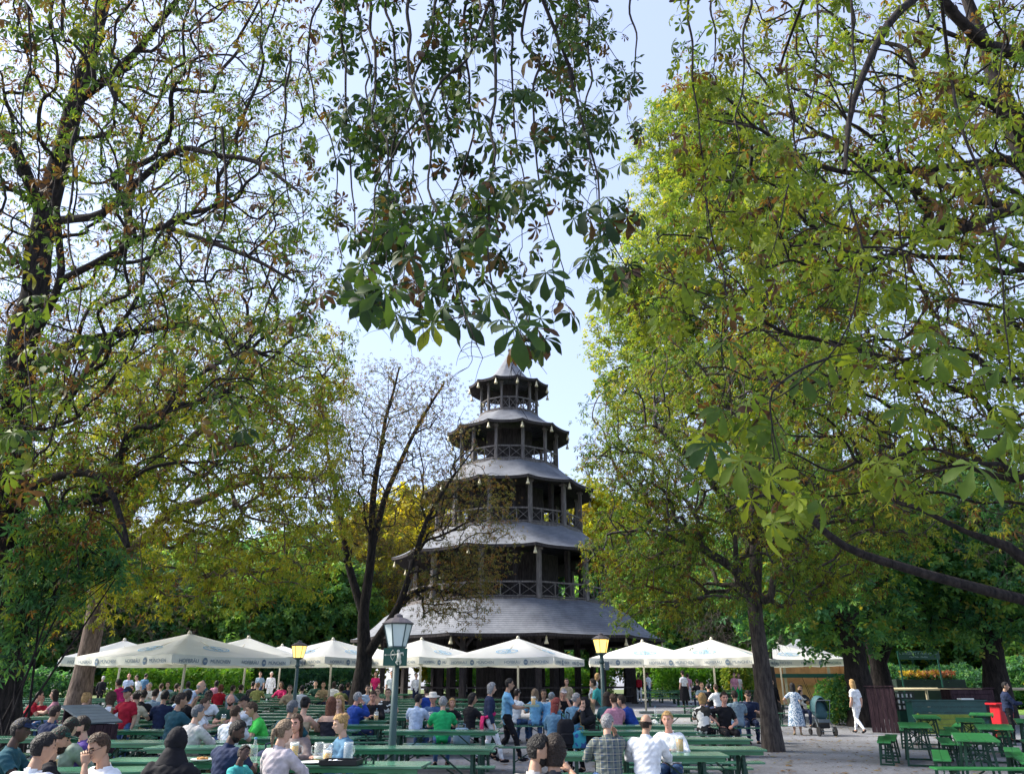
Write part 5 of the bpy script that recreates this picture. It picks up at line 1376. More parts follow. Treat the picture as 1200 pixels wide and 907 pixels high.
# ------------------------------------------------------------------ people
SK = {'l': (0.56, 0.34, 0.25), 'm': (0.42, 0.25, 0.17), 'd': (0.075, 0.042, 0.032), 'r': (0.58, 0.30, 0.23)}
skin_m = {k: mat('skin_' + k, v, 0.55, 0.08, 14, 0, 0.35) for k, v in SK.items()}
lip_m = mat('lips', (0.36, 0.13, 0.12), 0.45, 0.05); eye_m = mat('eyes', (0.02, 0.015, 0.014), 0.2, 0.05, spec=0.6)
HC = {'black': (0.010, 0.009, 0.010), 'brown': (0.055, 0.030, 0.018), 'dark': (0.022, 0.014, 0.011), 'blond': (0.40, 0.25, 0.10), 'grey': (0.27, 0.27, 0.28), 'white': (0.62, 0.61, 0.58), 'red': (0.20, 0.035, 0.030), 'auburn': (0.13, 0.045, 0.025), 'ash': (0.20, 0.14, 0.09), 'dgrey': (0.10, 0.11, 0.13)}
def hair_mat(c):
    k = 'hair_' + c
    return mat(k, HC[c], 0.55, 0.6, 55, 0.8, 0.3)
COL = dict(navy=(0.018, 0.028, 0.07), black=(0.012, 0.012, 0.016), white=(0.74, 0.76, 0.80), offw=(0.66, 0.62, 0.55), red=(0.33, 0.012, 0.03), magenta=(0.48, 0.02, 0.13), teal=(0.02, 0.075, 0.10), bteal=(0.045, 0.30, 0.30), sage=(0.24, 0.28, 0.22),
           purple=(0.09, 0.055, 0.24), green=(0.02, 0.36, 0.12), lime=(0.06, 0.50, 0.08), ltblue=(0.16, 0.38, 0.60), blue=(0.02, 0.06, 0.30), denim=(0.06, 0.12, 0.26), grey=(0.27, 0.28, 0.29), ltgrey=(0.48, 0.46, 0.44), bgrey=(0.20, 0.28, 0.36), steel=(0.09, 0.19, 0.30),
           pinkw=(0.50, 0.45, 0.48), taupe=(0.20, 0.16, 0.155), peach=(0.55, 0.33, 0.22), pink=(0.52, 0.24, 0.32), beige=(0.45, 0.36, 0.24), lilac=(0.34, 0.30, 0.40), olive=(0.26, 0.28, 0.10), dgreen=(0.02, 0.06, 0.045), dk=(0.028, 0.032, 0.04), cream=(0.55, 0.50, 0.36), khaki=(0.30, 0.24, 0.15), paleblue=(0.44, 0.54, 0.70), vest=(0.02, 0.02, 0.03))
def plaid_mat():
    m, nt, b = new_mat('plaid_cloth')
    tc = N(nt, 'ShaderNodeTexCoord'); sep = N(nt, 'ShaderNodeSeparateXYZ'); nt.links.new(tc.outputs['Object'], sep.inputs[0])
    def band(ax, sc, ph, lo):
        mu = N(nt, 'ShaderNodeMath', operation='MULTIPLY_ADD'); mu.inputs[1].default_value = sc; mu.inputs[2].default_value = ph; nt.links.new(sep.outputs[ax], mu.inputs[0])
        fr = N(nt, 'ShaderNodeMath', operation='FRACT'); nt.links.new(mu.outputs[0], fr.inputs[0])
        lt = N(nt, 'ShaderNodeMath', operation='LESS_THAN'); lt.inputs[1].default_value = lo; nt.links.new(fr.outputs[0], lt.inputs[0]); return lt.outputs[0]
    col = (0.035, 0.06, 0.10, 1); cur = None
    for ax, sc, ph, lo, c, f in (('X', 11, .1, .45, (0.11, 0.13, 0.12, 1), .8), ('Z', 11, .2, .45, (0.12, 0.14, 0.12, 1), .6), ('X', 11, .6, .09, (0.36, 0.34, 0.25, 1), .7), ('Z', 11, .5, .09, (0.36, 0.34, 0.25, 1), .7)):
        mx = N(nt, 'ShaderNodeMix', data_type='RGBA'); o = band(ax, sc, ph, lo)
        mm = N(nt, 'ShaderNodeMath', operation='MULTIPLY'); mm.inputs[1].default_value = f; nt.links.new(o, mm.inputs[0]); nt.links.new(mm.outputs[0], mx.inputs[0])
        if cur is None: mx.inputs[6].default_value = col
        else: nt.links.new(cur, mx.inputs[6])
        mx.inputs[7].default_value = c; cur = mx.outputs[2]
    nt.links.new(cur, b.inputs['Base Color']); b.inputs['Roughness'].default_value = 0.85; return m
def spot_mat(name, base, spot, sc, th=0.52):
    m, nt, b = new_mat(name); tc = N(nt, 'ShaderNodeTexCoord'); nz = N(nt, 'ShaderNodeTexNoise'); nz.inputs['Scale'].default_value = sc; nz.inputs['Detail'].default_value = 1
    nt.links.new(tc.outputs['Object'], nz.inputs['Vector']); rp = N(nt, 'ShaderNodeValToRGB'); rp.color_ramp.interpolation = 'CONSTANT'
    rp.color_ramp.elements[0].color = (*base, 1); rp.color_ramp.elements[1].position = th; rp.color_ramp.elements[1].color = (*spot, 1)
    nt.links.new(nz.outputs['Fac'], rp.inputs[0]); nt.links.new(rp.outputs[0], b.inputs['Base Color']); b.inputs['Roughness'].default_value = .85; return m
def stripe_mat():
    m, nt, b = new_mat('striped_cloth'); tc = N(nt, 'ShaderNodeTexCoord'); wv = N(nt, 'ShaderNodeTexWave', wave_type='BANDS', bands_direction='Z'); wv.inputs['Scale'].default_value = 5
    nt.links.new(tc.outputs['Object'], wv.inputs['Vector']); rp = N(nt, 'ShaderNodeValToRGB'); rp.color_ramp.interpolation = 'CONSTANT'; rp.color_ramp.elements[0].color = (.5, .03, .05, 1); rp.color_ramp.elements[1].position = .5; rp.color_ramp.elements[1].color = (.7, .66, .66, 1)
    nt.links.new(wv.outputs['Fac'], rp.inputs[0]); nt.links.new(rp.outputs[0], b.inputs['Base Color']); return m
SPECIAL = {'plaid': plaid_mat(), 'floral': spot_mat('floral_cloth', (0.62, 0.68, 0.76), (0.12, 0.22, 0.36), 22), 'stripe': stripe_mat(), 'bw': spot_mat('black_white_cloth', (0.02, 0.02, 0.02), (0.72, 0.72, 0.70), 7)}
def cmat(c): return SPECIAL[c] if c in SPECIAL else cloth(COL[c])

def head_surface(nu, nv):
    """grid (nv,nu,3) of a head, face to +Y; rows from chin to crown"""
    u = np.linspace(-1, 1, nu, endpoint=False); lon = PI * np.sign(u) * np.abs(u) ** 1.35
    lat = np.linspace(-1.38, 1.45, nv)
    LO, LA = np.meshgrid(lon, lat)
    z = 0.120 * np.sin(LA); c = np.cos(LA); sx, sy = np.sin(LO), np.cos(LO)
    front = np.clip(sy, 0, 1)
    low = np.clip(-z / 0.12, 0, 1)
    x = 0.078 * c * sx * (1 - 0.20 * low ** 1.5) * (1 + 0.05 * np.clip(z / .12, 0, 1))
    y = np.where(sy > 0, 0.088 * c * sy * (1 + 0.22 * low ** 1.3), 0.104 * c * sy * (1 - 0.42 * low ** 1.1))
    z = z - 0.012 * low * front
    g = lambda a, s: np.exp(-(a / s) ** 2)
    f = (sy > 0.2)
    y = y + f * (0.026 * g(x, 0.013) * g(z + 0.018, 0.022) + 0.012 * g(x, .010) * g(z + 0.002, 0.02))        # nose
    y = y - f * 0.011 * (g(x - 0.032, 0.016) + g(x + 0.032, 0.016)) * g(z - 0.012, 0.013)                      # eye sockets
    y = y + f * 0.005 * g(z - 0.034, 0.010)                                                                    # brow
    y = y + f * 0.006 * g(x, .022) * g(z + 0.058, 0.009) + f * 0.009 * g(x, .022) * g(z + 0.100, 0.014)        # mouth, chin
    ear = g(np.abs(LO) - 1.68, 0.17) * g(z + 0.004, 0.026)
    x = x + np.sign(sx) * 0.022 * ear
    return np.stack([x, y, z], -1), LO
def grid_faces(nu, nv, mask=None):
    F = []
    for j in range(nv - 1):
        for i in range(nu):
            if mask is None or mask[j, i]: F.append((j * nu + i, j * nu + (i + 1) % nu, (j + 1) * nu + (i + 1) % nu, (j + 1) * nu + i))
    return F
HR = {}
for q, (nu, nv) in {'hi': (56, 40), 'lo': (22, 14)}.items():
    V, LO = head_surface(nu, nv); F = grid_faces(nu, nv)
    F.append(tuple(range(nu))[::-1]); F.append(tuple(range((nv - 1) * nu, nv * nu)))
    mi = []
    for f in F:
        c = V.reshape(-1, 3)[list(f)].mean(0); m_ = 0
        if len(f) == 4 and c[1] > 0.03:
            if abs(c[2] - 0.011) < 0.0065 and abs(abs(c[0]) - 0.032) < 0.0135: m_ = 1
            elif abs(c[2] + 0.060) < 0.0065 and abs(c[0]) < 0.022: m_ = 2
            elif abs(c[2] - 0.034) < 0.005 and abs(abs(c[0]) - 0.032) < 0.018: m_ = 3
        mi.append(m_)
    N_ = V / np.linalg.norm(V, axis=-1, keepdims=True)
    HR[q] = (V, LO, N_, F, mi, nu, nv)

def hair_mesh(style, q, g, mb):
    """adds hair or headgear faces (head space) to mb; returns True when it is headgear over short hair"""
    V, LO, Nn, F, mi, nu, nv = HR[q]
    z = V[..., 2]; al = np.abs(LO)
    def shell(mask, off, wob=0.004):
        o = off + g.normal(0, wob, z.shape)
        P_ = V + Nn * o[..., None]
        fm = mask & np.roll(mask, -1, 1); fm = fm[:-1] & fm[1:]
        # rim: push border verts inwards so the shell closes on the skin
        inner = mask & np.roll(mask, 1, 1) & np.roll(mask, -1, 1)
        P_ = np.where(inner[..., None], P_, V + Nn * 0.001)
        mb.add(P_.reshape(-1, 3), grid_faces(nu, nv, fm))
        if mask[-1].all(): mb.add(P_[-1], [tuple(range(nu))])
    line = np.where(al < 0.9, 0.066, np.where(al < 1.45, 0.066 - (al - 0.9) / 0.55 * 0.062, np.where(al < 1.85, 0.012, -0.062)))
    if style in ('short', 'bob', 'long', 'pony', 'bun'):
        shell(z > line, np.where(z > 0.02, 0.018, 0.010) + (0.006 if style != 'short' else 0) + 0.0012 * np.sin(LO * 13 + z * 60), 0.0016)
    if style == 'bald': return
    if style == 'balding': shell((z < 0.022) & (z > -0.06) & (al > 1.5) & ((al > 1.9) | (z > -0.02)), 0.008 + 0 * z, 0.002)
    if style in ('bob', 'long'):
        L = 0.13 if style == 'bob' else 0.36
        rings = []; K = 13
        for r in range(7):
            t = r / 6; zz = 0.03 - t * (L + 0.03); a0 = 1.25 + 0.45 * t
            rx = 0.094 + 0.018 * math.sin(PI * min(1, t * 1.4)) - 0.02 * t; ry = 0.112 - 0.012 * t
            yo = -0.01 * t
            outer = [(rx * math.sin(a) + g.normal(0, .003), ry * math.cos(a) * (1.0 if t < .5 else .9) + yo, zz) for a in np.linspace(a0, 2 * PI - a0, K)]
            th = 0.75 if style == 'long' else 0.72
            inner = [(x_ * th, y_ * (th if zz > -0.05 else 0.62), zz) for x_, y_, _ in outer[::-1]]
            rings.append(outer + inner)
        mb.loft(rings)
    if style == 'pony': mb.tube([(0, -0.098, 0.03), (0, -0.135, 0.0), (0, -0.135, -0.08), (0.01, -0.12, -0.19)], [0.022, 0.03, 0.026, 0.008], 8)
    if style == 'bun': mb.ball((0, -0.095, 0.085), 0.045, 10, 7)
    if style in ('cap', 'hat', 'hijab'):
        if style == 'cap':
            shell((z > 0.045), 0.017 + 0 * z, 0.001)
            n = 9; up = [(0.085 * math.sin(a), 0.075 * math.cos(a) + 0.02 + 0.085 * math.cos(a) ** 2, 0.055 - 0.012 * math.cos(a)) for a in np.linspace(-1.35, 1.35, n)]
            bk = [(0.082 * math.sin(a), 0.082 * math.cos(a), 0.058) for a in np.linspace(-1.35, 1.35, n)]
            mb.loft([[*up], [*bk]], caps=False, closed=False); mb.loft([[(x_, y_, z_ - 0.008) for x_, y_, z_ in bk], [(x_, y_, z_ - 0.008) for x_, y_, z_ in up], up], caps=False, closed=False)
        elif style == 'hat':
            mb.lathe([(0.185, 0.045), (0.19, 0.052), (0.105, 0.062), (0.10, 0.125), (0.085, 0.15), (0.02, 0.155)], 18)
        else:
            shell((z > 0.07) | (al > 0.85), 0.022 + 0 * z, 0.003)
            rings = []
            for r in range(5):
                t = r / 4; rings.append([((0.085 + 0.115 * t) * math.sin(a), (0.095 + 0.035 * t) * math.cos(a) - 0.01, -0.055 - 0.2 * t) for a in np.linspace(0, 2 * PI, 18, endpoint=False)])
            mb.loft(rings)
    return

def hand_mesh(mb, wrist, fdir, pn, side, s=1.0):
    """palm, four fingers of unequal length with knuckle bends, and a thumb off the side near its base"""
    f = Vector(fdir).normalized(); n = Vector(pn); n = (n - f * n.dot(f)).normalized(); r = f.cross(n) * side    # r: towards the thumb
    W = Vector(wrist)
    def at(a, b, c): return W + (f * a + r * b + n * c) * s
    mb.loft([[at(a, w_ * math.cos(t), h * math.sin(t)) for t in np.linspace(0, 2 * PI, 10, endpoint=False)] for a, w_, h in ((-0.01, 0.026, 0.019), (0.03, 0.036, 0.017), (0.065, 0.041, 0.014), (0.085, 0.040, 0.010))])
    for k, (b, L) in enumerate(((0.030, 0.068), (0.010, 0.076), (-0.010, 0.070), (-0.029, 0.054))):
        curl = 0.35
        pts = [at(0.075, b, 0)]; a = 0.0; q = Vector((0.075, 0))
        for seg in (0.45, 0.32, 0.23):
            a -= curl; q = q + Vector((math.cos(a), math.sin(a))) * L * seg; pts.append(at(q.x, b * 1.05, q.y))
        mb.tube(pts, [0.0095 * s, 0.009 * s, 0.008 * s, 0.006 * s], 6)
    mb.tube([at(0.012, 0.024, 0), at(0.040, 0.048, -0.008), at(0.066, 0.058, -0.016), at(0.088, 0.056, -0.022)], [0.013 * s, 0.0115 * s, 0.010 * s, 0.007 * s], 6)

PEOPLE = []
def person(px, py, d, face, pose, top, sl, bot, sk, hair, hc, label, phrase=None, **k):
    PEOPLE.append(dict(px=px, py=py, d=d, face=face, pose=pose, top=top, sl=sl, bot=bot, sk=sk, hair=hair, hc=hc, label=label, phrase=phrase, **k))

def Rx(a): return np.array([[1, 0, 0], [0, math.cos(a), -math.sin(a)], [0, math.sin(a), math.cos(a)]])
def Ry(a): return np.array([[math.cos(a), 0, math.sin(a)], [0, 1, 0], [-math.sin(a), 0, math.cos(a)]])
def Rz(a): return np.array([[math.cos(a), -math.sin(a), 0], [math.sin(a), math.cos(a), 0], [0, 0, 1]])

def skeleton(p):
    """bones [(a, b, ra, rb, class)], head frame, wrists"""
    sit = p['pose'] == 'sit'; hz = 0.565 if sit else 0.93
    O = np.array([0, 0, hz]); U = Rx(-R(p.get('lean', 6 if sit else 2))) @ Ry(R(p.get('side', 0))); wf = p.get('wide', 1.0)
    up = lambda x, y, z: O + U @ np.array([x, y, z])
    B = []
    fem = p.get('fem', False); sw = 0.155 if fem else 0.178
    tors = [((0, -0.005, -0.05), .155, .115, 'hip'), ((0, 0, 0.05), .150 * (1.03 if fem else 1), .112, 'hip'), ((0, 0, 0.17), .132 if fem else .146, .105, 'torso'), ((0, 0.005, 0.29), .150 if fem else .165, .115, 'torso'), ((0, 0, 0.38), .165 if fem else .188, .108, 'torso'), ((0, -0.01, 0.45), .135 if fem else .155, .085, 'torso'), ((0, -0.01, 0.49), .07, .06, 'torso')]
    rings = [[tuple(up(c[0] + wf * w_ * math.cos(t), c[1] + wf * dp * math.sin(t), c[2])) for t in np.linspace(0, 2 * PI, 18, endpoint=False)] for c, w_, dp, _ in tors]
    tb = [(up(*tors[i][0]), up(*tors[i + 1][0]), tors[i][2] * wf * 1.15, tors[i + 1][2] * wf * 1.15, tors[i + 1][3]) for i in range(len(tors) - 1)]
    sh = [up(s * sw * wf, -0.005, 0.425) for s in (-1, 1)]
    tb += [(up(0, 0, .41), q, .10, .075, 'torso') for q in sh]
    neck0, neck1 = up(0, -0.012, 0.47), up(0, 0.012, 0.61)
    B.append((neck0, neck1, .058, .052, 'neck'))
    hy, hp = R(p.get('turn', 0)), R(p.get('nod', 8))
    H = Rz(hy) @ Rx(-hp) @ Ry(R(p.get('tilt', 0))); Hc = up(0, 0.012, 0.60) + H @ np.array([0, 0.018, 0.098])
    # arms: preset elbow / wrist in the upright pelvis frame, for the (left, right) side
    arms = p.get('arms', ('table', 'table') if sit else ('hang', 'hang'))
    W = []
    for i, s in enumerate((-1, 1)):
        a = arms[i]; S = sh[i]; L1, L2 = 0.285, 0.255
        if isinstance(a, tuple): tgt = O + np.array([a[0] * s, a[1], a[2]]); pole = np.array([s * 0.8, -0.2, -0.8])
        elif a == 'table': tgt = O + np.array([s * 0.11, 0.40, 0.27]); pole = np.array([s * 0.9, -0.3, -0.6])
        elif a == 'face': tgt = Hc + Rz(hy) @ np.array([s * 0.045, 0.135, -0.125]); pole = np.array([s * 0.5, 0.1, -1])
        elif a == 'lap': tgt = O + np.array([s * 0.08, 0.27, 0.10]); pole = np.array([s * 0.9, -0.5, -0.4])
        elif a == 'hang': tgt = O + np.array([s * 0.25, 0.05, -0.09]); pole = np.array([s * 0.3, -1, 0])
        elif a == 'fwd': tgt = O + np.array([s * 0.13, 0.40, 0.20]); pole = np.array([s * 0.7, -0.5, -0.7])
        elif a == 'hip': tgt = O + np.array([s * 0.20, 0.10, 0.10]); pole = np.array([s, -0.5, 0])
        v = tgt - S; dl = min(np.linalg.norm(v), (L1 + L2) * 0.985); v = v / np.linalg.norm(v)
        x_ = (L1 * L1 - L2 * L2 + dl * dl) / (2 * dl); hgt = math.sqrt(max(0, L1 * L1 - x_ * x_))
        pl = pole - v * (pole @ v); pl /= np.linalg.norm(pl)
        E = S + v * x_ + pl * hgt; T_ = S + v * dl
        B.append((S, E, .058 * (0.88 if fem else 1), .043, 'uarm')); B.append((E, T_, .043, .027, 'farm')); W.append((T_, T_ - E, s))
    legs = p.get('legs', 'std')
    for s in (-1, 1):
        h0 = O + np.array([s * 0.085 * wf, 0, -0.02])
        if sit: kn, an, to = np.array([s * 0.125, 0.43, 0.53]), np.array([s * 0.125, 0.40 + 0.05 * s, 0.085]), np.array([s * 0.135, 0.56 + 0.05 * s, 0.03])
        elif p.get('walk'):
            if s > 0: kn, an, to = np.array([0.09, 0.19, 0.50]), np.array([0.085, 0.30, 0.10]), np.array([0.09, 0.46, 0.055])
            else: kn, an, to = np.array([-0.09, 0.02, 0.48]), np.array([-0.085, -0.30, 0.15]), np.array([-0.09, -0.18, 0.035])
        else: kn, an, to = np.array([s * 0.10, 0.02, 0.49]), np.array([s * 0.105, -0.02, 0.085]), np.array([s * 0.13, 0.13, 0.03])
        B.append((h0, kn, .088, .060, 'thigh')); B.append((kn, an, .060, .040, 'shin')); B.append((an - np.array([0, 0.03, 0.03]), to, .042, .034, 'foot'))
    return B, tb, rings, H, Hc, W

def raw_body(p):
    B, tb, rings, H, Hc, W = skeleton(p)
    mb = MB(); mb.loft(rings)
    for a, b_, ra, rb, c in B:
        a, b_ = Vector(a), Vector(b_); t = (b_ - a).normalized()
        mb.tube([a - t * ra * .85, a - t * ra * .55, a, a.lerp(b_, .35), b_, b_ + t * rb * .55, b_ + t * rb * .85], [ra * .35, ra * .8, ra, ra * .65 + rb * .35 + .006, rb, rb * .8, rb * .35], 10)
    for a, b_, ra, rb, c in tb[-2:]: mb.tube([a, b_], [ra * .8, rb], 10)
    return mb, B + tb, H, Hc, W

def seg_dist(Pn, a, b_, ra, rb):
    ab = b_ - a; t = np.clip(((Pn - a) @ ab) / (ab @ ab + 1e-9), 0, 1)
    return np.linalg.norm(Pn - (a + t[:, None] * ab), axis=1) / (ra + (rb - ra) * t + 0.01), t

def build_people():
    tmp = []
    for p in PEOPLE:
        mb, bones, H, Hc, W = raw_body(p)
        o = link('body_tmp', mb.mesh('body_tmp'))
        m = o.modifiers.new('r', 'REMESH'); m.mode = 'VOXEL'; m.voxel_size = 0.016 if p['d'] < 16 else 0.021 if p['d'] < 27 else 0.03
        s = o.modifiers.new('s', 'SMOOTH'); s.factor = 0.5; s.iterations = 4
        tmp.append((o, bones, H, Hc, W))
    dg = bpy.context.evaluated_depsgraph_get()
    for pi, (p, (o, bones, H, Hc, W)) in enumerate(zip(PEOPLE, tmp)):
        g = np.random.default_rng(500 + pi)
        me = bpy.data.meshes.new_from_object(o.evaluated_get(dg))
        nv = len(me.vertices); V = np.empty(nv * 3, np.float32); me.vertices.foreach_get('co', V); V = V.reshape(-1, 3).astype(float)
        Nn = np.empty(nv * 3, np.float32); me.vertex_normals.foreach_get('vector', Nn); Nn = Nn.reshape(-1, 3)
        nf = len(me.polygons); L = np.empty(len(me.loops), np.int32); me.loops.foreach_get('vertex_index', L)
        F = L.reshape(-1, 4) if len(L) == nf * 4 else np.array([list(q.vertices) + ([q.vertices[-1]] if len(q.vertices) == 3 else []) for q in me.polygons])
        src = o.data; bpy.data.objects.remove(o); bpy.data.meshes.remove(src); bpy.data.meshes.remove(me)
        ds = []; cl = []; tt = []
        for a, b_, ra, rb, c in bones:
            dd_, t_ = seg_dist(V, a, b_, ra, rb); ds.append(dd_); cl.append(c); tt.append(t_)
        ds = np.array(ds); k = ds.argmin(0); cls = np.array(cl)[k]; tk_ = np.array(tt)[k, np.arange(nv)]
        near = p['d'] < 22; q = 'hi' if p['d'] < 24 else 'lo'
        # ---- root transform
        pose = p['pose']; x, y, rz, gr = p['x'], p['y'], p['rz'], p['g']
        s = p['s']
        root = empty('person', (x, y, gr + (0.47 * (1 - s) if pose == 'sit' else 0)), rz, p['label'], 'person', p.get('group'))
        root.scale = (s, s, s)
        # ---- body with head and hands in one mesh
        hm = HR[q]; HV = hm[0].reshape(-1, 3) * p.get('hs', 1.0)
        vs = [V]; fs = [tuple(f) for f in F.tolist()]; mi = [0] * len(fs); off = nv
        for v_, f_, mm in ((HV @ H.T + Hc, hm[3], hm[4]),):
            fs += [tuple(i + off for i in f) for f in f_]; mi += mm; vs.append(v_); off += len(v_)
        if near:
            for T_, fd, sd_ in W:
                hb = MB(); hand_mesh(hb, T_, fd, p.get('palm', (0, 0, 1)), -sd_)
                fs += [tuple(i + off for i in f) for f in hb.f]; mi += [0] * len(hb.f); vs.append(np.array(hb.v)); off += len(hb.v)
        bm_ = bpy.data.meshes.new('body'); bm_.from_pydata(np.vstack(vs).tolist(), [], fs)
        for m_ in (skin_m[p['sk']], eye_m, lip_m, hair_mat(p['hc']) if p['hair'] not in ('bald',) else skin_m[p['sk']]): bm_.materials.append(m_)
        bm_.polygons.foreach_set('material_index', mi); bm_.polygons.foreach_set('use_smooth', [True] * len(fs)); bm_.update()
        link('body', bm_, root)
        # ---- clothing shells
        def shell(name, vm, offv, m_, wob=0.0058):
            sel_ = vm[F].all(1)
            if not sel_.any(): return
            f = F[sel_]; idx, inv = np.unique(f, return_inverse=True)
            wr = wob * (np.sin(V[idx, 2] * 42 + V[idx, 0] * 25) * np.sin(V[idx, 1] * 31 + pi) + .8 * np.sin(V[idx, 2] * 75 - V[idx, 0] * 48 + 2 * pi) * np.sin(V[idx, 1] * 22 + V[idx, 0] * 30))
            vv = V[idx] + Nn[idx] * (offv + wr)[:, None] if np.ndim(offv) == 0 else V[idx] + Nn[idx] * (offv[idx] + wr)[:, None]
            link(name, np_mesh(name, vv, inv.reshape(-1, 4), m_, smooth=True), root)
        is_ = lambda *c: np.isin(cls, c)
        top = is_('torso', 'hip')
        if p['sl'] == 'none': pass
        elif p['sl'] == 'short': top = top | (is_('uarm') & (tk_ < 0.75))
        else: top = top | is_('uarm') | (is_('farm') & (tk_ < 0.94))
        if p.get('bare'): top = top & (V[:, 2] < Hc[2] - 0.30)
        thick = 0.020 if p['sl'] == 'coat' else 0.013
        bot = is_('hip', 'thigh') | (is_('shin') if not p.get('shorts') else (is_('shin') & False)) if p['bot'] else None
        if bot is not None: shell('trousers', bot | (is_('foot') & False), 0.007, cmat(p['bot']))
        shell('jacket' if p['sl'] == 'coat' else 'shirt', top, thick, cmat(p['top']))
        for s_ in (-1, 1): shell('shoe', is_('foot') & (V[:, 0] * s_ > 0), 0.006, cloth(COL[p.get('shoe', 'black')]))
        if p.get('skirt'):
            z0, z1, c_, w0, w1 = p['skirt']; b = MB(); Ob = 0.93
            b.loft([[(w_ * math.cos(t) * (1 + .05 * math.sin(7 * t) * q_), (w_ * .72) * math.sin(t) * (1 + .05 * math.sin(7 * t) * q_), z_) for t in np.linspace(0, 2 * PI, 28, endpoint=False)] for q_, z_, w_ in [(i / 6, z0 + (z1 - z0) * i / 6, w0 + (w1 - w0) * (i / 6) ** .8) for i in range(7)]], caps=False)
            b.build('skirt', [cmat(c_)], root, smooth=True)
        # ---- hair / headgear
        if p['hair'] in ('cap', 'hat', 'hijab'):
            if p['hair'] != 'hijab':
                hb = MB(); hair_mesh('short', q, g, hb); hb2 = MB(); hair_mesh(p['hair'], q, g, hb2)
                lst = [('hair', hb, hair_mat(p['hc'])), (p['hair'], hb2, cloth(COL[p.get('hatc', 'navy')]))]
            else:
                hb2 = MB(); hair_mesh('hijab', q, g, hb2); lst = [('headscarf', hb2, cloth(COL[p.get('hatc', 'black')]))]
        else:
            hb = MB(); hair_mesh(p['hair'], q, g, hb); lst = [('hair', hb, hair_mat(p['hc']))]
        for nm, hb, m_ in lst:
            if not hb.v: continue
            hb.v = [tuple(H @ (np.array(v) * p.get('hs', 1.0)) + Hc) for v in hb.v]; hb.build(nm, [m_], root, smooth=True)
        if p.get('beard'):
            Vh, LO, Nh = hm[0], hm[1], hm[2]; mk = (Vh[..., 2] < -0.045) & (np.abs(LO) < 1.5) & ~((np.abs(Vh[..., 2] + 0.06) < .008) & (np.abs(Vh[..., 0]) < .02))
            if p['beard'] == 'tache': mk = (np.abs(Vh[..., 2] + 0.045) < .009) & (np.abs(Vh[..., 0]) < .03) & (np.abs(LO) < 1.2)
            fm = mk & np.roll(mk, -1, 1); fm = fm[:-1] & fm[1:]; hb = MB(); hb.add((Vh + Nh * .006).reshape(-1, 3), grid_faces(hm[5], hm[6], fm))
            hb.v = [tuple(H @ np.array(v) + Hc) for v in hb.v]; hb.build('beard', [hair_mat('dark' if p['hc'] not in HC or p['hair'] == 'bald' else p['hc'])], root, smooth=True)
        if p.get('glasses') and near:
            hb = MB()
            for s_ in (-1, 1):
                hb.tube([(s_ * .033 + .022 * math.cos(t), .094 + 0.003 * math.cos(2 * t), .010 + .016 * math.sin(t)) for t in np.linspace(0, 2 * PI, 13)], .0022, 5, caps=False); hb.tube([(s_ * .055, .09, .014), (s_ * .078, .04, .014), (s_ * .080, -.01, .006)], .002, 4)
            hb.tube([(-.011, .1, .012), (.011, .1, .012)], .002, 4); hb.v = [tuple(H @ np.array(v) + Hc) for v in hb.v]; hb.build('glasses', [blackp], root)
        if p.get('waist'):      # a jumper tied round the waist
            b = MB(); b.loft([[((.19 + w_) * math.cos(t), (.145 + w_) * math.sin(t) - .0, z_ + .05 * math.sin(t)) for t in np.linspace(0, 2 * PI, 20, endpoint=False)] for z_, w_ in ((1.06, 0.0), (1.03, .015), (0.99, .012))]); 
            b.loft([[(x_, -.155 - yy, z_) for x_ in (-.17, -.09, 0, .09, .17)] + [(x_, -.135 - yy, z_) for x_ in (.17, .09, 0, -.09, -.17)] for yy, z_ in ((0, 1.02), (.03, .85), (.02, .66))])
            b.build('tied_jumper', [cmat(p['waist'])], root, smooth=True)
        if p.get('apron'):
            b = MB(); b.loft([[(.2 * math.cos(t) * w_, .16 * math.sin(t) * w_, z_) for t in np.linspace(-.5, PI + .5, 16)] for z_, w_ in ((1.02, .92), (.9, 1.0), (.6, 1.15), (.38, 1.2))], caps=False, closed=False); b.build('apron', [cmat(p['apron'])], root, smooth=True)
        p['root'] = root; p['H'] = H; p['Hc'] = Hc; p['W'] = W
        if p.get('phrase'): LAND.append((x, y, p['phrase']))

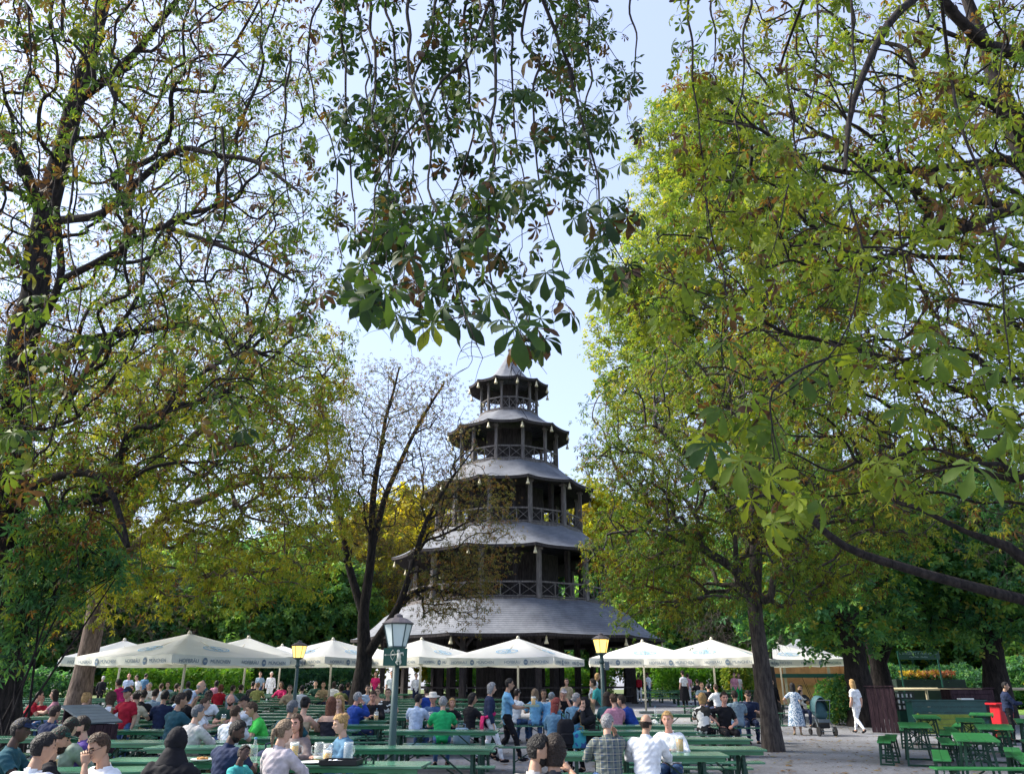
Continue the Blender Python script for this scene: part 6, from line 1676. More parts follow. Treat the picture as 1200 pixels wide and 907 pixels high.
def seat_people():
    """find each sitter a bench; stand the rest on the ground; fit the height to the eye line"""
    taken = []
    for p in PEOPLE:
        px, d, f = p['px'], p['d'], p['face'] % 360
        rz = R(f)
        hgt = 1.3 if p['pose'] == 'sit' else 1.6
        if p['pose'] == 'sit' and not p.get('free'):
            side = -1 if (f < 75 or f > 285) else 1 if 105 < f < 255 else 0
            best = None
            for b_, bx_, by_ in BENCHES:
                # which side of its table is this bench on
                rb = b_.rotation_euler[2]
                if abs(math.sin(rb)) > 0.6: continue
                tb = min(SETS, key=lambda t: (t[0] - bx_) ** 2 + (t[1] - by_) ** 2); sd_ = -1 if by_ < tb[1] else 1
                if side and sd_ != side: continue
                lx = X(px, by_, 1.2) - bx_
                if abs(lx) > 1.02: continue
                c = abs(by_ - d)
                if any(abs(X(px, by_, 1.2) - tx) < 0.40 and abs(by_ - ty) < 0.3 for tx, ty in taken): c += 3
                if best is None or c < best[0]: best = (c, by_ + lx * math.sin(rb), rb, sd_)
            if best and best[0] < 1.6:
                d = best[1]; rz = rz
            else:
                x = X(px, d, 1.2); a = R(-2)
                BENCHES.append((place(B_A, x, d, a), x, d))
        elif p['pose'] == 'sit':
            x = X(px, d, 1.2); a = rz + (PI / 2 if 60 < f % 180 < 120 else 0) if False else rz
            nb = math.inf
            for b_, bx_, by_ in BENCHES:
                rb = b_.rotation_euler[2]; lx = (x - bx_) * math.cos(rb) + (d - by_) * math.sin(rb); ly = -(x - bx_) * math.sin(rb) + (d - by_) * math.cos(rb)
                if abs(lx) < 1.05 and abs(ly) < 0.16: nb = 0
            if nb: BENCHES.append((place(B_A, x, d, rz), x, d))
        x = X(px, d, hgt if p['pose'] == 'sit' else 1.0); taken.append((x, d))
        g_ = gz(x, d)
        H = CAMZ + d * math.tan(PITCH - math.atan((p['py'] - 453.5) / FPX)) - g_
        if p['pose'] == 'sit':
            ln = R(p.get('lean', 6)); full = 0.565 + 0.60 * math.cos(ln) + 0.215
            s = (H - 0.47) / (full - 0.47); s = min(1.07, max(0.86, s)) * 1.0
            if p.get('kid'): s = p['kid']
        else:
            ln = R(p.get('lean', 2)); full = 0.93 + 0.60 * math.cos(ln) + 0.215; s = min(1.08, max(0.88, H / full))
        # head leans forward of the seat: shift so that the head, not the hips, sits in its image column
        fw = 0.60 * math.sin(ln); x += math.sin(rz) * fw * s; 
        p.update(x=x, y=d, rz=rz, g=g_, s=s)
# px, head-top py, distance, facing (0 away, 90 left, 180 to the viewer, 270 right), pose, top, sleeve, trousers, skin, hair, hair colour, label, short phrase
T_ = 'table'
# --- left foreground
person(22, 842, 8.6, 285, 'sit', 'teal', 'short', 'navy', 'd', 'cap', 'black', 'seated man in teal t-shirt and navy cap facing right, at the left edge', 'the man in teal t-shirt and cap', free=1)
person(46, 866, 6.5, 350, 'sit', 'white', 'short', 'navy', 'm', 'short', 'black', 'back of a black-haired head above a white shirt, close in the lower left corner', 'the black-haired man in white', free=1, turn=-35)
person(66, 868, 7.4, 300, 'sit', 'black', 'long', 'black', 'm', 'cap', 'dark', 'bearded man in dark green cap and black top, half hidden behind a black-haired head', None, free=1, hatc='dgreen', beard=1)
person(80, 846, 9.4, 350, 'sit', 'sage', 'coat', 'navy', 'l', 'cap', 'dark', 'man seen from behind in sage jacket and dark green baseball cap', 'the man in sage jacket', hatc='dgreen', free=1)
person(104, 850, 9.9, 120, 'sit', 'purple', 'short', 'denim', 'l', 'short', 'dark', 'dark-haired bearded man in purple shirt talking to the man in the sage jacket', 'the man in purple', beard=1, free=1, arms=('face', 'table'))
person(131, 865, 6.9, 150, 'sit', 'white', 'short', 'denim', 'm', 'short', 'brown', 'man with brown hair, glasses and moustache in white t-shirt looking down, lower left', 'the moustached man in white', glasses=1, beard='tache', nod=24, free=1, arms=('face', T_))
person(62, 827, 14.2, 335, 'sit', 'navy', 'coat', 'navy', 'm', 'short', 'dark', 'person in dark navy jacket seated with back turned, left of the slatted shed', 'the person in navy jacket')
person(98, 812, 16.6, 350, 'sit', 'black', 'coat', 'black', 'l', 'bun', 'blond', 'blond person with a small bun in a wide black coat behind the slatted shed', 'the blond person in black coat', wide=1.12)
person(42, 808, 24, 300, 'sit', 'red', 'short', 'navy', 'l', 'short', 'dark', 'person in dark red shirt leaning forward at the far left table', 'the leaning person in dark red', lean=24)
person(52, 809, 25, 190, 'sit', 'red', 'short', 'navy', 'l', 'short', 'brown', 'child in red shirt between two adults at the far left table', None, kid=0.82)
person(66, 808, 24, 110, 'sit', 'pink', 'short', 'denim', 'l', 'long', 'dark', 'woman with long dark hair in pink top at the far left table', 'the woman in pink top', fem=1)
person(147, 807, 16.8, 160, 'stand', 'red', 'short', 'denim', 'm', 'cap', 'black', 'standing man in dark red polo shirt, navy cap and jeans', 'the man in red polo', wide=1.08, arms=('hang', (0.12, 0.3, 0.34)))
person(132, 795, 25.5, 60, 'stand', 'magenta', 'long', 'purple', 'm', 'short', 'dark', 'woman in magenta-red sweater bending over a table near the leaning trunk', 'the bending woman in magenta', lean=38, fem=1, arms=('fwd', 'fwd'))
person(128, 809, 18.8, 20, 'sit', 'white', 'short', 'denim', 'l', 'bob', 'brown', 'brown-haired person in white t-shirt behind the man in the red polo', 'the brown-haired person in white')
person(158, 807, 20.5, 0, 'sit', 'cream', 'short', 'khaki', 'l', 'cap', 'dark', 'person in cream shirt partly hidden behind the man in the red polo', None, hatc='cream')
person(154, 801, 31, 200, 'sit', 'stripe', 'short', 'denim', 'l', 'short', 'brown', 'person in red and white striped shirt behind the man in the red polo', None)
person(117, 792, 44, 0, 'stand', 'black', 'coat', 'black', 'l', 'short', 'white', 'white-haired person in black standing right of the leaning trunk', None)
person(148, 789, 43, 190, 'stand', 'paleblue', 'short', 'khaki', 'r', 'bald', 'white', 'bald man in pale blue shirt standing before the bright hedge', None)
person(159, 791, 43, 140, 'stand', 'white', 'short', 'navy', 'l', 'short', 'brown', 'person in white leaning to one side before the bright hedge', None, lean=18)
person(167, 789, 46, 350, 'stand', 'steel', 'short', 'navy', 'l', 'short', 'dark', 'person in blue standing close to the bright hedge, left of the parasol poles', None)
person(166, 808, 23, 10, 'sit', 'black', 'short', 'denim', 'l', 'short', 'dark', 'person in black t-shirt seated beside a grey-blue shirt, back turned', None, wide=1.05)
person(180, 806, 23.2, 350, 'sit', 'bgrey', 'short', 'denim', 'l', 'short', 'dark', 'person in grey-blue shirt seated with back turned under the large left parasol', 'the grey-blue shirt', wide=1.05)
person(191, 808, 20, 5, 'sit', 'navy', 'long', 'black', 'm', 'short', 'black', 'black-haired person in dark navy top, back turned, at the end of a bench', 'the black-haired person in navy')
person(208, 812, 16.0, 330, 'sit', 'teal', 'short', 'khaki', 'm', 'short', 'dark', 'dark-haired man in dark teal t-shirt with a beige jacket round his hips', 'the man in dark teal', waist0=1, turn=-25)
person(217, 806, 19.0, 330, 'sit', 'black', 'coat', 'black', 'l', 'bob', 'black', 'person in black jacket seated next to a man bending in pale blue', None)
person(229, 796, 21.5, 280, 'stand', 'paleblue', 'short', 'denim', 'l', 'balding', 'grey', 'man in pale blue shirt bending low over a table', 'the bending man in pale blue', lean=48, arms=('fwd', 'fwd'))
person(245, 802, 21.0, 210, 'sit', 'white', 'short', 'navy', 'd', 'short', 'black', 'dark-skinned person in white t-shirt facing the viewer beside the bending man', None)
person(238, 815, 17.0, 285, 'sit', 'white', 'short', 'denim', 'l', 'short', 'brown', 'person in white t-shirt in profile behind the grey-haired woman', None, kid=0.95)
person(229, 826, 13.3, 340, 'sit', 'ltgrey', 'coat', 'khaki', 'l', 'short', 'dgrey', 'woman with short grey hair in a pale grey sweater, seen from behind', 'the woman in pale grey sweater', fem=1, turn=-30)
person(274, 827, 13.5, 350, 'sit', 'white', 'short', 'navy', 'l', 'short', 'brown', 'man in plain white t-shirt with cropped brown hair, back turned', 'the man with cropped hair in white', wide=1.06)
person(272, 849, 9.0, 330, 'sit', 'navy', 'short', 'navy', 'd', 'short', 'black', 'large dark-skinned bearded man in navy t-shirt looking down at a child', 'the large man in navy', wide=1.1, beard=1, turn=-60, nod=26, free=1)
person(288, 878, 8.6, 250, 'sit', 'bteal', 'short', 'denim', 'd', 'short', 'black', 'child in turquoise top leaning against the large man in navy', None, kid=0.62, free=1, tilt=-30, nod=-10)
person(205, 868, 7.2, 0, 'sit', 'black', 'coat', 'black', 'm', 'hijab', 'black', 'person in a black hooded garment seen from behind, lower left', 'the black hooded person', free=1, wide=1.12)
person(272, 813, 18.3, 190, 'sit', 'dgreen', 'short', 'denim', 'r', 'bald', 'dark', 'bald man with dark beard facing the viewer behind the beer mug', 'the bald bearded man', beard=1)
person(290, 815, 18.2, 130, 'sit', 'white', 'short', 'denim', 'm', 'cap', 'black', 'man in black cap and white t-shirt with hand at his mouth', 'the man in black cap', hatc='black', arms=('face', T_))
person(302, 821, 16.2, 110, 'sit', 'lime', 'short', 'ltgrey', 'm', 'short', 'brown', 'man in bright lime-green t-shirt leaning over his table', 'the man in lime green', lean=22, nod=25)
person(257, 797, 31, 0, 'sit', 'red', 'coat', 'navy', 'l', 'bob', 'auburn', 'auburn-haired person in bright red jacket under the large left parasol', None)
person(271, 798, 31, 330, 'sit', 'bgrey', 'short', 'navy', 'l', 'short', 'dark', 'person in light blue-grey shirt right of the bright red jacket', None)
person(281, 798, 33, 0, 'sit', 'dgreen', 'coat', 'navy', 'l', 'short', 'dark', 'person in dark green jacket beside a parasol pole', None)
person(340, 821, 13.6, 340, 'sit', 'teal', 'short', 'denim', 'm', 'short', 'dgrey', 'man with cropped grey hair in a dark teal t-shirt, back turned', 'the grey cropped man in teal', wide=1.08, turn=-20)
person(356, 817, 15.2, 350, 'sit', 'beige', 'none', 'black', 'l', 'bun', 'black', 'bare-shouldered woman with black hair pinned up, seen from behind', 'the bare-shouldered woman', fem=1, bare=1)
person(387, 817, 15.2, 0, 'sit', 'vest', 'none', 'black', 'l', 'long', 'auburn', 'woman with long reddish-brown hair in a black strappy top, back turned', 'the woman with reddish hair', fem=1, bare=1)
person(400, 815, 17.0, 160, 'sit', 'peach', 'short', 'denim', 'l', 'long', 'blond', 'blond woman in peach top with her hands at her chin', 'the blond woman in peach', fem=1, arms=('face', 'face'))
person(417, 811, 18.8, 310, 'sit', 'blue', 'coat', 'navy', 'r', 'cap', 'grey', 'man in royal blue jacket and pale cap at the foot of the bare tree', 'the man in royal blue', hatc='ltgrey', wide=1.08, arms=(T_, 'face'))
person(438, 808, 20.6, 180, 'sit', 'black', 'long', 'black', 'r', 'short', 'brown', 'man in black sweater facing the viewer with bottles before him', 'the man in black sweater', nod=20)
person(330, 852, 8.7, 340, 'sit', 'pinkw', 'coat', 'khaki', 'l', 'pony', 'ash', 'woman with ash-brown ponytail in a pale pink blazer, seen from behind', 'the woman in pale pink blazer', fem=1, turn=-30, free=1)
person(351, 847, 10.5, 170, 'sit', 'taupe', 'coat', 'white', 'r', 'long', 'brown', 'woman with long brown hair and taupe jacket facing the viewer', 'the woman in taupe jacket', fem=1, free=1)
person(404, 838, 10.4, 125, 'sit', 'steel', 'coat', 'denim', 'l', 'bun', 'blond', 'blond woman with hair tied back in a slate-blue jacket, looking left', 'the woman in slate-blue jacket', fem=1, free=1, nod=14)
# --- far crowd left of the tower
far = [(205, 797, 34, 'dgreen', 'dark', 0, 'person in dark green, second line under the large left parasol'), (212, 799, 31, 'black', 'black', 200, 'person in black with elbows on the table under the large left parasol'), (219, 795, 38, 'bgrey', 'dark', 20, 'person in pale grey-blue before the clipped bright hedge'),
       (238, 791, 42, 'teal', 'dark', 180, 'person in teal standing behind the bending man in pale blue'), (252, 793, 40, 'pink', 'dark', 0, 'person in pink left of the bright red jacket'), (295, 795, 38, 'black', 'black', 0, 'dark-haired person in black right of the large left parasol'), (301, 797, 35, 'olive', 'ash', 10, 'long-haired person in olive near the first lit lantern'),
       (330, 796, 37, 'magenta', 'brown', 160, 'person in magenta seated left of the first lit lantern post'), (340, 800, 32, 'beige', 'brown', 190, 'person in beige left of the first lit lantern post'), (353, 802, 31, 'white', 'black', 0, 'black-haired person in white right of the first lit lantern post'), (370, 795, 40, 'dgreen', 'dark', 180, 'person in dark green between the first lit lantern and the bare tree'),
       (379, 797, 36, 'khaki', 'brown', 190, 'person in khaki between the first lit lantern and the bare tree'), (390, 795, 38, 'white', 'dark', 350, 'person in white t-shirt left of the bare tree'), (399, 800, 33, 'olive', 'dark', 0, 'person in yellow-olive t-shirt left of the bare tree'), (407, 799, 35, 'navy', 'dark', 0, 'person in navy touching the bare tree from the left'),
       (431, 798, 30, 'paleblue', 'black', 200, 'black-haired person in pale blue right of the bare trunk'), (443, 801, 28, 'peach', 'brown', 180, 'person in peach behind the man in black sweater'), (455, 805, 25, 'bw', 'brown', 190, 'man in black and white top behind the tall lantern post'), (500, 803, 28, 'blue', 'dark', 30, 'person in blue jacket left of the straw hat'),
       (176, 796, 36, 'offw', 'grey', 180, 'person in off-white before the bright hedge'), (187, 798, 33, 'white', 'brown', 0, 'person in white in the second line under the large left parasol'), (197, 795, 37, 'bgrey', 'dark', 180, 'person in grey before the bright hedge, near a parasol pole')]
for px, py, d, c, h, f, lab in far:
    person(px, py, d, f, 'sit', c, 'short' if (px % 2) else 'long', 'navy', 'l', 'short' if px % 3 else 'bob', h, lab, None)
person(303, 787, 50, 180, 'stand', 'bgrey', 'short', 'navy', 'l', 'short', 'dark', 'far standing person in grey-blue left of the white-clad one', None)
person(316, 787, 50, 200, 'stand', 'white', 'long', 'white', 'l', 'short', 'white', 'far standing person all in white left of the lit lantern', None)
person(439, 787, 48, 180, 'stand', 'magenta', 'short', 'navy', 'l', 'short', 'dark', 'far standing person in bright pink-red right of the bare trunk', None)
person(458, 786, 42, 190, 'stand', 'white', 'short', 'khaki', 'l', 'short', 'brown', 'standing man in white shirt seen left of the tall lantern post', None)
person(487, 789, 46, 200, 'stand', 'white', 'long', 'navy', 'l', 'short', 'grey', 'standing person in white among the dark posts right of the tall lantern', None)
person(545, 790, 58, 100, 'sit', 'white', 'long', 'navy', 'l', 'short', 'white', 'white-haired person in white seated under the tower roof', None, free=1)
# --- centre
person(489, 813, 18.4, 345, 'sit', 'paleblue', 'short', 'denim', 'l', 'short', 'black', 'man with neat black hair in a pale blue-white shirt, right of the tall lantern', 'the man in pale blue shirt', wide=1.05, turn=-25)
person(519, 816, 17.2, 5, 'sit', 'green', 'short', 'denim', 'l', 'short', 'grey', 'grey-haired man in emerald green t-shirt, back turned', 'the man in emerald green', wide=1.12)
person(508, 812, 19.4, 175, 'sit', 'denim', 'long', 'denim', 'r', 'hat', 'grey', 'man in straw hat and denim shirt facing the viewer', 'the man in straw hat', hatc='offw')
person(530, 818, 19.3, 190, 'sit', 'black', 'long', 'navy', 'r', 'bob', 'blond', 'blond woman in black facing the viewer beside the man in emerald green', None, fem=1)
person(552, 812, 18.6, 320, 'sit', 'black', 'short', 'black', 'm', 'bob', 'black', 'black-haired woman in black top looking over her right shoulder', 'the black-haired woman in black', fem=1, turn=-40)
person(574, 800, 18.3, 285, 'stand', 'navy', 'coat', 'white', 'l', 'bob', 'grey', 'walking woman with grey bob, dark jacket and a red jumper round her waist', 'the walking woman with red jumper', fem=1, walk=1, waist='magenta')
person(595, 795, 18.7, 275, 'stand', 'ltblue', 'short', 'black', 'm', 'short', 'black', 'man in light blue polo and black trousers walking with a tray', 'the walking man with tray', walk=1, glasses=1, arms=('fwd', 'fwd'), wide=1.05)
person(605, 803, 24.5, 330, 'sit', 'white', 'short', 'denim', 'l', 'cap', 'dark', 'man in white t-shirt and pale grey cap right of the walking man', 'the man in pale grey cap', hatc='ltgrey')
person(627, 806, 24.0, 0, 'sit', 'ltblue', 'short', 'denim', 'l', 'long', 'ash', 'woman with ash-blond hair in sky-blue t-shirt, back turned', 'the woman in sky blue', fem=1)
person(637, 808, 25.6, 180, 'sit', 'white', 'short', 'denim', 'm', 'bob', 'dark', 'dark-haired woman facing the viewer beside the sky-blue t-shirt', None, fem=1)
person(646, 811, 22.5, 330, 'sit', 'ltblue', 'long', 'denim', 'l', 'cap', 'grey', 'person hunched in light blue under a light blue hood', None, hatc='ltblue', lean=25)
person(660, 804, 23.5, 190, 'sit', 'black', 'short', 'navy', 'r', 'cap', 'grey', 'person in black with pale pink cap drinking, facing the viewer', None, hatc='pinkw', arms=('face', T_))
person(664, 795, 32, 180, 'stand', 'beige', 'short', 'navy', 'l', 'bob', 'brown', 'standing person in beige behind the one drinking in a pale cap', None, lean=15)
person(650, 818, 16.4, 330, 'sit', 'steel', 'long', 'lilac', 'm', 'long', 'red', 'woman with long deep red hair, blue sweater and lilac skirt, back turned', 'the woman with deep red hair', fem=1, turn=-45)
person(674, 812, 19.2, 330, 'sit', 'steel', 'coat', 'denim', 'l', 'short', 'grey', 'person in a grey-blue hooded sweater left of the woman in black headscarf', None, turn=-40)
person(687, 817, 17.2, 130, 'sit', 'black', 'coat', 'black', 'l', 'hijab', 'black', 'woman in black headscarf resting chin on her hands', 'the woman in black headscarf', fem=1, arms=('face', 'face'), hatc='black')
person(698, 795, 24.0, 60, 'stand', 'bteal', 'short', 'denim', 'm', 'short', 'dark', 'man in turquoise t-shirt bending over a table left of the right lit lantern', 'the bending man in turquoise', lean=35, arms=('fwd', 'fwd'))
person(700, 785, 34, 280, 'stand', 'white', 'short', 'khaki', 'l', 'bob', 'blond', 'blond person in white leaning right behind the man in turquoise', None, lean=20)
person(711, 811, 19.5, 330, 'sit', 'teal', 'short', 'denim', 'm', 'long', 'dark', 'woman with dark reddish hair in teal top beside a blue jacket', None, fem=1)
person(720, 813, 19.2, 20, 'sit', 'pink', 'short', 'navy', 'l', 'short', 'brown', 'person in pink t-shirt leaning in behind the right lantern post', None)
person(731, 814, 19.6, 60, 'sit', 'blue', 'coat', 'navy', 'l', 'short', 'dark', 'person in royal blue jacket bowed over the table right of the lantern post', None, lean=28, hatc='blue')
person(749, 790, 52, 0, 'stand', 'black', 'long', 'white', 'm', 'cap', 'black', 'person with white cap, red backpack and white trousers on the open gravel', 'the person with red backpack', hatc='white', pack='red')
person(760, 787, 56, 40, 'stand', 'white', 'short', 'denim', 'l', 'short', 'brown', 'far person in white shirt right of the one with the red backpack', None)
person(711, 842, 10.4, 5, 'sit', 'plaid', 'coat', 'denim', 'l', 'short', 'grey', 'grey-haired man in blue and cream plaid shirt, back turned', 'the man in plaid', wide=1.15, turn=-35, arms=(T_, 'face'))
person(756, 838, 10.5, 345, 'sit', 'white', 'coat', 'denim', 'm', 'balding', 'dark', 'balding man in white shirt seated with his back turned', 'the balding man in white', wide=1.15, turn=-20)
person(781, 836, 11.7, 160, 'sit', 'white', 'coat', 'denim', 'r', 'short', 'blond', 'blond short-haired person in white shirt facing the balding man', 'the blond person in white shirt')
person(627, 868, 6.3, 335, 'sit', 'ltgrey', 'short', 'navy', 'm', 'short', 'black', 'black-haired man in profile at the bottom edge of the picture', 'the black-haired man in profile', free=1, turn=-60, beard=1)
person(649, 882, 6.3, 350, 'sit', 'dk', 'short', 'navy', 'm', 'bob', 'dark', 'dark-haired person at the bottom edge holding up a phone', None, free=1, arms=('lap', (0.10, 0.42, 0.50)), fem=1)
# --- right of the centre
person(823, 812, 20.2, 335, 'sit', 'bw', 'short', 'black', 'l', 'bob', 'blond', 'woman with reddish-blond hair in black and white patterned top', 'the woman in patterned top', fem=1)
person(847, 811, 20.4, 185, 'sit', 'black', 'short', 'black', 'r', 'bun', 'dark', 'woman in low-cut black t-shirt facing the viewer left of the slim trunk', 'the woman in black t-shirt', fem=1, arms=('lap', (0.25, 0.05, 0.2)))
person(862, 809, 23.2, 0, 'sit', 'bgrey', 'short', 'denim', 'm', 'short', 'dark', 'man in grey t-shirt with back turned beside the slim trunk', 'the man in grey t-shirt', wide=1.1)
person(874, 804, 24.4, 175, 'sit', 'navy', 'short', 'navy', 'l', 'cap', 'dark', 'heavy man in navy t-shirt and black cap leaning on the table beside the slim trunk', 'the heavy man in navy', wide=1.25, hatc='black', lean=16, nod=22)
person(802, 784, 46, 20, 'stand', 'white', 'short', 'black', 'l', 'bun', 'dark', 'waitress in white blouse and long black apron on the far gravel', None, fem=1, apron='black', skirt=(1.0, 0.32, 'black', .19, .30))
person(808, 789, 50, 340, 'stand', 'pink', 'short', 'white', 'l', 'short', 'brown', 'far person in pink right of the waitress, leaning', None, lean=20)
person(831, 799, 34, 0, 'sit', 'black', 'coat', 'navy', 'l', 'short', 'black', 'dark-haired person in black jacket under the parasol left of the slim trunk', None)
person(822, 798, 37, 180, 'sit', 'bgrey', 'short', 'navy', 'l', 'short', 'brown', 'person in grey facing the viewer behind the black jacket', None)
person(840, 801, 33, 10, 'sit', 'white', 'short', 'navy', 'l', 'short', 'brown', 'person in white right of the black jacket, near the parasol pole', None)
person(818, 793, 46, 0, 'sit', 'black', 'short', 'navy', 'l', 'short', 'dark', 'far dark-clad person seated right of the waitress', None)
person(862, 788, 50, 180, 'stand', 'pink', 'short', 'green', 'l', 'short', 'brown', 'far person in pale pink top and green skirt left of the slim trunk', None, fem=1)
person(867, 789, 51, 190, 'stand', 'white', 'short', 'green', 'l', 'bob', 'dark', 'far person in white top beside the one in pale pink', None, fem=1)
person(895, 800, 38, 20, 'sit', 'white', 'short', 'navy', 'l', 'short', 'grey', 'person in white sitting low behind the slim trunk', None)
# --- right
person(906, 796, 33, 180, 'stand', 'black', 'coat', 'black', 'l', 'short', 'black', 'person in black standing right behind the slim grey trunk', None)
person(931, 800, 27.4, 345, 'stand', 'floral', 'short', None, 'm', 'long', 'black', 'woman with very long black hair in white and blue flowered dress holding a baby', 'the woman in flowered dress', fem=1, skirt=(1.05, 0.30, 'floral', .185, .30), arms=('hip', (0.10, 0.28, 0.24)), shoe='khaki')
person(937, 800, 31.5, 180, 'sit', 'dk', 'long', 'navy', 'm', 'short', 'black', 'dark-haired person in dark top behind the woman in flowered dress', None)
person(1003, 796, 28.0, 20, 'stand', 'white', 'short', 'white', 'l', 'long', 'blond', 'blond woman all in white walking away on the gravel', 'the walking woman in white', fem=1, walk=1, shoe='black')
person(1181, 799, 24.6, 246, 'stand', 'navy', 'coat', 'black', 'm', 'short', 'black', 'dark-haired man in dark navy jacket standing at the right edge, in profile', None, wide=1.2, arms=('hip', 'fwd'))
seat_people()
build_people()
BY = {p['label']: p for p in PEOPLE}
def who(s): return next(p for p in PEOPLE if s in p['label'])
def in_person(p, v):     # person-local point -> world
    c, s_ = math.cos(p['rz']), math.sin(p['rz']); v = np.array(v) * p['s']; z0 = p['g'] + (0.47 * (1 - p['s']) if p['pose'] == 'sit' else 0)
    return np.array([p['x'] + c * v[0] - s_ * v[1], p['y'] + s_ * v[0] + c * v[1], z0 + v[2]])

# baby held by the woman in the flowered dress: a small continuous figure
wd = who('flowered dress'); c = in_person(wd, (0.26, 0.16, 1.16))
by = empty('person', tuple(c), wd['rz'] - R(70), 'dark-haired baby in pale clothes held by the woman in flowered dress', 'person')
b = MB()
b.loft([[(w_ * math.cos(t), w_ * .8 * math.sin(t), z_) for t in np.linspace(0, 2 * PI, 12, endpoint=False)] for z_, w_ in ((-.14, .05), (-.12, .085), (0, .085), (.09, .07), (.13, .035), (.15, .03))])
for s in (-1, 1):
    b.tube([(s * .05, 0, -.11), (s * .07, .10, -.14), (s * .06, .12, -.26), (s * .06, .15, -.27)], [.045, .04, .028, .02], 8); b.tube([(s * .07, 0, .08), (s * .11, .06, .02), (s * .08, .14, .03)], [.032, .026, .02], 8)
o = link('body_tmp', b.mesh('b')); m = o.modifiers.new('r', 'REMESH'); m.mode = 'VOXEL'; m.voxel_size = .012
me = bpy.data.meshes.new_from_object(o.evaluated_get(bpy.context.evaluated_depsgraph_get())); bpy.data.objects.remove(o)
me.materials.clear(); link('body', me, by, cloth(COL['offw'])); me.polygons.foreach_set('use_smooth', [True] * len(me.polygons))
hb = MB(); V, LO, Nn, F, mi, nu, nv = HR['lo']; hb.v = [tuple(np.array(v) * .72 + np.array([0, .01, .235])) for v in V.reshape(-1, 3)]; hb.f = [list(f) for f in F]; hb.mi = mi
hb.build('head', [skin_m['m'], eye_m, lip_m, hair_mat('dark')], by, smooth=True)
hb = MB(); hair_mesh('short', 'lo', G_(3), hb); hb.v = [tuple(np.array(v) * .73 + np.array([0, .01, .235])) for v in hb.v]; hb.build('hair', [hair_mat('dark')], by, smooth=True)

# red backpack
p_ = who('red backpack'); q = in_person(p_, (0, -0.20, 1.20))
bp_ = empty('backpack', tuple(q), p_['rz'], 'red backpack on the back of the person with the white cap', 'backpack')
b = MB(); b.box((0, 0, 0), (0.34, 0.18, 0.48)); b.build('body', [cloth(COL['red'])], bp_, bevel=0.05)
b = MB(); b.box((0, -0.11, -0.09), (0.26, 0.06, 0.22)); b.build('pocket', [cloth((.45, .02, .03))], bp_, bevel=0.02)
for s in (-1, 1):
    b = MB(); b.tube([(s * .12, .08, .22), (s * .14, .22, .24), (s * .14, .36, .12), (s * .15, .30, -.1), (s * .14, .10, -.2)], .02, 6); b.build('strap', [cloth(COL['black'])], bp_)

# ------------------------------------------------------------------ things on tables, benches and in hands
glassm, nt, b = new_mat('clear_glass'); b.inputs['Base Color'].default_value = (.92, .95, .95, 1); b.inputs['Roughness'].default_value = .08; b.inputs['Alpha'].default_value = 0.2
beerm, nt, b = new_mat('beer'); b.inputs['Base Color'].default_value = (.75, .42, .03, 1); b.inputs['Roughness'].default_value = .15; b.inputs['Transmission Weight'].default_value = .2
foam = mat('beer_foam', (.85, .82, .72), .9, .05)
def mug(x, y, z, label, fill=0.75):
    r = empty('beer_mug', (x, y, z), rnd.uniform(0, 6), label, 'beer mug')
    h = .20
    if fill:
        b = MB(); b.lathe([(.044, .012), (.050, h * fill)], 14); b.build('beer', [beerm], r, smooth=True)
        b = MB(); b.lathe([(.050, h * fill), (.050, h * fill + .022)], 14); b.build('foam', [foam], r, smooth=True)
    b = MB(); b.lathe([(.048, 0), (.054, .01), (.056, h), (.052, h), (.051, h * .9)], 14, caps=False); b.build('glass', [glassm], r, smooth=True)
    b = MB(); b.tube([(.055, 0, .16), (.095, 0, .15), (.10, 0, .09), (.055, 0, .05)], .009, 6); b.build('handle', [glassm], r, smooth=True)
    return r
def tz(x, y): return gz(x, y) + 0.772
def table_at(px, d): return (X(px, d, .77), d)
for px, d, lab, fl in ((260, 17.5, 'full beer mug before the bald bearded man', .8), (251, 13.9, 'beer mug beside the woman in pale grey sweater', .55), (383, 9.72, 'half-full beer mug on the front table among the three women', .5), (372, 9.9, 'nearly empty glass mug behind the half-full one on the front table', .12), (408, 9.95, 'empty glass mug at the right end of the tray on the front table', 0),
                       (371, 16.0, 'beer mug between the two women seen from behind', .6), (384, 15.9, 'empty mug behind the woman with reddish hair', 0), (744, 21.2, 'yellow beer mug standing alone on an empty table right of the right lantern', .85), (783, 11.2, 'clear glass before the blond person in white shirt', 0), (791, 11.1, 'second clear glass, nearer the table end, before the blond person in white shirt', 0)):
    x, y = table_at(px, d)
    t = min(TABLES, key=lambda t: (t[1] - x) ** 2 * .15 + (t[2] - y) ** 2); rz = t[0].rotation_euler[2]
    lx = (x - t[1]) * math.cos(rz) + (y - t[2]) * math.sin(rz); lx = max(-1.0, min(1.0, lx)); ly = max(-.24, min(.24, y - t[2]))
    x, y = t[1] + lx * math.cos(rz) - ly * math.sin(rz), t[2] + lx * math.sin(rz) + ly * math.cos(rz)
    mug(x, y, tz(x, y), lab, fl)
def bottle(px, d, lab):
    x, y = table_at(px, d); t = min(TABLES, key=lambda t: (t[1] - x) ** 2 * .15 + (t[2] - y) ** 2); y = t[2] + rnd.uniform(-.1, .1); x = max(t[1] - 1, min(t[1] + 1, X(px, y, .8)))
    r = empty('water_bottle', (x, y, tz(x, y)), 0, lab, 'bottle')
    b = MB(); b.lathe([(.036, 0), (.038, .02), (.038, .17), (.016, .215), (.014, .25)], 12); b.build('body', [glassm], r, smooth=True)
    b = MB(); b.lathe([(.016, .25), (.016, .268)], 10); b.build('cap', [cloth(COL['ltblue'])], r)
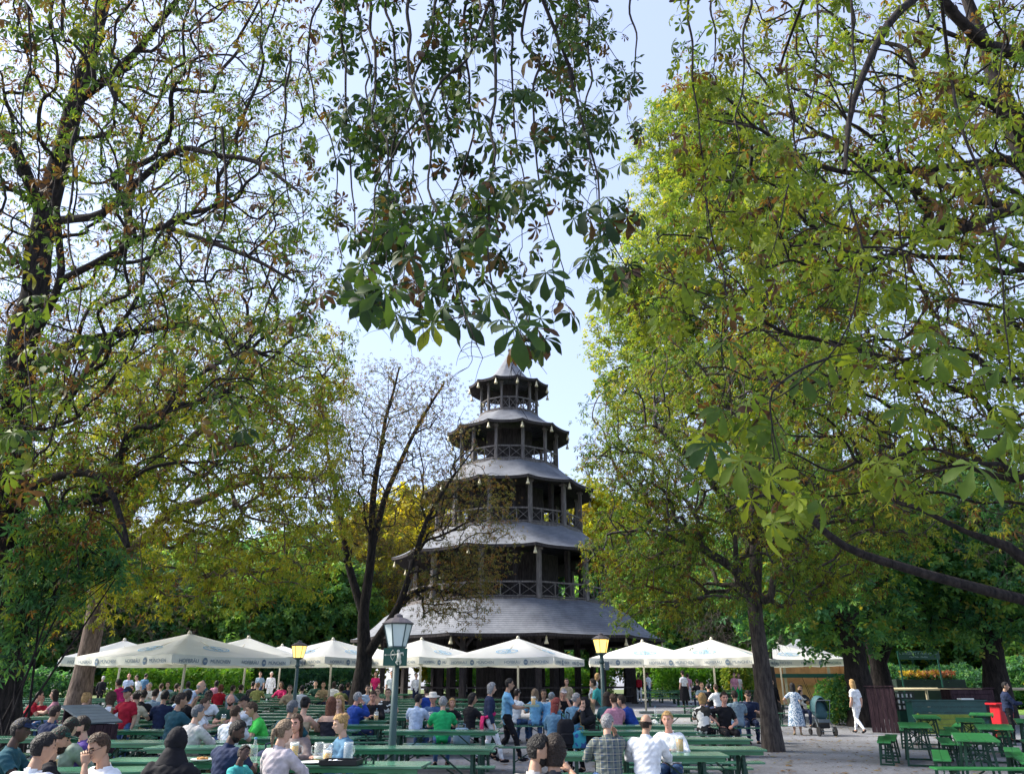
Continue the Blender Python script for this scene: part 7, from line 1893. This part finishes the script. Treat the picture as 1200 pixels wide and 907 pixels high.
bottle(428, 20, 'clear bottle left of the man in black sweater'); bottle(441, 20, 'clear bottle right of the man in black sweater'); bottle(868, 22.5, 'clear bottle beside the man in grey t-shirt'); bottle(297, 9.6, 'clear water bottle beside the child in turquoise')
for p in PEOPLE:
    if p['pose'] != 'sit' or not p.get('phrase') or p['d'] > 22 or p.get('kid') or 'hooded' in p['phrase']: continue
    f = p['face'] % 360; q = in_person(p, (rnd.choice((-.22, .2, .05)), .46, 0))
    t = min(TABLES, key=lambda t: (t[1] - q[0]) ** 2 * .2 + (t[2] - q[1]) ** 2); rz = t[0].rotation_euler[2]
    lx = (q[0] - t[1]) * math.cos(rz) + (q[1] - t[2]) * math.sin(rz); ly = -(q[0] - t[1]) * math.sin(rz) + (q[1] - t[2]) * math.cos(rz)
    if abs(lx) > 1.04 or abs(ly) > .45: continue
    ly = max(-.22, min(.22, ly)); x, y = t[1] + lx * math.cos(rz) - ly * math.sin(rz), t[2] + lx * math.sin(rz) + ly * math.cos(rz)
    mug(x, y, tz(x, y), 'beer mug on the table before ' + p['phrase'], rnd.choice((.8, .6, .4, .15)))
# tray with dishes on the front table
x, y = X(400, 9.5, .78), 9.5; z = tz(x, y)
tr_ = empty('serving_tray', (x, y, z), R(-5), 'dark serving tray on the front table before the woman in slate-blue jacket', 'tray')
b = MB(); b.box((0, 0, .006), (.42, .30, .012)); b.build('base', [blackp], tr_, bevel=.004)
b = MB()
for s in (-1, 1): b.box((0, s * .146, .03), (.42, .012, .045)); b.box((s * .206, 0, .03), (.012, .28, .045))
b.build('rim', [blackp], tr_)
porc = mat('porcelain', (.78, .79, .80), .25, .03)
def plate(x, y, z, r, lab, food=None):
    e_ = empty('plate', (x, y, z), 0, lab, 'plate'); b = MB(); b.lathe([(r * .55, 0), (r * .6, .004), (r, .018), (r * .98, .022), (r * .6, .010), (.004, .009)], 20); b.build('dish', [porc], e_, smooth=True)
    if food:
        b = MB(); g = G_(int(abs(x) * 100))
        for i in range(7): b.ball((g.normal(0, r * .3), g.normal(0, r * .3), .025), r * .2, 8, 5, (1, 1, .6))
        b.build('food', [mat('food_' + food, dict(bread=(.42, .22, .07), napkin=(.8, .8, .82))[food], .8, .2)], e_, smooth=True)
plate(x - .08, y + .02, z + .012, .10, 'small white plate with crumpled napkins on the dark serving tray', 'napkin'); plate(X(366, 9.6, .78), 9.6, tz(0, 9.6), .14, 'large white plate in front of the woman in taupe jacket'); plate(X(236, 9.9, .78), 9.95, tz(0, 9.9), .14, 'plate with golden bread beside the black hooded person', 'bread')
# big pretzel-like bread roll beside it, tray carried by the walking man
wm = who('walking with a tray'); hands = [in_person(wm, w_[0]) for w_ in wm['W']]; c = (hands[0] + hands[1]) / 2 + np.array([math.sin(-wm['rz']) * .16, math.cos(wm['rz']) * .16, 0.012])
ct_ = empty('serving_tray', tuple(c), wm['rz'], 'pale green serving tray carried by the walking man in light blue polo', 'tray')
b = MB(); b.box((0, 0, .01), (.44, .32, .02)); b.build('base', [mat('tray_green', (.30, .42, .34), .4, .1)], ct_, bevel=.006)
b = MB()
for s in (-1, 1): b.box((0, s * .156, .03), (.44, .012, .03)); b.box((s * .216, 0, .03), (.012, .30, .03))
b.build('rim', [mat('tray_green', (0, 0, 0))], ct_)
mug(c[0] + .05, c[1], c[2] + .021, 'beer mug standing on the tray of the walking man', .8); plate(c[0] - .07, c[1] - .02, c[2] + .021, .09, 'plate of food on the tray of the walking man', 'bread')
# phone in the raised hand
pp = who('holding up a phone'); T0, fd, _ = pp['W'][1]; hd = np.array(fd) / np.linalg.norm(fd); q = in_person(pp, np.array(T0) + hd * .10 + np.array([-.035, .0, .03]))
ph = empty('phone', tuple(q), pp['rz'] + R(20), 'black phone held up at the bottom edge', 'phone')
b = MB(); b.box((0, 0, .02), (.075, .009, .155)); b.build('case', [blackp], ph, bevel=.003)
b = MB(); b.box((0, -.0055, .02), (.068, .002, .146)); b.build('screen', [emit_mat('phone_screen', (.30, .16, .12), .25, (.02, .02, .02))], ph)
# bags
def bag(px, d, w_, h, dp, col, lab, kind='backpack', zb=0.0, patt=None):
    x = X(px, d, zb + h / 2); r = empty(kind, (x, d, gz(x, d) + zb), R(rnd.uniform(-15, 15)), lab, kind.replace('_', ' '))
    b = MB(); b.loft([[(w_ / 2 * k * (abs(math.cos(t)) ** .6) * math.copysign(1, math.cos(t)), dp / 2 * k * (abs(math.sin(t)) ** .6) * math.copysign(1, math.sin(t)), h * zz) for t in np.linspace(0, 2 * PI, 18, endpoint=False)] for zz, k in ((0, .82), (.06, .97), (.5, 1.0), (.85, .92), (1.0, .6))]); b.build('body', [patt or cloth(col)], r, smooth=True)
    if kind == 'backpack':
        b = MB(); b.box((0, -dp / 2 - .02, h * .32), (w_ * .7, .06, h * .4)); b.build('pocket', [cloth(tuple(c_ * 1.2 for c_ in col))], r, bevel=.02)
    for s in (-1, 1):
        b = MB(); b.tube([(s * w_ * .2, 0, h * .95), (s * w_ * .22, 0, h * 1.2), (s * w_ * .05, 0, h * 1.26)], .012, 6); b.build('strap', [cloth(tuple(c_ * .7 for c_ in col))], r)
bag(663, 16.0, .34, .50, .22, COL['black'], 'black backpack beside the woman with deep red hair', zb=.472 - .0)
bag(679, 16.0, .34, .30, .18, (.05, .35, .45), 'turquoise patterned bag between two black bags behind the deep red hair', 'shoulder_bag', .472, spot_mat('turq_pattern', (.05, .36, .46), (.04, .10, .30), 9))
bag(697, 16.0, .36, .32, .2, COL['black'], 'black shoulder bag right of the turquoise patterned one', 'shoulder_bag', .472)
bag(432, 9.55, .20, .30, .16, COL['dgreen'], 'dark green backpack on the bench end beside the tall lantern post', zb=.472)
bag(318, 10.9, .5, .34, .26, COL['navy'], 'navy bag lying between the large man and the woman with ponytail', 'shoulder_bag', .472)
bag(541, 17.0, .34, .3, .24, COL['bgrey'], 'pale blue-grey bag beside the man in emerald green', 'shoulder_bag', .472)
x, y = X(207, 15.75, .6), 15.7
b = MB(); b.loft([[(.30 * k * math.cos(t), .20 * k * math.sin(t), .10 * zz) for t in np.linspace(0, 2 * PI, 16, endpoint=False)] for zz, k in ((0, .9), (.3, 1.05), (.8, 1), (1.2, .6))])
tag(b.build('folded_jacket', [cloth(COL['khaki'])], None, smooth=True, loc=(x, y, gz(x, y) + .475)), 'beige jacket lying on the bench behind the man in dark teal', 'jacket')
x, y = X(685, 16.6, .8), 16.65
b = MB(); b.box((0, 0, .12), (.16, .10, .24), taper=1.05); tag(b.build('paper_bag', [mat('kraft_paper', (.45, .31, .14), .85, .12)], None, loc=(x, y, tz(x, y)), bevel=.006), 'brown paper bag standing before the woman in black headscarf', 'paper bag')
x, y = X(630, 17.6, .8), 17.65; x = min(TABLES, key=lambda t: (t[1] - x) ** 2 * .2 + (t[2] - y) ** 2)[1] + .2; y = min(TABLES, key=lambda t: (t[1] - x) ** 2 * .2 + (t[2] - y) ** 2)[2]
g = G_(9); b = MB()
for i in range(9): b.ball((g.normal(0, .08), g.normal(0, .06), .03 + .02 * i / 3), .055, 7, 5, (1, .9, .7))
tag(b.build('napkin_pile', [foam], None, loc=(x, y, tz(x, y))), 'pile of crumpled white napkins on the table left of the deep red hair', 'napkins')

# ------------------------------------------------------------------ labels of tables and benches, nearest first
def finish(lst, base, far_label, far_group, maxd):
    for o, x, y in sorted(lst, key=lambda t: t[2]):
        if o.get('label') not in (None, 'x'): pass
        bright = o.children[0].data.materials[0].name == 'green_bright_top'
        lab = single_out(('bright ' if bright else '') + base, x, y, maxd)
        if lab is None:
            px = proj((x, y, .8))[0]; L_ = far_label
            zone = 'by the lawn at the right' if px > 930 else 'right of the walking couple' if px > 600 else 'between bare tree and walking couple' if px > 420 else 'left of the bare tree'
            dist = 'far back' if y > 27 else 'halfway back' if y > 17 else 'in the front rows'
            lab = '%s %s, %s' % (far_label, zone, dist)
            o['group'] = '%s %s %s' % (far_group, zone, dist)
        else: o['group'] = far_group
        o['label'] = lab
finish(TABLES, 'green folding beer table', 'plain green beer table', 'green beer tables', 2.2)
finish(BENCHES, 'green beer bench', 'plain green beer bench', 'green beer benches', 1.7)
print('tables', len(TABLES), 'benches', len(BENCHES), 'people', len(PEOPLE))
